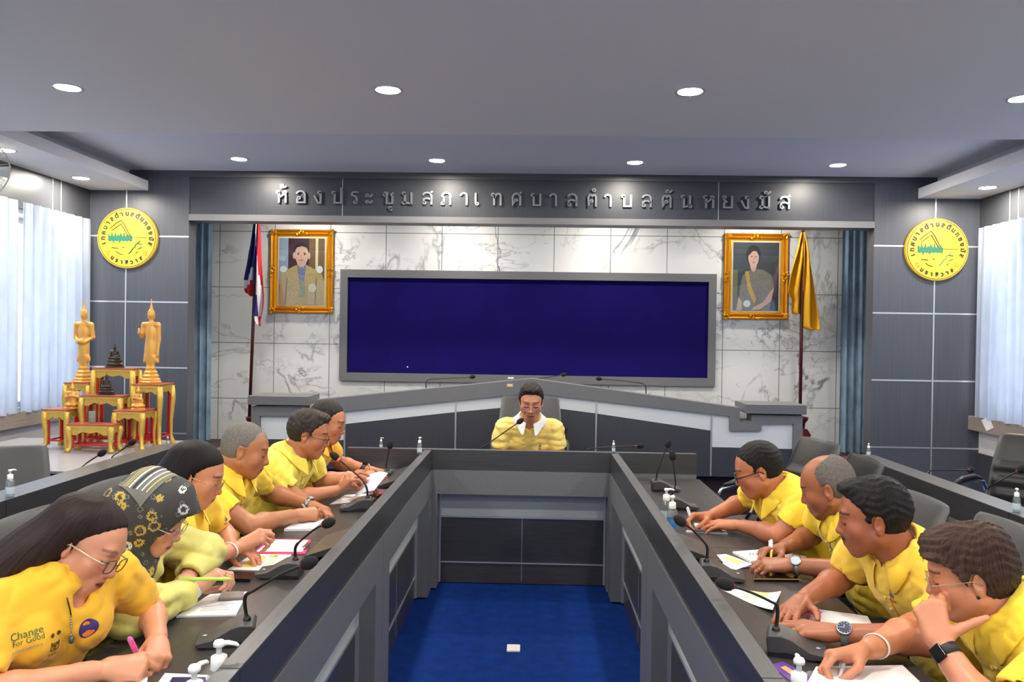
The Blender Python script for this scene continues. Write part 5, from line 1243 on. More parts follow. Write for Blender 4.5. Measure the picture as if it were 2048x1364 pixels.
def hair_build(kind, C, M, parent, rgb, W=1., seed=1, extra=None, hs=1.):
    lo, hi = C - .24, C + .24
    if kind in ('long', 'bob'): lo = lo - A_(.12, .06, .16)
    f0 = Field(lo, hi, .0042 if kind in ('long', 'bob') else .0034); T = lambda x, y, z: C + M @ A_(x, y, z) * hs; Mi = M.T; fd = Scaled(f0, hs)
    t = {'short': .009, 'crop': .0035, 'full': .012, 'swept': .015, 'long': .011, 'bob': .012, 'ring': .0045}[kind]
    fd.ell(T(0, -.014, .045), (.073 * W + t, .094 + t, .082 + t), Mi, .01)
    fd.ell(T(0, -.03, .0), (.068 * W + t, .075 + t * .6, .075), Mi, .03)
    if kind == 'full': fd.ell(T(0, .05, .108), (.05, .045, .024), Mi, .02)
    if kind == 'swept':
        fd.ell(T(.0, .035, .105), (.066, .07, .036), Mi, .02); fd.ell(T(-.03, .075, .075), (.045, .035, .022), Mi, .02); fd.ell(T(0, -.05, .085), (.075, .06, .05), Mi, .02)
        fd.cone(T(-.062, .066, .05), T(-.074, .03, .02), .017, .012, .02); fd.cone(T(.062, .06, .05), T(.074, .03, .02), .016, .012, .02)
    # face opening: everything in front of the hairline plane, plus temples, ears and nape
    hl = {'short': .088, 'crop': .09, 'full': .084, 'swept': .07, 'long': .098, 'bob': .078, 'ring': .2}[kind]
    q = f0.blk(f0.lo, f0.lo + f0.h * f0.n); sl, X, Y, Z = q; X, Y, Z = C[0] + (X - C[0]) / hs, C[1] + (Y - C[1]) / hs, C[2] + (Z - C[2]) / hs
    lx = M[0, 0] * (X - C[0]) + M[1, 0] * (Y - C[1]) + M[2, 0] * (Z - C[2]); ly = M[0, 1] * (X - C[0]) + M[1, 1] * (Y - C[1]) + M[2, 1] * (Z - C[2]); lz = M[0, 2] * (X - C[0]) + M[1, 2] * (Y - C[1]) + M[2, 2] * (Z - C[2])
    ax_ = np.abs(lx)
    if kind == 'ring':
        cut = -np.maximum(np.sqrt((lx / .062) ** 2 + ((ly - .035) / .085) ** 2) - 1, -1) * .05 + np.minimum(0, lz - .03) * 2
        f0.g[sl] = np.maximum(f0.g[sl], np.minimum(cut, .02))
    # hairline: forward limit as a function of height (recedes below the temples, sideburn in front of the ear)
    lim = np.interp(lz, [-.16, -.06, -.03, .0, .03, .055, hl, hl + .025, .2], [-.10, -.045, -.012, .022, .034, .052, .085, .16, .2]).astype(np.float32)
    if kind in ('long', 'bob'): lim = np.interp(lz, [-.16, -.06, .0, .04, .06, hl, hl + .025, .2], [-.03, -.02, -.012, .028, .05, .085, .16, .2]).astype(np.float32)
    if kind == 'ring': lim = np.interp(lz, [-.16, -.06, -.03, .0, .04, .2], [-.10, -.05, -.02, .016, .03, .03]).astype(np.float32)
    lim = lim + .012 * np.clip(ax_ / .05, 0, 1) * ((lz > .05) & (lz < .1)) * 0
    f0.g[sl] = np.maximum(f0.g[sl], (ly - lim) * .8)
    if kind not in ('long', 'bob'): f0.g[sl] = np.maximum(f0.g[sl], (-.082 - lz) * .8)
    if kind in ('crop', 'ring', 'short', 'full'):
        tp = {'crop': .002, 'ring': .003, 'short': .005, 'full': .006}[kind]; fade = np.clip((.02 - lz) / .06, 0, 1); f0.g[sl] += (fade * (t - tp * .3) * .8).astype(np.float32)
    ruff = .004 * np.sin(lx * 310 + 2 * np.sin(lx * 90)) + .004 * np.sin(lx * 120 + seed)
    if kind not in ('ring',): f0.g[sl] = np.maximum(f0.g[sl], (ly - lim + ruff - .003) * .8)
    if kind != 'swept': f0.g[sl] += (.75 * t * np.clip(1 - (lim - ly) / (.035 if kind in ('short', 'crop', 'ring') else .022), 0, 1) * (lz > .02)).astype(np.float32)
    for s in (-1, 1):
        fd.ell(T(s * .08, -.006, -.006), (.022, .022, .034), Mi, .006, 'cut')
    if extra:
        for a, b, ra, rb, k in extra: fd.cone(T(*a) if len(a) == 3 else np.array(a[:3], float), T(*b) if len(b) == 3 else np.array(b[:3], float), ra, rb, k)
    amp = {'short': .0010, 'crop': .0005, 'full': .0016, 'swept': .0018, 'long': .0012, 'bob': .0010, 'ring': .0006}[kind]
    if kind in ('long', 'bob'): f0.g[sl] += (amp * (np.sin(np.arctan2(ly + .02, lx) * 34 + 6 * lz + 2 * np.sin(lz * 20)))).astype(np.float32)
    else:
        tw = np.arctan2(ly + .07, lx) * 34 + 30 * (lx * lx + ly * ly) / .01 + 1.3 * np.sin(lx * 70 + seed) + 1.3 * np.sin(ly * 60 + lz * 50)
        f0.g[sl] += (amp * np.sin(tw) + amp * .7 * np.sin(lz * 240 + lx * 130 + 2 * np.sin(ly * 70 + seed))).astype(np.float32)
    V, F = island(*f0.mesh(1))
    L_ = (V - C) @ M / hs; x, y, z = L_.T
    th = np.arctan2(y + (.055 if kind not in ('long', 'bob') else .02), x + (.02 if kind in ('swept', 'full') else 0)); rho = np.sqrt(x * x + (y + .05) ** 2 + (z - .13) ** 2)
    at = np.stack([th * (9 if kind != 'swept' else 11) + 1.2 * np.sin(rho * 26 + seed), rho * 7, z * 3], 1)
    if kind in ('long', 'bob'): at = np.stack([th * 9, rho * 3, z * 2], 1)
    if kind in ('crop', 'ring'): m = mat('cropped hair %d %d %d' % rgb, rgb, .8, noise=((300, 300, 300), .5, 2), bump=((600, 600, 600), .5, .002), spec=.2)
    else: m = hairmat(rgb)
    o = blob('hair', V, F, m, parent)
    a = o.data.attributes.new('Strand', 'FLOAT_VECTOR', 'POINT'); a.data.foreach_set('vector', at.astype(np.float32).ravel())
    return o
def hairmat(rgb):
    nm = 'hair %d %d %d' % rgb
    if nm in MATS: return MATS[nm]
    M = mat(nm, rgb, .46, spec=.28); nt = M.node_tree; N, L = nt.nodes, nt.links; b = N['Principled BSDF']
    a = N.new('ShaderNodeAttribute'); a.attribute_name = 'Strand'
    def nz(sc, det):
        mp = N.new('ShaderNodeMapping'); mp.inputs['Scale'].default_value = sc; L.new(a.outputs['Vector'], mp.inputs[0]); n = N.new('ShaderNodeTexNoise'); n.inputs['Scale'].default_value = 1.; n.inputs['Detail'].default_value = det; L.new(mp.outputs[0], n.inputs['Vector']); return n.outputs['Fac']
    n1 = nz((6, .6, 1), 4); n2 = nz((22, 1.2, 1), 2)
    mr = N.new('ShaderNodeMapRange'); mr.inputs['From Min'].default_value = .3; mr.inputs['From Max'].default_value = .72; mr.inputs['To Min'].default_value = .45; mr.inputs['To Max'].default_value = 1.75; L.new(n1, mr.inputs['Value'])
    vm = N.new('ShaderNodeVectorMath'); vm.operation = 'SCALE'; vm.inputs[0].default_value = lin(rgb)[:3]; L.new(mr.outputs[0], vm.inputs['Scale']); L.new(vm.outputs[0], b.inputs['Base Color'])
    ad = N.new('ShaderNodeMath'); ad.operation = 'ADD'; L.new(n1, ad.inputs[0]); L.new(n2, ad.inputs[1])
    bp = N.new('ShaderNodeBump'); bp.inputs['Strength'].default_value = .7; bp.inputs['Distance'].default_value = .004; L.new(ad.outputs[0], bp.inputs['Height']); L.new(bp.outputs[0], b.inputs['Normal'])
    return M
def collar_build(nb, nax, fdir, shirt_bvh, parent, m, gap=24, r0=.069, hb=.062, hf=.012, drop=.026, tip=.052, name='collar'):
    """turned-down polo collar: nb neck base, nax neck axis, fdir front"""
    nax = unit(nax); f = unit(fdir - nax * np.dot(fdir, nax)); s = np.cross(f, nax)
    V = []; n = 40; rows_ = 5
    for i in range(n + 1):
        th = R(gap * .35) + (2 * math.pi - 2 * R(gap * .35)) * i / n
        c, sn = math.cos(th), math.sin(th); fr = (c + 1) / 2
        h_top = hb * (1 - fr) + hf * fr; d0 = f * c * 1.08 + s * sn
        for k in range(rows_):
            u = k / (rows_ - 1)
            ext = tip * math.exp(-((min(th, 2 * math.pi - th) - R(gap * .35)) / .34) ** 2)
            if k == 0: p = nb + d0 * (r0 - .003) + nax * (h_top - .03)
            elif k == 1: p = nb + d0 * r0 + nax * h_top
            elif k == 2: p = nb + d0 * (r0 + .008) + nax * (h_top + .001)
            else:
                v = (u - .5) * 2; p = nb + d0 * (r0 + .008 + (.03 + ext * .4) * v) + nax * (h_top - (.046 + ext * .55) * v)
                q = shirt_bvh.find_nearest(Vector(p))
                if q[0] is not None:
                    w_ = A_(*q[0]) + A_(*q[1]) * (.007 if k == 4 else .011)
                    if np.dot(p - A_(*q[0]), A_(*q[1])) < .007 or (k == 4 and np.linalg.norm(p - A_(*q[0])) < .03): p = w_
            V.append(p)
    F = [(i * rows_ + k, i * rows_ + k + 1, (i + 1) * rows_ + k + 1, (i + 1) * rows_ + k) for i in range(n) for k in range(rows_ - 1)]
    o = fixn(mesh_obj(name, V, F, m, parent, smooth=True)); sd = o.modifiers.new('t', 'SOLIDIFY'); sd.thickness = .0035; sb = o.modifiers.new('s', 'SUBSURF'); sb.levels = 1; sb.render_levels = 1
    return o
def decal(name, V2, F, origin, right, up, bvh, parent, m, off=.0016):
    """lay a flat pattern (metres, in right/up) onto the garment under it"""
    o, r_, u = np.asarray(origin, float), unit(right), unit(up); n = np.cross(r_, u); out = []
    for v in V2:
        p = o + r_ * v[0] + u * v[1]; h = bvh.ray_cast(Vector(p + n * .12), Vector(-n), .3)
        if h[0] is None: h = bvh.find_nearest(Vector(p))
        out.append(A_(*h[0]) + A_(*h[1]) * off)
    return mesh_obj(name, out, F, m, parent)
def disc2(r_, n=20, c=(0, 0), rings=3):
    V = [c]; F = []
    for k in range(1, rings + 1):
        for i in range(n): V.append((c[0] + r_ * k / rings * math.cos(2 * math.pi * i / n), c[1] + r_ * k / rings * math.sin(2 * math.pi * i / n)))
    for i in range(n): F.append((0, 1 + i, 1 + (i + 1) % n))
    for k in range(rings - 1):
        for i in range(n): F.append((1 + k * n + i, 1 + (k + 1) * n + i, 1 + (k + 1) * n + (i + 1) % n, 1 + k * n + (i + 1) % n))
    return V, F
def strap(name, W0, W1, t, rad, dorsal, parent, m, width=.011, dial=None, dm=None, rim=None, thick=.0025):
    """band around the forearm at fraction t between wrist points"""
    c = W0 + (W1 - W0) * t; ax_ = unit(W1 - W0); Mx = frame_from(ax_, dorsal); b = B()
    prof = [(rad, -width), (rad + thick, -width), (rad + thick, width), (rad, width), (rad, -width)]
    n = 28; V = []
    for r_, h in prof:
        for j in range(n): a = 2 * math.pi * j / n; V.append(c + Mx @ A_(r_ * math.cos(a) * 1.1, h, r_ * math.sin(a) * .9))
    b.add(V, [(i * n + j, i * n + (j + 1) % n, (i + 1) * n + (j + 1) % n, (i + 1) * n + j) for i in range(4) for j in range(n)])
    o = b.obj(name, m, parent, smooth=True)
    if dial:
        kind, sz = dial; cc = c + Mx[:, 2] * (rad * .9 + thick)
        Q = Matrix([[Mx[0, 0], Mx[0, 1], Mx[0, 2], cc[0]], [Mx[1, 0], Mx[1, 1], Mx[1, 2], cc[1]], [Mx[2, 0], Mx[2, 1], Mx[2, 2], cc[2]], [0, 0, 0, 1]])
        if kind == 'round':
            B().lathe([(sz, -.003), (sz * 1.02, .004), (sz * .86, .0065), (sz * .85, .005)], n=28, caps=False).xf(Q).obj('watch_case', rim, o, smooth=True)
            B().lathe([(.0005, .0052), (sz * .86, .0052), (sz * .86, .004)], n=28).xf(Q).obj('watch_dial', dm, o)
            h = B()
            for k in range(12): a = k * math.pi / 6; h.box(-.0006, .0006, sz * .66, sz * .8, .0053, .0058).xf(Matrix.Rotation(a, 4, 'Z'), len(h.v) - 8)
            h.box(-.0006, .0006, 0, sz * .6, .0053, .006).box(0, sz * .42, -.0007, .0007, .0053, .006)
            h.xf(Q).obj('watch_hands', mat('watch marks', (200, 205, 215), .3), o)
        else:
            B().box(-sz * .85, sz * .85, -sz, sz, -.002, .007).xf(Q).obj('watch_case', dm, o, bevel=.003)
    return o
def person(cfg):
    c = dict(cfg); h = c.get('h', .0040); face = R(c['face']); Fd = A_(math.cos(face), math.sin(face), 0); Rt = A_(Fd[1], -Fd[0], 0); UP = A_(0, 0, 1)
    C = A_(*c['head']); M = headframe(*c['hd']); fem = c.get('fem', 0); sw = c.get('sw', .165 if fem else .18); fat = c.get('fat', 1.); hp = c.get('hp', {}); col = c['skin']
    if 'hs' in c: pass
    nkt = C + M @ A_(0, -.035, -.055) * hp.get('s', 1.); nb = A_(*c['nb'])
    sm = A_(*c['sm']) if 'sm' in c else nb - Fd * .015 + A_(0, 0, -.045)
    st = R(c.get('turn', 0)); sR = Rt * math.cos(st) + Fd * math.sin(st); tilt = c.get('tilt', 0.)
    sR = unit(sR + UP * tilt); chf = unit(np.cross(UP, sR))
    SR, SL = sm + sR * sw, sm - sR * sw
    SR = SR + A_(*c.get('dsr', (0, 0, 0))); SL = SL + A_(*c.get('dsl', (0, 0, 0)))
    pel = A_(*c['pel']) if 'pel' in c else A_(sm[0], sm[1], .56) - Fd * c.get('lean', .16)
    l1, l2 = c.get('arm', (.285, .25) if not fem else (.265, .235))
    hands = {}
    for sd, S_ in (('r', SR), ('l', SL)):
        w_ = A_(*c[sd + 'w']); s = 1 if sd == 'r' else -1
        pole = A_(*c[sd + 'p']) if sd + 'p' in c else (sR * s * .6 - UP * 1. - Fd * .3)
        e = A_(*c[sd + 'e']) if sd + 'e' in c else ik(S_, w_, l1, l2, pole)
        hands[sd] = dict(S=S_, E=e, W=w_, s=s)
    spine = unit(sm - pel); Mt = frame_from(np.cross(spine, np.cross(chf, spine)), spine); Mt = np.stack([np.cross(Mt[:, 1], spine), Mt[:, 1], spine], 1); Mti = Mt.T
    # ---- skin: head, neck, arms, hands in one surface
    pts = [C + .2, C - .2, nb] + [hands[k][q] for k in 'rl' for q in ('S', 'E', 'W')]
    P_ = np.array([p for p in pts]); lo, hi = P_.min(0) - .11, P_.max(0) + .11
    for k in 'rl': lo = np.minimum(lo, hands[k]['W'] - .2); hi = np.maximum(hi, hands[k]['W'] + .2)
    lo[2] = max(lo[2], .6); hi[2] = min(hi[2], C[2] + .17)
    fd = Field(lo, hi, h)
    head_sdf(fd, C, M, hp)
    nr = c.get('nr', .048 if fem else .055)
    fd.cone(nkt, nb, nr, nr * 1.03, .03); fd.cone(nb, sm + chf * .012 - UP * .05, nr, .05, .03)
    if not c.get('collar', 1) and not c.get('hijab'): fd.cone(nb + chf * .012 - UP * .01, nb + chf * .045 - UP * .085, .04, .03, .02)
    for S_ in (SR, SL): fd.cone(sm - UP * .03, S_, .042, .045, .02)
    ar = c.get('ar', 1.) * (.9 if fem else 1.)
    info = {}
    for k in 'rl':
        a = hands[k]; d = unit(a['W'] - a['E']); 
        hf = A_(*c[k + 'hf']) if k + 'hf' in c else d; hu = A_(*c.get(k + 'hu', (0, 0, 1))); Mh = frame_from(hf, hu)
        fd.cone(a['S'], a['E'], .05 * ar, .039 * ar, .02); um = a['E'] + (a['W'] - a['E']) * .28
        fd.cone(a['E'], um, .038 * ar, .041 * ar, .02); fd.cone(um, a['W'] - d * .03, .041 * ar, .028 * ar, .02); fd.cone(a['W'] - d * .05, a['W'] + Mh[:, 1] * .012, .0265 * ar, .025 * ar, .015, flat=Mh[:, 2], fl=.8)
        info[k] = hand_sdf(fd, a['W'], Mh, a['s'], c.get(k + 'hp', 'rest'), c.get('hsc', .96 if fem else 1.04)); info[k]['M'] = Mh
    V, F = fd.mesh(1); V, F = island(V, F); fcol = head_color(V, C, M, hp, col)
    # nails / knuckle tint
    root = blob('person', V, F, skin(col), None, fcol, loc=(pel[0], pel[1], 0))
    tag(root, c['label'], 'person', 'people at the conference desks')
    # ---- garment
    sfrac = c.get('slv', .62); lng = c.get('long', False); sr = c.get('sr', 1.) * (.92 if fem else 1.)
    P_ = np.array([pel, sm, nb, SR, SL, hands['r']['E'], hands['l']['E']] + ([hands['r']['W'], hands['l']['W']] if lng else [])); lo, hi = P_.min(0) - .2, P_.max(0) + .2
    hs_ = c.get('hshirt', .0052); fs = Field(lo, hi, hs_)
    hwid = .155 if fem else .168
    fs.ell(pel + spine * .34, (hwid * (1 + .15 * (fat - 1)), .112 * (.6 + .4 * fat), .2), Mti, .04)
    fs.ell(pel + spine * .14 + chf * .015 * fat, (hwid * .98 * fat, .125 * fat, .19), Mti, .05); fs.ell(pel, (hwid * 1.06 * fat, .125 * fat, .13), Mti, .05)
    if fem:
        for s in (-1, 1): fs.ell(pel + spine * .33 + chf * .085 + sR * s * .075, (.068, .06, .068), Mti, .04)
    else:
        for s in (-1, 1): fs.ell(pel + spine * .37 + chf * .06 + sR * s * .07, (.08, .055, .075), Mti, .04)
    for S_ in (SR, SL): fs.cone(sm - UP * .012, S_ - UP * .006, .06, .054 * sr, .035); fs.cone(nb - nax_off(chf), sm + (S_ - sm) * .75, .046, .046, .035)
    fs.ell(sm - chf * .02 - UP * .05, (.12, .075, .1), Mti, .05)
    cuts = []
    for k in 'rl':
        a = hands[k]; S_, E_, W_ = a['S'], a['E'], a['W']
        if lng:
            fs.cone(S_, E_, .064 * sr, .056 * sr, .05); um = E_ + (W_ - E_) * .4; fs.cone(E_, um, .056 * sr, .052 * sr, .03); end = E_ + (W_ - E_) * c.get('cuff', .9); fs.cone(um, end, .052 * sr, .04 * sr, .02, cap=True)
            d = unit(W_ - E_); cuts.append((end - d * .03, end + d * .03, .033, .034))
        else:
            fr = c.get(k + 'slv', sfrac); end = S_ + (E_ - S_) * fr; d = unit(E_ - S_)
            fs.cone(S_, end, .058 * sr, .0575 * sr, .025, cap=True); fs.cone(S_, S_ + (end - S_) * .6, .058 * sr, .055 * sr, .04)
            cuts.append((end - d * .04, end + d * .02, .044 * ar, .0515 * sr))
    for q in cuts: fs.cone(q[0], q[1], q[2], q[3], .003, 'cut', cap=True)
    fs.noise(c.get('wr', .0066), 84, c.get('seed', 1)); fs.noise(.0022, 170, c.get('seed', 1) + 50)
    nax = unit(nkt - nb); fr_ = unit(chf - nax * np.dot(chf, nax))
    if c.get('collar', 1):
        fs.cone(nb - nax * .02, nb + nax * .14, .058, .07, .008, 'cut')
        fs.cone(nb + fr_ * .045, nb + fr_ * .095 - nax * c.get('vdepth', .06), .022, .004, .006, 'cut')
    elif not c.get('hijab'):
        fs.cone(nb - nax * .03, nb + nax * .14, .068, .08, .008, 'cut'); fs.cone(nb + fr_ * .045 - nax * .02, nb + fr_ * .10 - nax * .07, .034, .012, .006, 'cut')
    V, F = fs.mesh(1); V, F = island(V, F)
    sm_ = c['shirtm']; so = blob('shirt', V, F, sm_, root)
    bvh = BVHTree.FromPolygons([tuple(p) for p in V], [tuple(q) for q in F])
    cm = c.get('collarm', sm_)
    if c.get('collar', 1):
        collar_build(nb - nax * .006, nax, fr_, bvh, root, cm, gap=c.get('cgap', 46))
        # placket with buttons
        pl = []; n = 8
        for i in range(n + 1):
            for x in (-.013, .013): pl.append((x, -.045 - .11 * i / n))
        F2 = [(2 * i, 2 * i + 1, 2 * i + 3, 2 * i + 2) for i in range(n)]
        rt_ = np.cross(fr_, nax); po = decal('placket', pl, F2, nb + fr_ * .08, rt_, nax, bvh, root, c.get('placketm', cm), .0035)
        for i in (3, 6):
          b = B(); b.ball(tuple(np.array(po.data.vertices[2 * i].co) * .5 + np.array(po.data.vertices[2 * i + 1].co) * .5 + np.array(root.location) + fr_ * .002), .0048, 8, 6)
          b.obj('button', mat('shirt button', (225, 205, 140), .4), root)
    if hp.get('mous'):
        fm = Field(C - .16, C + .16, .0026); T_ = lambda x, y, z: C + M @ A_(x, y, z) * hp.get('s', 1.)
        for q in (-1, 1): fm.cone(T_(q * .002, .1, -.052), T_(q * .016, .0965, -.0545), .0052, .0048, .004); fm.cone(T_(q * .016, .0965, -.0545), T_(q * .029, .083, -.066), .0048, .0022, .004)
        blob('moustache', *fm.mesh(1), mat('moustache hair', (22, 18, 18), .7, bump=((700, 700, 700), .5, .002)), root)
    # ---- trousers and shoes (below the desk)
    ft = Field(np.minimum(pel, pel + Fd * .62) - A_(.3, .3, .6), np.maximum(pel, pel + Fd * .62) + A_(.3, .3, .12), .011)
    ft.ell(pel - UP * .03, (.17 * fat, .14, .11), Mti, .05); fl = B()
    hipz = A_(pel[0], pel[1], .53); fs_sh = Field(np.minimum(pel, pel + Fd * .7) * A_(1, 1, 0) - A_(.3, .3, .03), np.maximum(pel, pel + Fd * .7) * A_(1, 1, 0) + A_(.3, .3, .16), .011)
    for s in (-1, 1):
        H_ = hipz + Rt * s * .09; K_ = H_ + Fd * .40 + Rt * s * .05; K_[2] = .50; A2 = K_ + Fd * -.02; A2[2] = .09
        ft.cone(H_, K_, .085, .064, .04); ft.cone(K_, A2, .06, .045, .03)
        fs_sh.cone(A2 - UP * .04 - Fd * .03, A2 - UP * .055 + Fd * .14, .042, .036, .02); 
    tr_ = blob('trousers', *ft.mesh(1), c.get('trm', mat('dark trousers', (40, 40, 48), .8)), root); blob('shoes', *fs_sh.mesh(1), mat('black shoes', (24, 24, 26), .4), root)
    return dict(root=root, C=C, M=M, bvh=bvh, info=info, hands=hands, nb=nb, nax=nax, fr=fr_, chf=chf, sR=sR, sm=sm, pel=pel, spine=spine, SR=SR, SL=SL)
def nax_off(chf): return chf * .01
# ------------------------------------------------------------------ the eleven people
def shirtmat(name, rgb, rough=.75, bumpk=1.):
    return mat(name, rgb, rough, noise=((9, 9, 9), .05), bump=((1100, 1100, 1100), .35 * bumpk, .0012), sheen=.2, spec=.25)
YG = shirtmat('golden yellow cotton', (247, 190, 50)); YM = shirtmat('yellow cotton', (248, 208, 66)); YL = shirtmat('lemon cotton', (244, 226, 92)); YP = shirtmat('pale lime cloth', (220, 212, 118), .6); YA = shirtmat('amber cotton', (246, 188, 62)); YS = shirtmat('soft yellow cotton', (248, 222, 122)); YB2 = shirtmat('bright yellow cotton', (248, 214, 62)); YR = shirtmat('warm yellow cotton', (247, 206, 74))
WCOL = shirtmat('white collar', (232, 232, 228))
def pen(tip, top, rgb, label, cap=None, r_=.0045, name='pen'):
    tip, top = Vector(tip), Vector(top); d = (top - tip).normalized(); L_ = (top - tip).length
    t = thing(name, label, 'pen', tuple(tip))
    q = Matrix.Translation(tip) @ d.to_track_quat('Z', 'Y').to_matrix().to_4x4()
    B().lathe([(.0006, 0), (.0022, .008), (r_, .018), (r_, L_ - .006), (r_ * .8, L_)], n=14).xf(q).obj('barrel', mat('pen %d %d %d' % rgb, rgb, .3), t, smooth=True)
    if cap: B().lathe([(r_ * 1.12, L_ - .05), (r_ * 1.18, L_ - .048), (r_ * 1.18, L_ - .004), (r_ * .7, L_ + .001)], n=14).box(r_ * 1.1, r_ * 1.9, -.002, .002, L_ - .045, L_ - .004).xf(q).obj('cap', mat('pen %d %d %d' % cap, cap, .3), t)
    return t
def grip(P, side, top=None, L_=.14, tipd=.03):
    """pen resting between thumb and index tips, leaning on the web"""
    i = P['info'][side]; a = (i['tips'][0] + i['thumb']) / 2; wb = i['web'] + i['D']((0, 0, 1)) * .006
    d = unit((np.asarray(top) - a) if top is not None else (wb - a)); return a - d * tipd, a + d * (L_ - tipd)
SEAT = 'people'
P = {}
P['L1'] = person(dict(label='woman with long straight hair writing with a pink pen at the front left', face=0, head=(-1.143, 1.99, 1.042), hd=(-5, 28, 13), nb=(-1.19, 1.975, .955), sm=(-1.205, 1.965, .935), fem=1, sw=.16, skin=(214, 150, 118), h=.0036, hshirt=.0048,
    rw=(-1.035, 1.885, .768), re=(-1.215, 1.69, .785), rhf=(.75, .45, -.1), rhu=(.1, -.62, .78), rhp='write', lw=(-.985, 2.06, .772), le=(-1.09, 2.235, .79), lhf=(.42, -.85, -.16), lhu=(.35, .1, .93), lhp='fist',
    collar=0, shirtm=YG, slv=.78, pel=(-1.40, 1.97, .55), seed=3, turn=-28, hp=dict(s=0.91, w=.97, j=.93, n=1.0, c=1.05, lip=(150, 66, 66), browa=.55, open=.0025)))
P['L2'] = person(dict(label='woman in a dark patterned headscarf and pale lime blouse holding a green pen', face=0, head=(-1.155, 2.368, 1.03), hd=(2, 26, -2), nb=(-1.235, 2.368, .955), sm=(-1.275, 2.37, .93), fem=1, sw=.165, skin=(216, 158, 134), hsc=.98, h=.004,
    rw=(-1.05, 2.425, .785), re=(-1.135, 2.19, .79), rhf=(.62, .62, .42), rhu=(-.55, -.1, .8), rhp='write', lw=(-1.12, 2.54, .785), le=(-1.15, 2.76, .81), lhf=(.3, -.9, 0), lhu=(.2, 0, 1), lhp='rest', collar=0, hijab=1, long=True, cuff=.93, sr=1.2, shirtm=YP, wr=0.006, pel=(-1.46, 2.37, .55), fat=1.12, seed=9, turn=-15, hp=dict(s=0.91, w=.95, j=.92)))
P['L3'] = person(dict(label='woman with sleek black hair and gold spectacles holding a light blue pen', face=0, head=(-1.219, 2.824, 1.071), hd=(12, 21, 0), nb=(-1.275, 2.81, .975), sm=(-1.31, 2.81, .945), fem=1, sw=.165, skin=(206, 140, 108), h=.0042,
    rw=(-1.075, 2.885, .80), re=(-1.165, 2.655, .785), rhf=(.8, .35, .36), rhu=(-.2, -.55, .8), rhp='write', lw=(-1.13, 2.94, .775), le=(-1.2, 3.06, .8), lhf=(.9, -.3, 0), lhu=(0, 0, 1), shirtm=YM, collarm=YM, slv=.72, pel=(-1.48, 2.8, .55), fat=1.15, seed=4, turn=-15, hp=dict(s=0.92, w=1.0, j=1.05, c=1.15, lip=(168, 72, 72), open=.002)))
P['L4'] = person(dict(label='man with cropped grey hair in a yellow polo, both forearms on the left desk', face=0, head=(-1.257, 3.420, 1.076), hd=(14, 17, 1), nb=(-1.315, 3.415, .975), sm=(-1.35, 3.415, .945), skin=(176, 118, 82),
    rw=(-1.05, 3.49, .778), re=(-1.165, 3.245, .785), rhf=(.72, .5, -.05), rhu=(.05, -.6, .8), rhp='write', lw=(-1.03, 3.67, .785), le=(-1.25, 3.735, .825), lhf=(.8, -.42, -.12), lhu=(.1, .2, .95), lhp='rest', shirtm=YB2, slv=.66, pel=(-1.52, 3.41, .55), fat=1.15, ar=1.05, seed=5, turn=-18, hp=dict(s=0.955, w=1.04, j=1.12, n=1.15, c=1.1, scalp=.55, scalpc=(120, 112, 104))))
P['L5'] = person(dict(label='man with dark wavy hair and spectacles in a lemon polo, gesturing over a paper sheet', face=0, head=(-1.130, 3.960, 1.079), hd=(9, 14, -1), nb=(-1.19, 3.955, .975), sm=(-1.235, 3.955, .945), skin=(186, 122, 88),
    rw=(-.985, 4.0, .79), re=(-1.135, 3.80, .785), rhf=(.66, .25, .62), rhu=(-.62, -.35, .7), rhp='open', lw=(-.94, 4.12, .80), le=(-1.13, 4.2, .79), lhf=(.9, -.2, .1), lhu=(-.1, .3, .9), lhp='rest', shirtm=YL, slv=.72, pel=(-1.42, 3.95, .55), fat=1.15, seed=6, turn=-18, hp=dict(s=0.955, w=1.03, j=1.08, n=1.15, open=.0035)))
P['L6'] = person(dict(label='man in an amber shirt writing with a pencil, farthest of the left row', face=0, head=(-1.163, 4.453, 1.086), hd=(0, 16, 0), nb=(-1.225, 4.45, .985), sm=(-1.26, 4.45, .955), skin=(190, 128, 96),
    rw=(-.99, 4.44, .785), re=(-1.15, 4.27, .785), rhf=(.85, .2, -.05), rhu=(0, -.6, .8), rhp='write', lw=(-.96, 4.63, .79), le=(-1.16, 4.72, .81), lhf=(.85, -.42, -.05), lhu=(0, .1, 1), lhp='rest', shirtm=YA, slv=.7, pel=(-1.42, 4.45, .55), seed=7, turn=-12, hp=dict(s=0.955, w=1.0, j=1.05)))
P['C'] = person(dict(label='man in a pale yellow polo with white collar, reading at the head desk', face=270, head=(0.0, 5.197, 1.158), hd=(270, 17, 1), nb=(-.005, 5.27, 1.035), sm=(-.01, 5.31, .995), sw=0.165, skin=(196, 134, 106),
    rw=(-.13, 5.13, .775), re=(-.225, 5.33, .775), rhf=(.5, -.85, 0), rhu=(-.2, 0, 1), lw=(.13, 5.13, .775), le=(.205, 5.33, .775), lhf=(-.5, -.85, 0), lhu=(.2, 0, 1), shirtm=YS, collarm=WCOL, placketm=YS, slv=0.68, pel=(-.01, 5.6, .56), seed=8, cgap=50, vdepth=.09, dsr=(0, 0, -.02), dsl=(0, 0, -.02), hp=dict(s=0.955, w=1.0, j=1.0, n=1.1)))
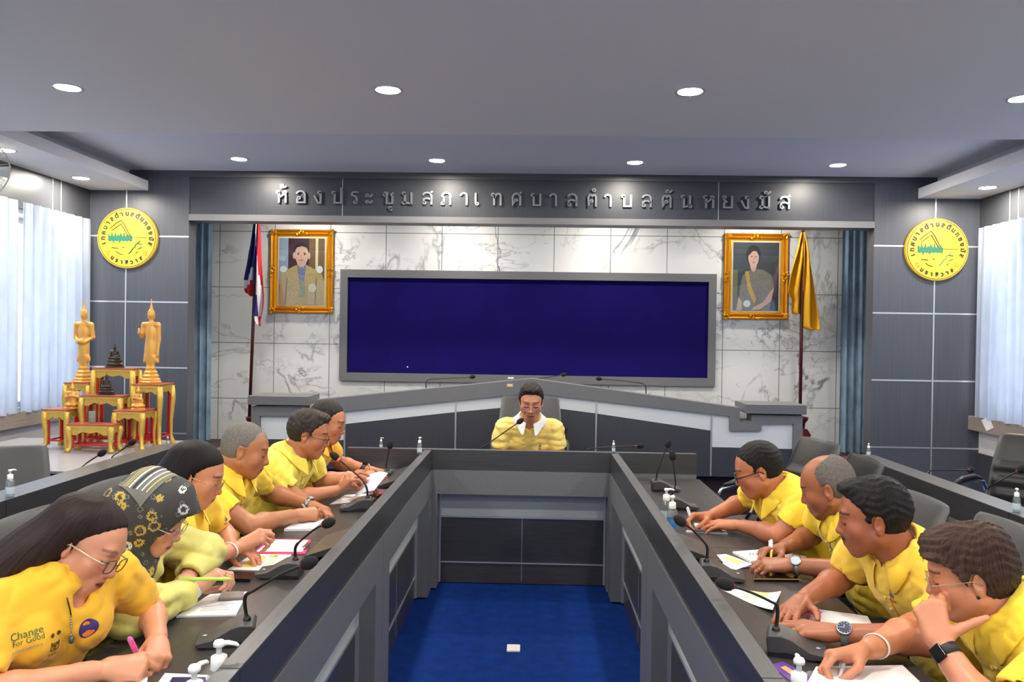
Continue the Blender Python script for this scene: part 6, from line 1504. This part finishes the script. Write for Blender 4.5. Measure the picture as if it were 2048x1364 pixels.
P['R1'] = person(dict(label='man with neat black hair and black spectacles, farthest of the right row', face=180, head=(1.004, 3.463, 1.024), hd=(166, 21, 2), nb=(1.075, 3.465, .935), sm=(1.115, 3.46, .912), skin=(186, 118, 84),
    lw=(.93, 3.49, .775), le=(1.035, 3.285, .785), lhf=(-.8, .3, -.06), lhu=(0, -.1, 1), lhp='flat', rw=(.83, 3.61, .785), re=(1.02, 3.735, .83), rhf=(-.9, -.2, -.05), rhu=(0, .5, .85), rhp='write', shirtm=YB2, slv=.7, pel=(1.36, 3.47, .55), fat=1.2, seed=10, turn=18, hp=dict(s=0.955, w=1.03, j=1.1)))
P['R2'] = person(dict(label='balding man with grey hair and a silver watch writing with a yellow pen', face=180, head=(1.141, 3.025, 1.036), hd=(150, 20, 5), nb=(1.205, 3.02, .945), sm=(1.24, 3.01, .918), skin=(160, 100, 70),
    lw=(.965, 2.89, .775), le=(1.175, 2.775, .785), lhf=(-.9, .22, -.1), lhu=(0, -.25, .95), lhp='rest', rw=(.985, 3.075, .785), re=(1.16, 3.24, .80), rhf=(-.85, -.35, -.1), rhu=(.05, .55, .82), rhp='write', shirtm=YB2, slv=.68, pel=(1.45, 2.98, .55), fat=1.15, seed=11, turn=15, hp=dict(s=0.955, w=1.03, j=1.05, stubble=.25)))
P['R3'] = person(dict(label='man with thick black hair and a moustache, pink pen under his fingers', face=180, head=(1.054, 2.424, 1.055), hd=(160, 10, 2), nb=(1.125, 2.42, .958), sm=(1.16, 2.405, .93), skin=(166, 102, 72), h=.0038, hshirt=.0048,
    lw=(.875, 2.225, .775), le=(1.085, 2.145, .79), lhf=(-.9, .3, -.02), lhu=(.05, -.15, 1), lhp='flat', rw=(.86, 2.475, .785), re=(1.04, 2.62, .815), rhf=(-.62, -.7, -.12), rhu=(-.1, .1, 1), rhp='flat', shirtm=YR, collarm=YM, slv=.74, pel=(1.42, 2.38, .55), fat=1.1, seed=12, turn=22, hp=dict(s=0.955, w=1.0, j=1.02, mous=.95, stubble=.12)))
P['R4'] = person(dict(label='person with swept brown hair and thin spectacles, chin resting in the hand', face=180, head=(1.122, 2.014, 1.010), hd=(156, 16, 3), nb=(1.195, 2.0, .925), sm=(1.235, 1.985, .895), sw=.165, skin=(206, 138, 104), h=.0036, hshirt=.0048,
    lw=(.988, 1.90, .874), le=(1.03, 1.75, .768), lhf=(.02, .62, .78), lhu=(-.5, -.7, .45), lhp='chin', rw=(.885, 2.075, .785), re=(1.07, 2.2, .80), rhf=(-.95, -.1, -.12), rhu=(.1, .35, .92), rhp='write', shirtm=YB2, slv=.74, pel=(1.47, 1.98, .55), fat=1.15, seed=13, turn=15, hp=dict(s=0.93, w=1.0, j=1.05, lip=(180, 104, 96))))
def hd(k): return P[k]['C'], P[k]['M'], P[k]['root']
C_, M_, r_ = hd('L1'); T = lambda x, y, z: tuple(C_ + M_ @ A_(x, y, z))
hair_build('long', *hd('L1'), (44, 30, 26), .98, 1, extra=[((0, -.06, .04), (-1.27, 1.95, 1.03, 1), .082, .066, .03), ((-1.25, 1.94, 1.04, 1), (-1.38, 1.90, .965, 1), .064, .045, .03), ((.045, -.035, .03), (-1.30, 1.86, 1.0, 1), .042, .04, .03), ((-1.34, 1.88, .985, 1), (-1.43, 1.86, .90, 1), .04, .022, .03)], hs=0.91)
spects('spectacles', *hd('L1'), rgb=(62, 54, 46), rim=.0014, temple=.0022, hs=0.91, trgb=(206, 190, 160), hh=.0195)
P['L3'] and hair_build('bob', *hd('L3'), (26, 22, 22), 1., 2, extra=[((0, -.05, .03), (-1.32, 2.78, 1.05, 1), .08, .058, .03), ((.04, -.04, 0.), (-1.32, 2.73, 1.02, 1), .045, .04, .03), ((-1.32, 2.77, 1.05, 1), (-1.385, 2.76, .93, 1), .055, .03, .03)], hs=0.92)
spects('spectacles', *hd('L3'), rgb=(190, 170, 120), rim=.0010, hs=0.92)
hair_build('crop', *hd('L4'), (116, 112, 106), 1.04, 3, hs=0.955)
hair_build('full', *hd('L5'), (58, 50, 44), 1.03, 4, hs=0.955); spects('spectacles', *hd('L5'), rgb=(60, 56, 54), rim=.0016, hh=.0145, hs=0.955)
hair_build('short', *hd('L6'), (44, 40, 40), 1.0, 5, hs=0.955); spects('spectacles', *hd('L6'), rgb=(120, 110, 100), rim=.0010, hs=0.955)
hair_build('full', *hd('C'), (32, 26, 26), 1.0, 6, hs=0.955); spects('spectacles', *hd('C'), rgb=(176, 172, 170), rim=.0011, hs=0.955)
hair_build('short', *hd('R1'), (26, 23, 22), 1.03, 7, hs=0.955); spects('spectacles', *hd('R1'), rgb=(24, 24, 30), rim=.0022, hh=.0165, hs=0.955)
hair_build('ring', *hd('R2'), (104, 98, 94), 1.03, 8, hs=0.955)
hair_build('full', *hd('R3'), (30, 27, 27), 1.0, 9, hs=0.955)
hair_build('swept', *hd('R4'), (74, 52, 42), 1.0, 10, hs=0.93); spects('spectacles', *hd('R4'), rgb=(186, 176, 150), rim=.0011, hs=0.93)
# headscarf of the second woman
def scarf():
    C, M, root = hd('L2'); T = lambda x, y, z: C + M @ A_(x, y, z) * .9; Mi = M.T
    fd = Field(C - A_(.32, .28, .36), C + A_(.26, .28, .24), .0046)
    fd.ell(T(0, -.015, .045), (.09, .115, .105), Mi, .02); fd.ell(T(0, -.02, -.03), (.088, .09, .12), Mi, .04)
    fd.cone(T(0, .05, .11), T(0, .105, .075), .045, .03, .03)
    fd.cone(T(0, -.03, -.06), P['L2']['nb'] + A_(-.01, 0, -.02), .085, .115, .05); fd.cone(P['L2']['nb'], P['L2']['sm'] + A_(.085, -.03, -.06), .08, .05, .04)
    fd.cone(P['L2']['sm'] + A_(.06, -.04, .0), P['L2']['sm'] + A_(.13, -.06, -.13), .05, .018, .03)
    fd.cone(T(.05, -.10, .02), T(.03, -.06, -.10), .05, .06, .03)
    fd.ell(T(0, .128, -.03), (.058, .062, .098), Mi, .012, 'cut'); fd.ell(T(0, .02, -.03), (.068, .085, .11), Mi, .006, 'cut')
    fd.noise(.006, 30, 5); fd.noise(.002, 80, 6)
    V, F = island(*fd.mesh(1))
    m = bpy.data.materials.new('patterned headscarf'); m.use_nodes = True; nt = m.node_tree; N, L = nt.nodes, nt.links; bs = N['Principled BSDF']; bs.inputs['Roughness'].default_value = .8
    tc = N.new('ShaderNodeTexCoord')
    def mth(op, a, b=None):
        n = N.new('ShaderNodeMath'); n.operation = op
        for i, v in enumerate((a, b)):
            if v is None: continue
            if isinstance(v, (int, float)): n.inputs[i].default_value = v
            else: L.new(v, n.inputs[i])
        return n.outputs[0]
    def flowers(scale, r0, wd, off):
        mp = N.new('ShaderNodeMapping'); mp.inputs['Location'].default_value = off; L.new(tc.outputs['Object'], mp.inputs[0])
        v = N.new('ShaderNodeTexVoronoi'); v.inputs['Scale'].default_value = scale; v.inputs['Randomness'].default_value = .6; L.new(mp.outputs[0], v.inputs['Vector'])
        n = N.new('ShaderNodeTexNoise'); n.inputs['Scale'].default_value = 210; n.inputs['Detail'].default_value = 1; L.new(tc.outputs['Object'], n.inputs['Vector'])
        d = mth('ADD', v.outputs['Distance'], mth('MULTIPLY', mth('SUBTRACT', n.outputs['Fac'], .5), .3))
        ring = mth('LESS_THAN', mth('ABSOLUTE', mth('SUBTRACT', d, r0)), wd); return ring, v.outputs['Color']
    r1, c1 = flowers(20, .28, .055, (0, 0, 0)); r2, c2 = flowers(30, .22, .035, (.33, .17, .4))
    sx = N.new('ShaderNodeSeparateColor'); L.new(c1, sx.inputs[0])
    def mix(f, a, b):
        x = N.new('ShaderNodeMix'); x.data_type = 'RGBA'
        L.new(f, x.inputs['Factor']) if not isinstance(f, (int, float)) else None
        for nm, v in (('A', a), ('B', b)):
            if isinstance(v, tuple): x.inputs[nm].default_value = v
            else: L.new(v, x.inputs[nm])
        return x.outputs['Result']
    base = mix(r2, lin((66, 66, 64)), lin((122, 122, 116)))
    fc = mix(mth('GREATER_THAN', sx.outputs[0], .68), lin((196, 170, 84)), lin((214, 214, 208)))
    show = mth('MULTIPLY', r1, mth('GREATER_THAN', sx.outputs[1], .06))
    L.new(mix(show, base, fc), bs.inputs['Base Color'])
    o = blob('headscarf', V, F, m, root); 
    bvh = BVHTree.FromPolygons([tuple(p) for p in V], [tuple(q) for q in F])
    # striped border folded back over the crown
    gm, wm, ym, dm = mat('scarf grey', (118, 118, 110), .8), mat('scarf white', (222, 222, 216), .8), mat('scarf yellow', (206, 190, 96), .8), mat('scarf dark', (58, 58, 56), .8)
    org = T(.035, -.05, .14); rt = unit(M @ A_(.3, 1, -.1)); up = unit(M @ A_(-1, .25, .4))
    def band(x0, x1, y0, y1, mm, off):
        n = 8; Vv = [(x0 + (x1 - x0) * i / n, y0 + (y1 - y0) * j / n) for j in range(n + 1) for i in range(n + 1)]
        Ff = [(j * 9 + i, j * 9 + i + 1, j * 9 + i + 10, j * 9 + i + 9) for j in range(n) for i in range(n)]
        dd = decal('scarf_border', Vv, Ff, org, rt, up, bvh, o, mm, off); return dd
    band(-.05, .05, -.07, .05, gm, .003)
    for a, b_, mm in ((-.034, -.031, ym), (-.027, -.024, ym), (-.019, -.013, wm), (-.008, .0, dm), (.004, .009, wm), (.02, .024, wm), (.034, .038, ym)): band(a, b_, -.066 + .3 * (a + .034), .05, mm, .0042)
    spects('spectacles', C, M, root, rgb=(200, 190, 170), rim=.0012, hs=.91)
scarf()
# watches, bracelets
def w_(k, s): i = P[k]['hands'][s]; return i['E'], i['W'], P[k]['info'][s]['M'][:, 2]
SIL = mat('steel bracelet', (176, 178, 180), .25, metal=.9); BLKS = mat('black strap', (28, 28, 30), .5); WHB = mat('white cord', (230, 226, 214), .6)
E0, W0, d0 = w_('R2', 'l'); strap('wristwatch', E0, W0, .93, .029, d0 + A_(0, -.8, 0), P['R2']['root'], SIL, .010, ('round', .019), mat('pale dial', (196, 206, 214), .3), SIL, .004)
E0, W0, d0 = w_('R3', 'l'); strap('wristwatch', E0, W0, .93, .029, d0 + A_(0, -.8, 0), P['R3']['root'], mat('grey strap', (104, 106, 104), .5), .011, ('round', .021), mat('dark blue dial', (24, 30, 64), .2), SIL, .003)
E0, W0, d0 = w_('R4', 'l'); strap('smartwatch', E0, W0, .86, .029, A_(-.9, -.5, .2), P['R4']['root'], BLKS, .012, ('square', .018), mat('black watch glass', (16, 16, 20), .12), None, .003)
E0, W0, d0 = w_('R4', 'r'); strap('bracelet', E0, W0, .78, .034, d0, P['R4']['root'], WHB, .0025, thick=.0035)
E0, W0, d0 = w_('L2', 'r'); strap('smartwatch', E0, W0, .98, .028, d0 + A_(-.2, -.8, 0), P['L2']['root'], mat('white strap', (230, 230, 230), .5), .011, ('square', .019), mat('black watch glass', (16, 16, 20), .12), None, .003)
E0, W0, d0 = w_('L3', 'r'); strap('bracelet', E0, W0, .8, .031, d0, P['L3']['root'], WHB, .0025, thick=.003)
E0, W0, d0 = w_('L4', 'l'); strap('wristwatch', E0, W0, .95, .029, d0, P['L4']['root'], SIL, .010, ('round', .018), mat('pale dial', (196, 206, 214), .3), SIL, .004)
E0, W0, d0 = w_('L6', 'l'); strap('wristwatch', E0, W0, .9, .029, d0, P['L6']['root'], BLKS, .012, ('square', .017), mat('black watch glass', (16, 16, 20), .12), None, .003)
E0, W0, d0 = w_('L6', 'r'); strap('bracelet', E0, W0, .8, .031, d0, P['L6']['root'], WHB, .0025, thick=.003)
def ring(k, s, f, rgb=(222, 176, 80)):
    i = P[k]['info'][s]; a, b = i['knuckle'][f], i['mids'][f]; c = a + (b - a) * .55; ax_ = unit(b - a); Mx = frame_from(ax_, i['D']((0, 0, 1)))
    B().loop([tuple(c + Mx @ A_(.0096 * math.cos(t * .5236), 0, .0096 * math.sin(t * .5236))) for t in range(12)], .0017, 6).obj('ring', mat('gold ring', rgb, .25, metal=.9), P[k]['root'], smooth=True)
ring('R2', 'l', 2); ring('L2', 'r', 2); ring('R3', 'l', 2, (220, 220, 225))
# pens
a, b = grip(P['L1'], 'r', aty(252, 1262, 1.93), .135); pen(a, b, (236, 98, 170), 'pink pen in the hand of the long-haired woman at the front left', (240, 110, 180), .0055)
a, b = aty(468, 1158, 2.44), aty(357, 1158, 2.38); pen(a, b, (190, 230, 90), 'lime green highlighter pen in the hand of the woman in the headscarf', None, .0055)
a, b = grip(P['L3'], 'r', aty(466, 1074, 2.9), .13, .035); pen(a, b, (150, 190, 230), 'light blue pen in the hand of the woman with gold spectacles', None, .0055)
a, b = grip(P['L4'], 'r', aty(604, 1008, 3.56), .12); pen(a, b, (200, 204, 210), 'silver pen in the hand of the grey-haired man, left row')
a, b = grip(P['L6'], 'r', aty(733, 916, 4.5), .13); pen(a, b, (206, 190, 60), 'yellow pencil in the hand of the man farthest in the left row', (230, 210, 190), .004, 'pencil')
a, b = grip(P['R1'], 'r', aty(1371, 1001, 3.62), .14); pen(a, b, (54, 54, 60), 'dark pen in the hand of the man in black spectacles', (200, 204, 210), .0045)
a, b = grip(P['R2'], 'r', aty(1543, 1062, 3.07), .14); pen(a, b, (240, 206, 50), 'yellow and white pen in the hand of the balding grey-haired man', (236, 236, 236), .005)
a, b = grip(P['R4'], 'r', aty(1698, 1288, 2.1), .14, .05); pen(a, b, (226, 226, 234), 'white pen with violet tip in the hand of the person with swept brown hair', (190, 190, 200), .0045)
p0, p1 = atz(1560, 1234, .752), atz(1642, 1224, .752); pen(p0, p1, (232, 74, 150), 'pink pen lying under the fingers of the man with a moustache', (240, 90, 160), .005)
p0, p1 = atz(1478, 1138, .738), atz(1515, 1132, .738); pen(p0, p1, (44, 48, 80), 'dark blue pen beside the hand with the silver watch', None, .004)
# chairs under everyone
for k, deg, lb in (('L1', 0, 'grey leather office chair of the long-haired woman at the front left'), ('L2', 0, 'grey leather office chair of the woman in the headscarf'), ('L3', 0, 'grey leather office chair of the woman with gold spectacles'), ('L4', 0, 'grey leather office chair of the grey-haired man in the left row'), ('L5', 0, 'grey leather office chair of the man with wavy hair and spectacles'), ('L6', 0, 'grey leather office chair of the man farthest in the left row'),
                   ('R1', 180, 'grey leather office chair of the man in black spectacles'), ('R2', 180, 'grey leather office chair of the balding man'), ('R3', 180, 'grey leather office chair of the man with a moustache'), ('R4', 180, 'grey leather office chair of the person with swept brown hair')):
    pl = P[k]['pel']; s = 1 if deg == 0 else -1
    chair(pl[0] - s * .02, pl[1], deg, lb, 0, 'office chairs of the seated people').scale = (1, 1, .93)
_cc = chair(-.005, 5.82, 270, 'black leather office chair behind the chairman at the head desk', 0, 'office chairs of the seated people', .0)
chair(1.42, 4.72, 192, 'empty black pleated office chair at the far end of the right row', 1, 'empty black office chairs')
chair(1.40, 4.12, 178, 'empty black office chair between the far empty chair and the man in black spectacles', 1, 'empty black office chairs')
chair(-2.83, 4.08, -60, 'empty dark grey office chair at the left outer desk before the altar', 0, 'empty black office chairs')
chair(3.02, 5.0, 214, 'empty black pleated office chair at the right outer desk', 1, 'empty black office chairs')
_cc.scale = (1., 1., 1.13)

# printed and embroidered marks on the shirts
def hit(k, px, py):
    d = _ray(px, py); h = P[k]['bvh'].ray_cast(Vector(CO), Vector(unit(d)), 12)
    if h[0] is None: return None
    n = A_(*h[1]); r_ = unit(np.cross((0, 0, 1), n)); return A_(*h[0]), r_, np.cross(n, r_)
def mark(k, px, py, V, F, m, name='shirt_emblem', rot=0., off=.0016):
    h = hit(k, px, py)
    if h is None: return
    c, s = math.cos(R(rot)), math.sin(R(rot)); r_, u = h[1] * c + h[2] * s, h[2] * c - h[1] * s
    return decal(name, V, F, h[0], r_, u, P[k]['bvh'], P[k]['root'], m, off)
def quad(x0, y0, x1, y1, n=3): return [(x0 + (x1 - x0) * i / n, y0 + (y1 - y0) * j / n) for j in range(n + 1) for i in range(n + 1)], [(j * (n + 1) + i, j * (n + 1) + i + 1, (j + 1) * (n + 1) + i + 1, (j + 1) * (n + 1) + i) for j in range(n) for i in range(n)]
def rng(r0, r1, c=(0, 0), n=20, a0=0, a1=360):
    V = []; 
    for i in range(n + 1):
        a = R(a0 + (a1 - a0) * i / n); V += [(c[0] + r0 * math.cos(a), c[1] + r0 * math.sin(a)), (c[0] + r1 * math.cos(a), c[1] + r1 * math.sin(a))]
    return V, [(2 * i, 2 * i + 1, 2 * i + 3, 2 * i + 2) for i in range(n)]
PUR, ORA, OLI, GRN, SKY = mat('print purple', (62, 44, 120), .6), mat('print orange', (240, 132, 50), .6), mat('print olive', (84, 66, 20), .6), mat('print green', (30, 96, 60), .6), mat('print sky', (130, 170, 180), .6)
o_ = mark('L1', 175, 1256, *disc2(.023, 24), PUR)
mark('L1', 175, 1256, *rng(.0, .0165, (0, -.004), 16, 200, 340), ORA, off=.0026); mark('L1', 175, 1256, *rng(.004, .012, (-.004, .006), 12, 20, 150), ORA, off=.0026); mark('L1', 175, 1256, *disc2(.004, 10, (.011, -.010)), ORA, off=.0028)
for c in ((-.010, .020), (.008, .022)): mark('L1', 110, 1285, *disc2(.0055, 12, c), OLI)
for a in (rng(.012, .0145, (0, .006), 14, 190, 350), rng(.006, .008, (-.005, -.012), 12, 0, 360), rng(.006, .008, (.008, -.012), 12, 0, 360)): mark('L1', 110, 1285, *a, OLI)
for q in (quad(-.011, -.002, .013, .0005), quad(-.012, -.018, -.010, .0), quad(.013, -.018, .015, .0), quad(-.004, -.022, -.002, -.002), quad(.004, -.022, .006, -.002)): mark('L1', 110, 1285, *q, OLI)
mark('L1', 110, 1285, *[(lambda r: ([(x, y - .032) for x, y, z in r[0]], r[1]))(text_mesh('friend', .011))][0], OLI)
V_, F_ = text_mesh('Change', .025); mark('L1', 50, 1276, [(x + .004, y + .001) for x, y, z in V_], F_, GRN, 'sleeve_print', 4)
V_, F_ = text_mesh('For Good', .018); mark('L1', 50, 1276, [(x + .006, y - .013) for x, y, z in V_], F_, GRN, 'sleeve_print', 4)
for i in range(9): mark('L1', 50, 1276, *quad(-.034 + i * .008, -.026, -.029 + i * .008, -.0235, 1), SKY, 'sleeve_print', 4)
mark('L1', 132, 1336, *rng(.0, .018, (0, 0), 5, 10, 190), ORA)
# zip line and pendant of the front left woman
zp = [hit('L1', x, y) for x, y in ((133, 1195), (136, 1208), (139, 1220), (141, 1232))]
zp = [h[0] + np.cross(h[1], h[2]) * .003 for h in zp if h is not None]
if len(zp) > 2: B().tube([tuple(p) for p in zp], .0016, 6).obj('zip', mat('zip dark', (40, 34, 24), .4), P['L1']['root'], smooth=True)
h = hit('L1', 142, 1270)
if h is not None and zp:
    a, b = zp[-1], h[0] + np.cross(h[1], h[2]) * .008; c = B()
    for i in range(9): c.ball(tuple(a + (b - a) * i / 8), .0026 if i < 8 else .0001, 8, 5)
    o_ = c.obj('bead_chain', SIL, P['L1']['root'], smooth=True); B().ball(tuple(b - A_(0, 0, .006)), .0085, 12, 8, (.8, .6, 1.2)).obj('pendant', mat('pendant stone', (90, 104, 100), .2, metal=.4), P['L1']['root'], smooth=True)
for k, px, py, s_ in (('R3', 1784, 1192, 1.), ('C', 1080, 893, .95), ('L4', 512, 1000, .8), ('R1', 1526, 1022, .8), ('L3', 452, 1040, .8)):
    mark(k, px, py, *rng(0, .012 * s_, (0, -.012 * s_), 12, 180, 360), ORA); mark(k, px, py, *disc2(.0085 * s_, 14, (0, .002)), mat('print blue grey', (96, 110, 130), .6), off=.0022); mark(k, px, py, *quad(-.003 * s_, .008 * s_, .003 * s_, .022 * s_, 2), ORA)
e = P['R4']['C'] + P['R4']['M'] @ A_(-.077, .0, -.036) * .93
B().ball(tuple(e), .0048, 10, 7).obj('earring', BLKS, P['R4']['root'], smooth=True)
# ------------------------------------------------------------------ daylight, render look
w = bpy.data.worlds.new('daylight'); SC.world = w; w.use_nodes = True
bg = w.node_tree.nodes['Background']; bg.inputs['Color'].default_value = lin((240, 244, 255)); bg.inputs['Strength'].default_value = WORLD
SC.view_settings.view_transform = 'Standard'; SC.view_settings.look = 'None'; SC.view_settings.gamma = 1.
SC.view_settings.use_curve_mapping = False; SC.view_settings.exposure = EXPO
SC.cycles.use_denoising = True
SC.cycles.max_bounces = 7; SC.cycles.diffuse_bounces = 4; SC.cycles.glossy_bounces = 3; SC.cycles.transmission_bounces = 6; SC.cycles.transparent_max_bounces = 8
SC.cycles.caustics_reflective = False; SC.cycles.caustics_refractive = False
SC.cycles.sample_clamp_indirect = 6.; SC.cycles.use_adaptive_sampling = True; SC.cycles.adaptive_threshold = .025
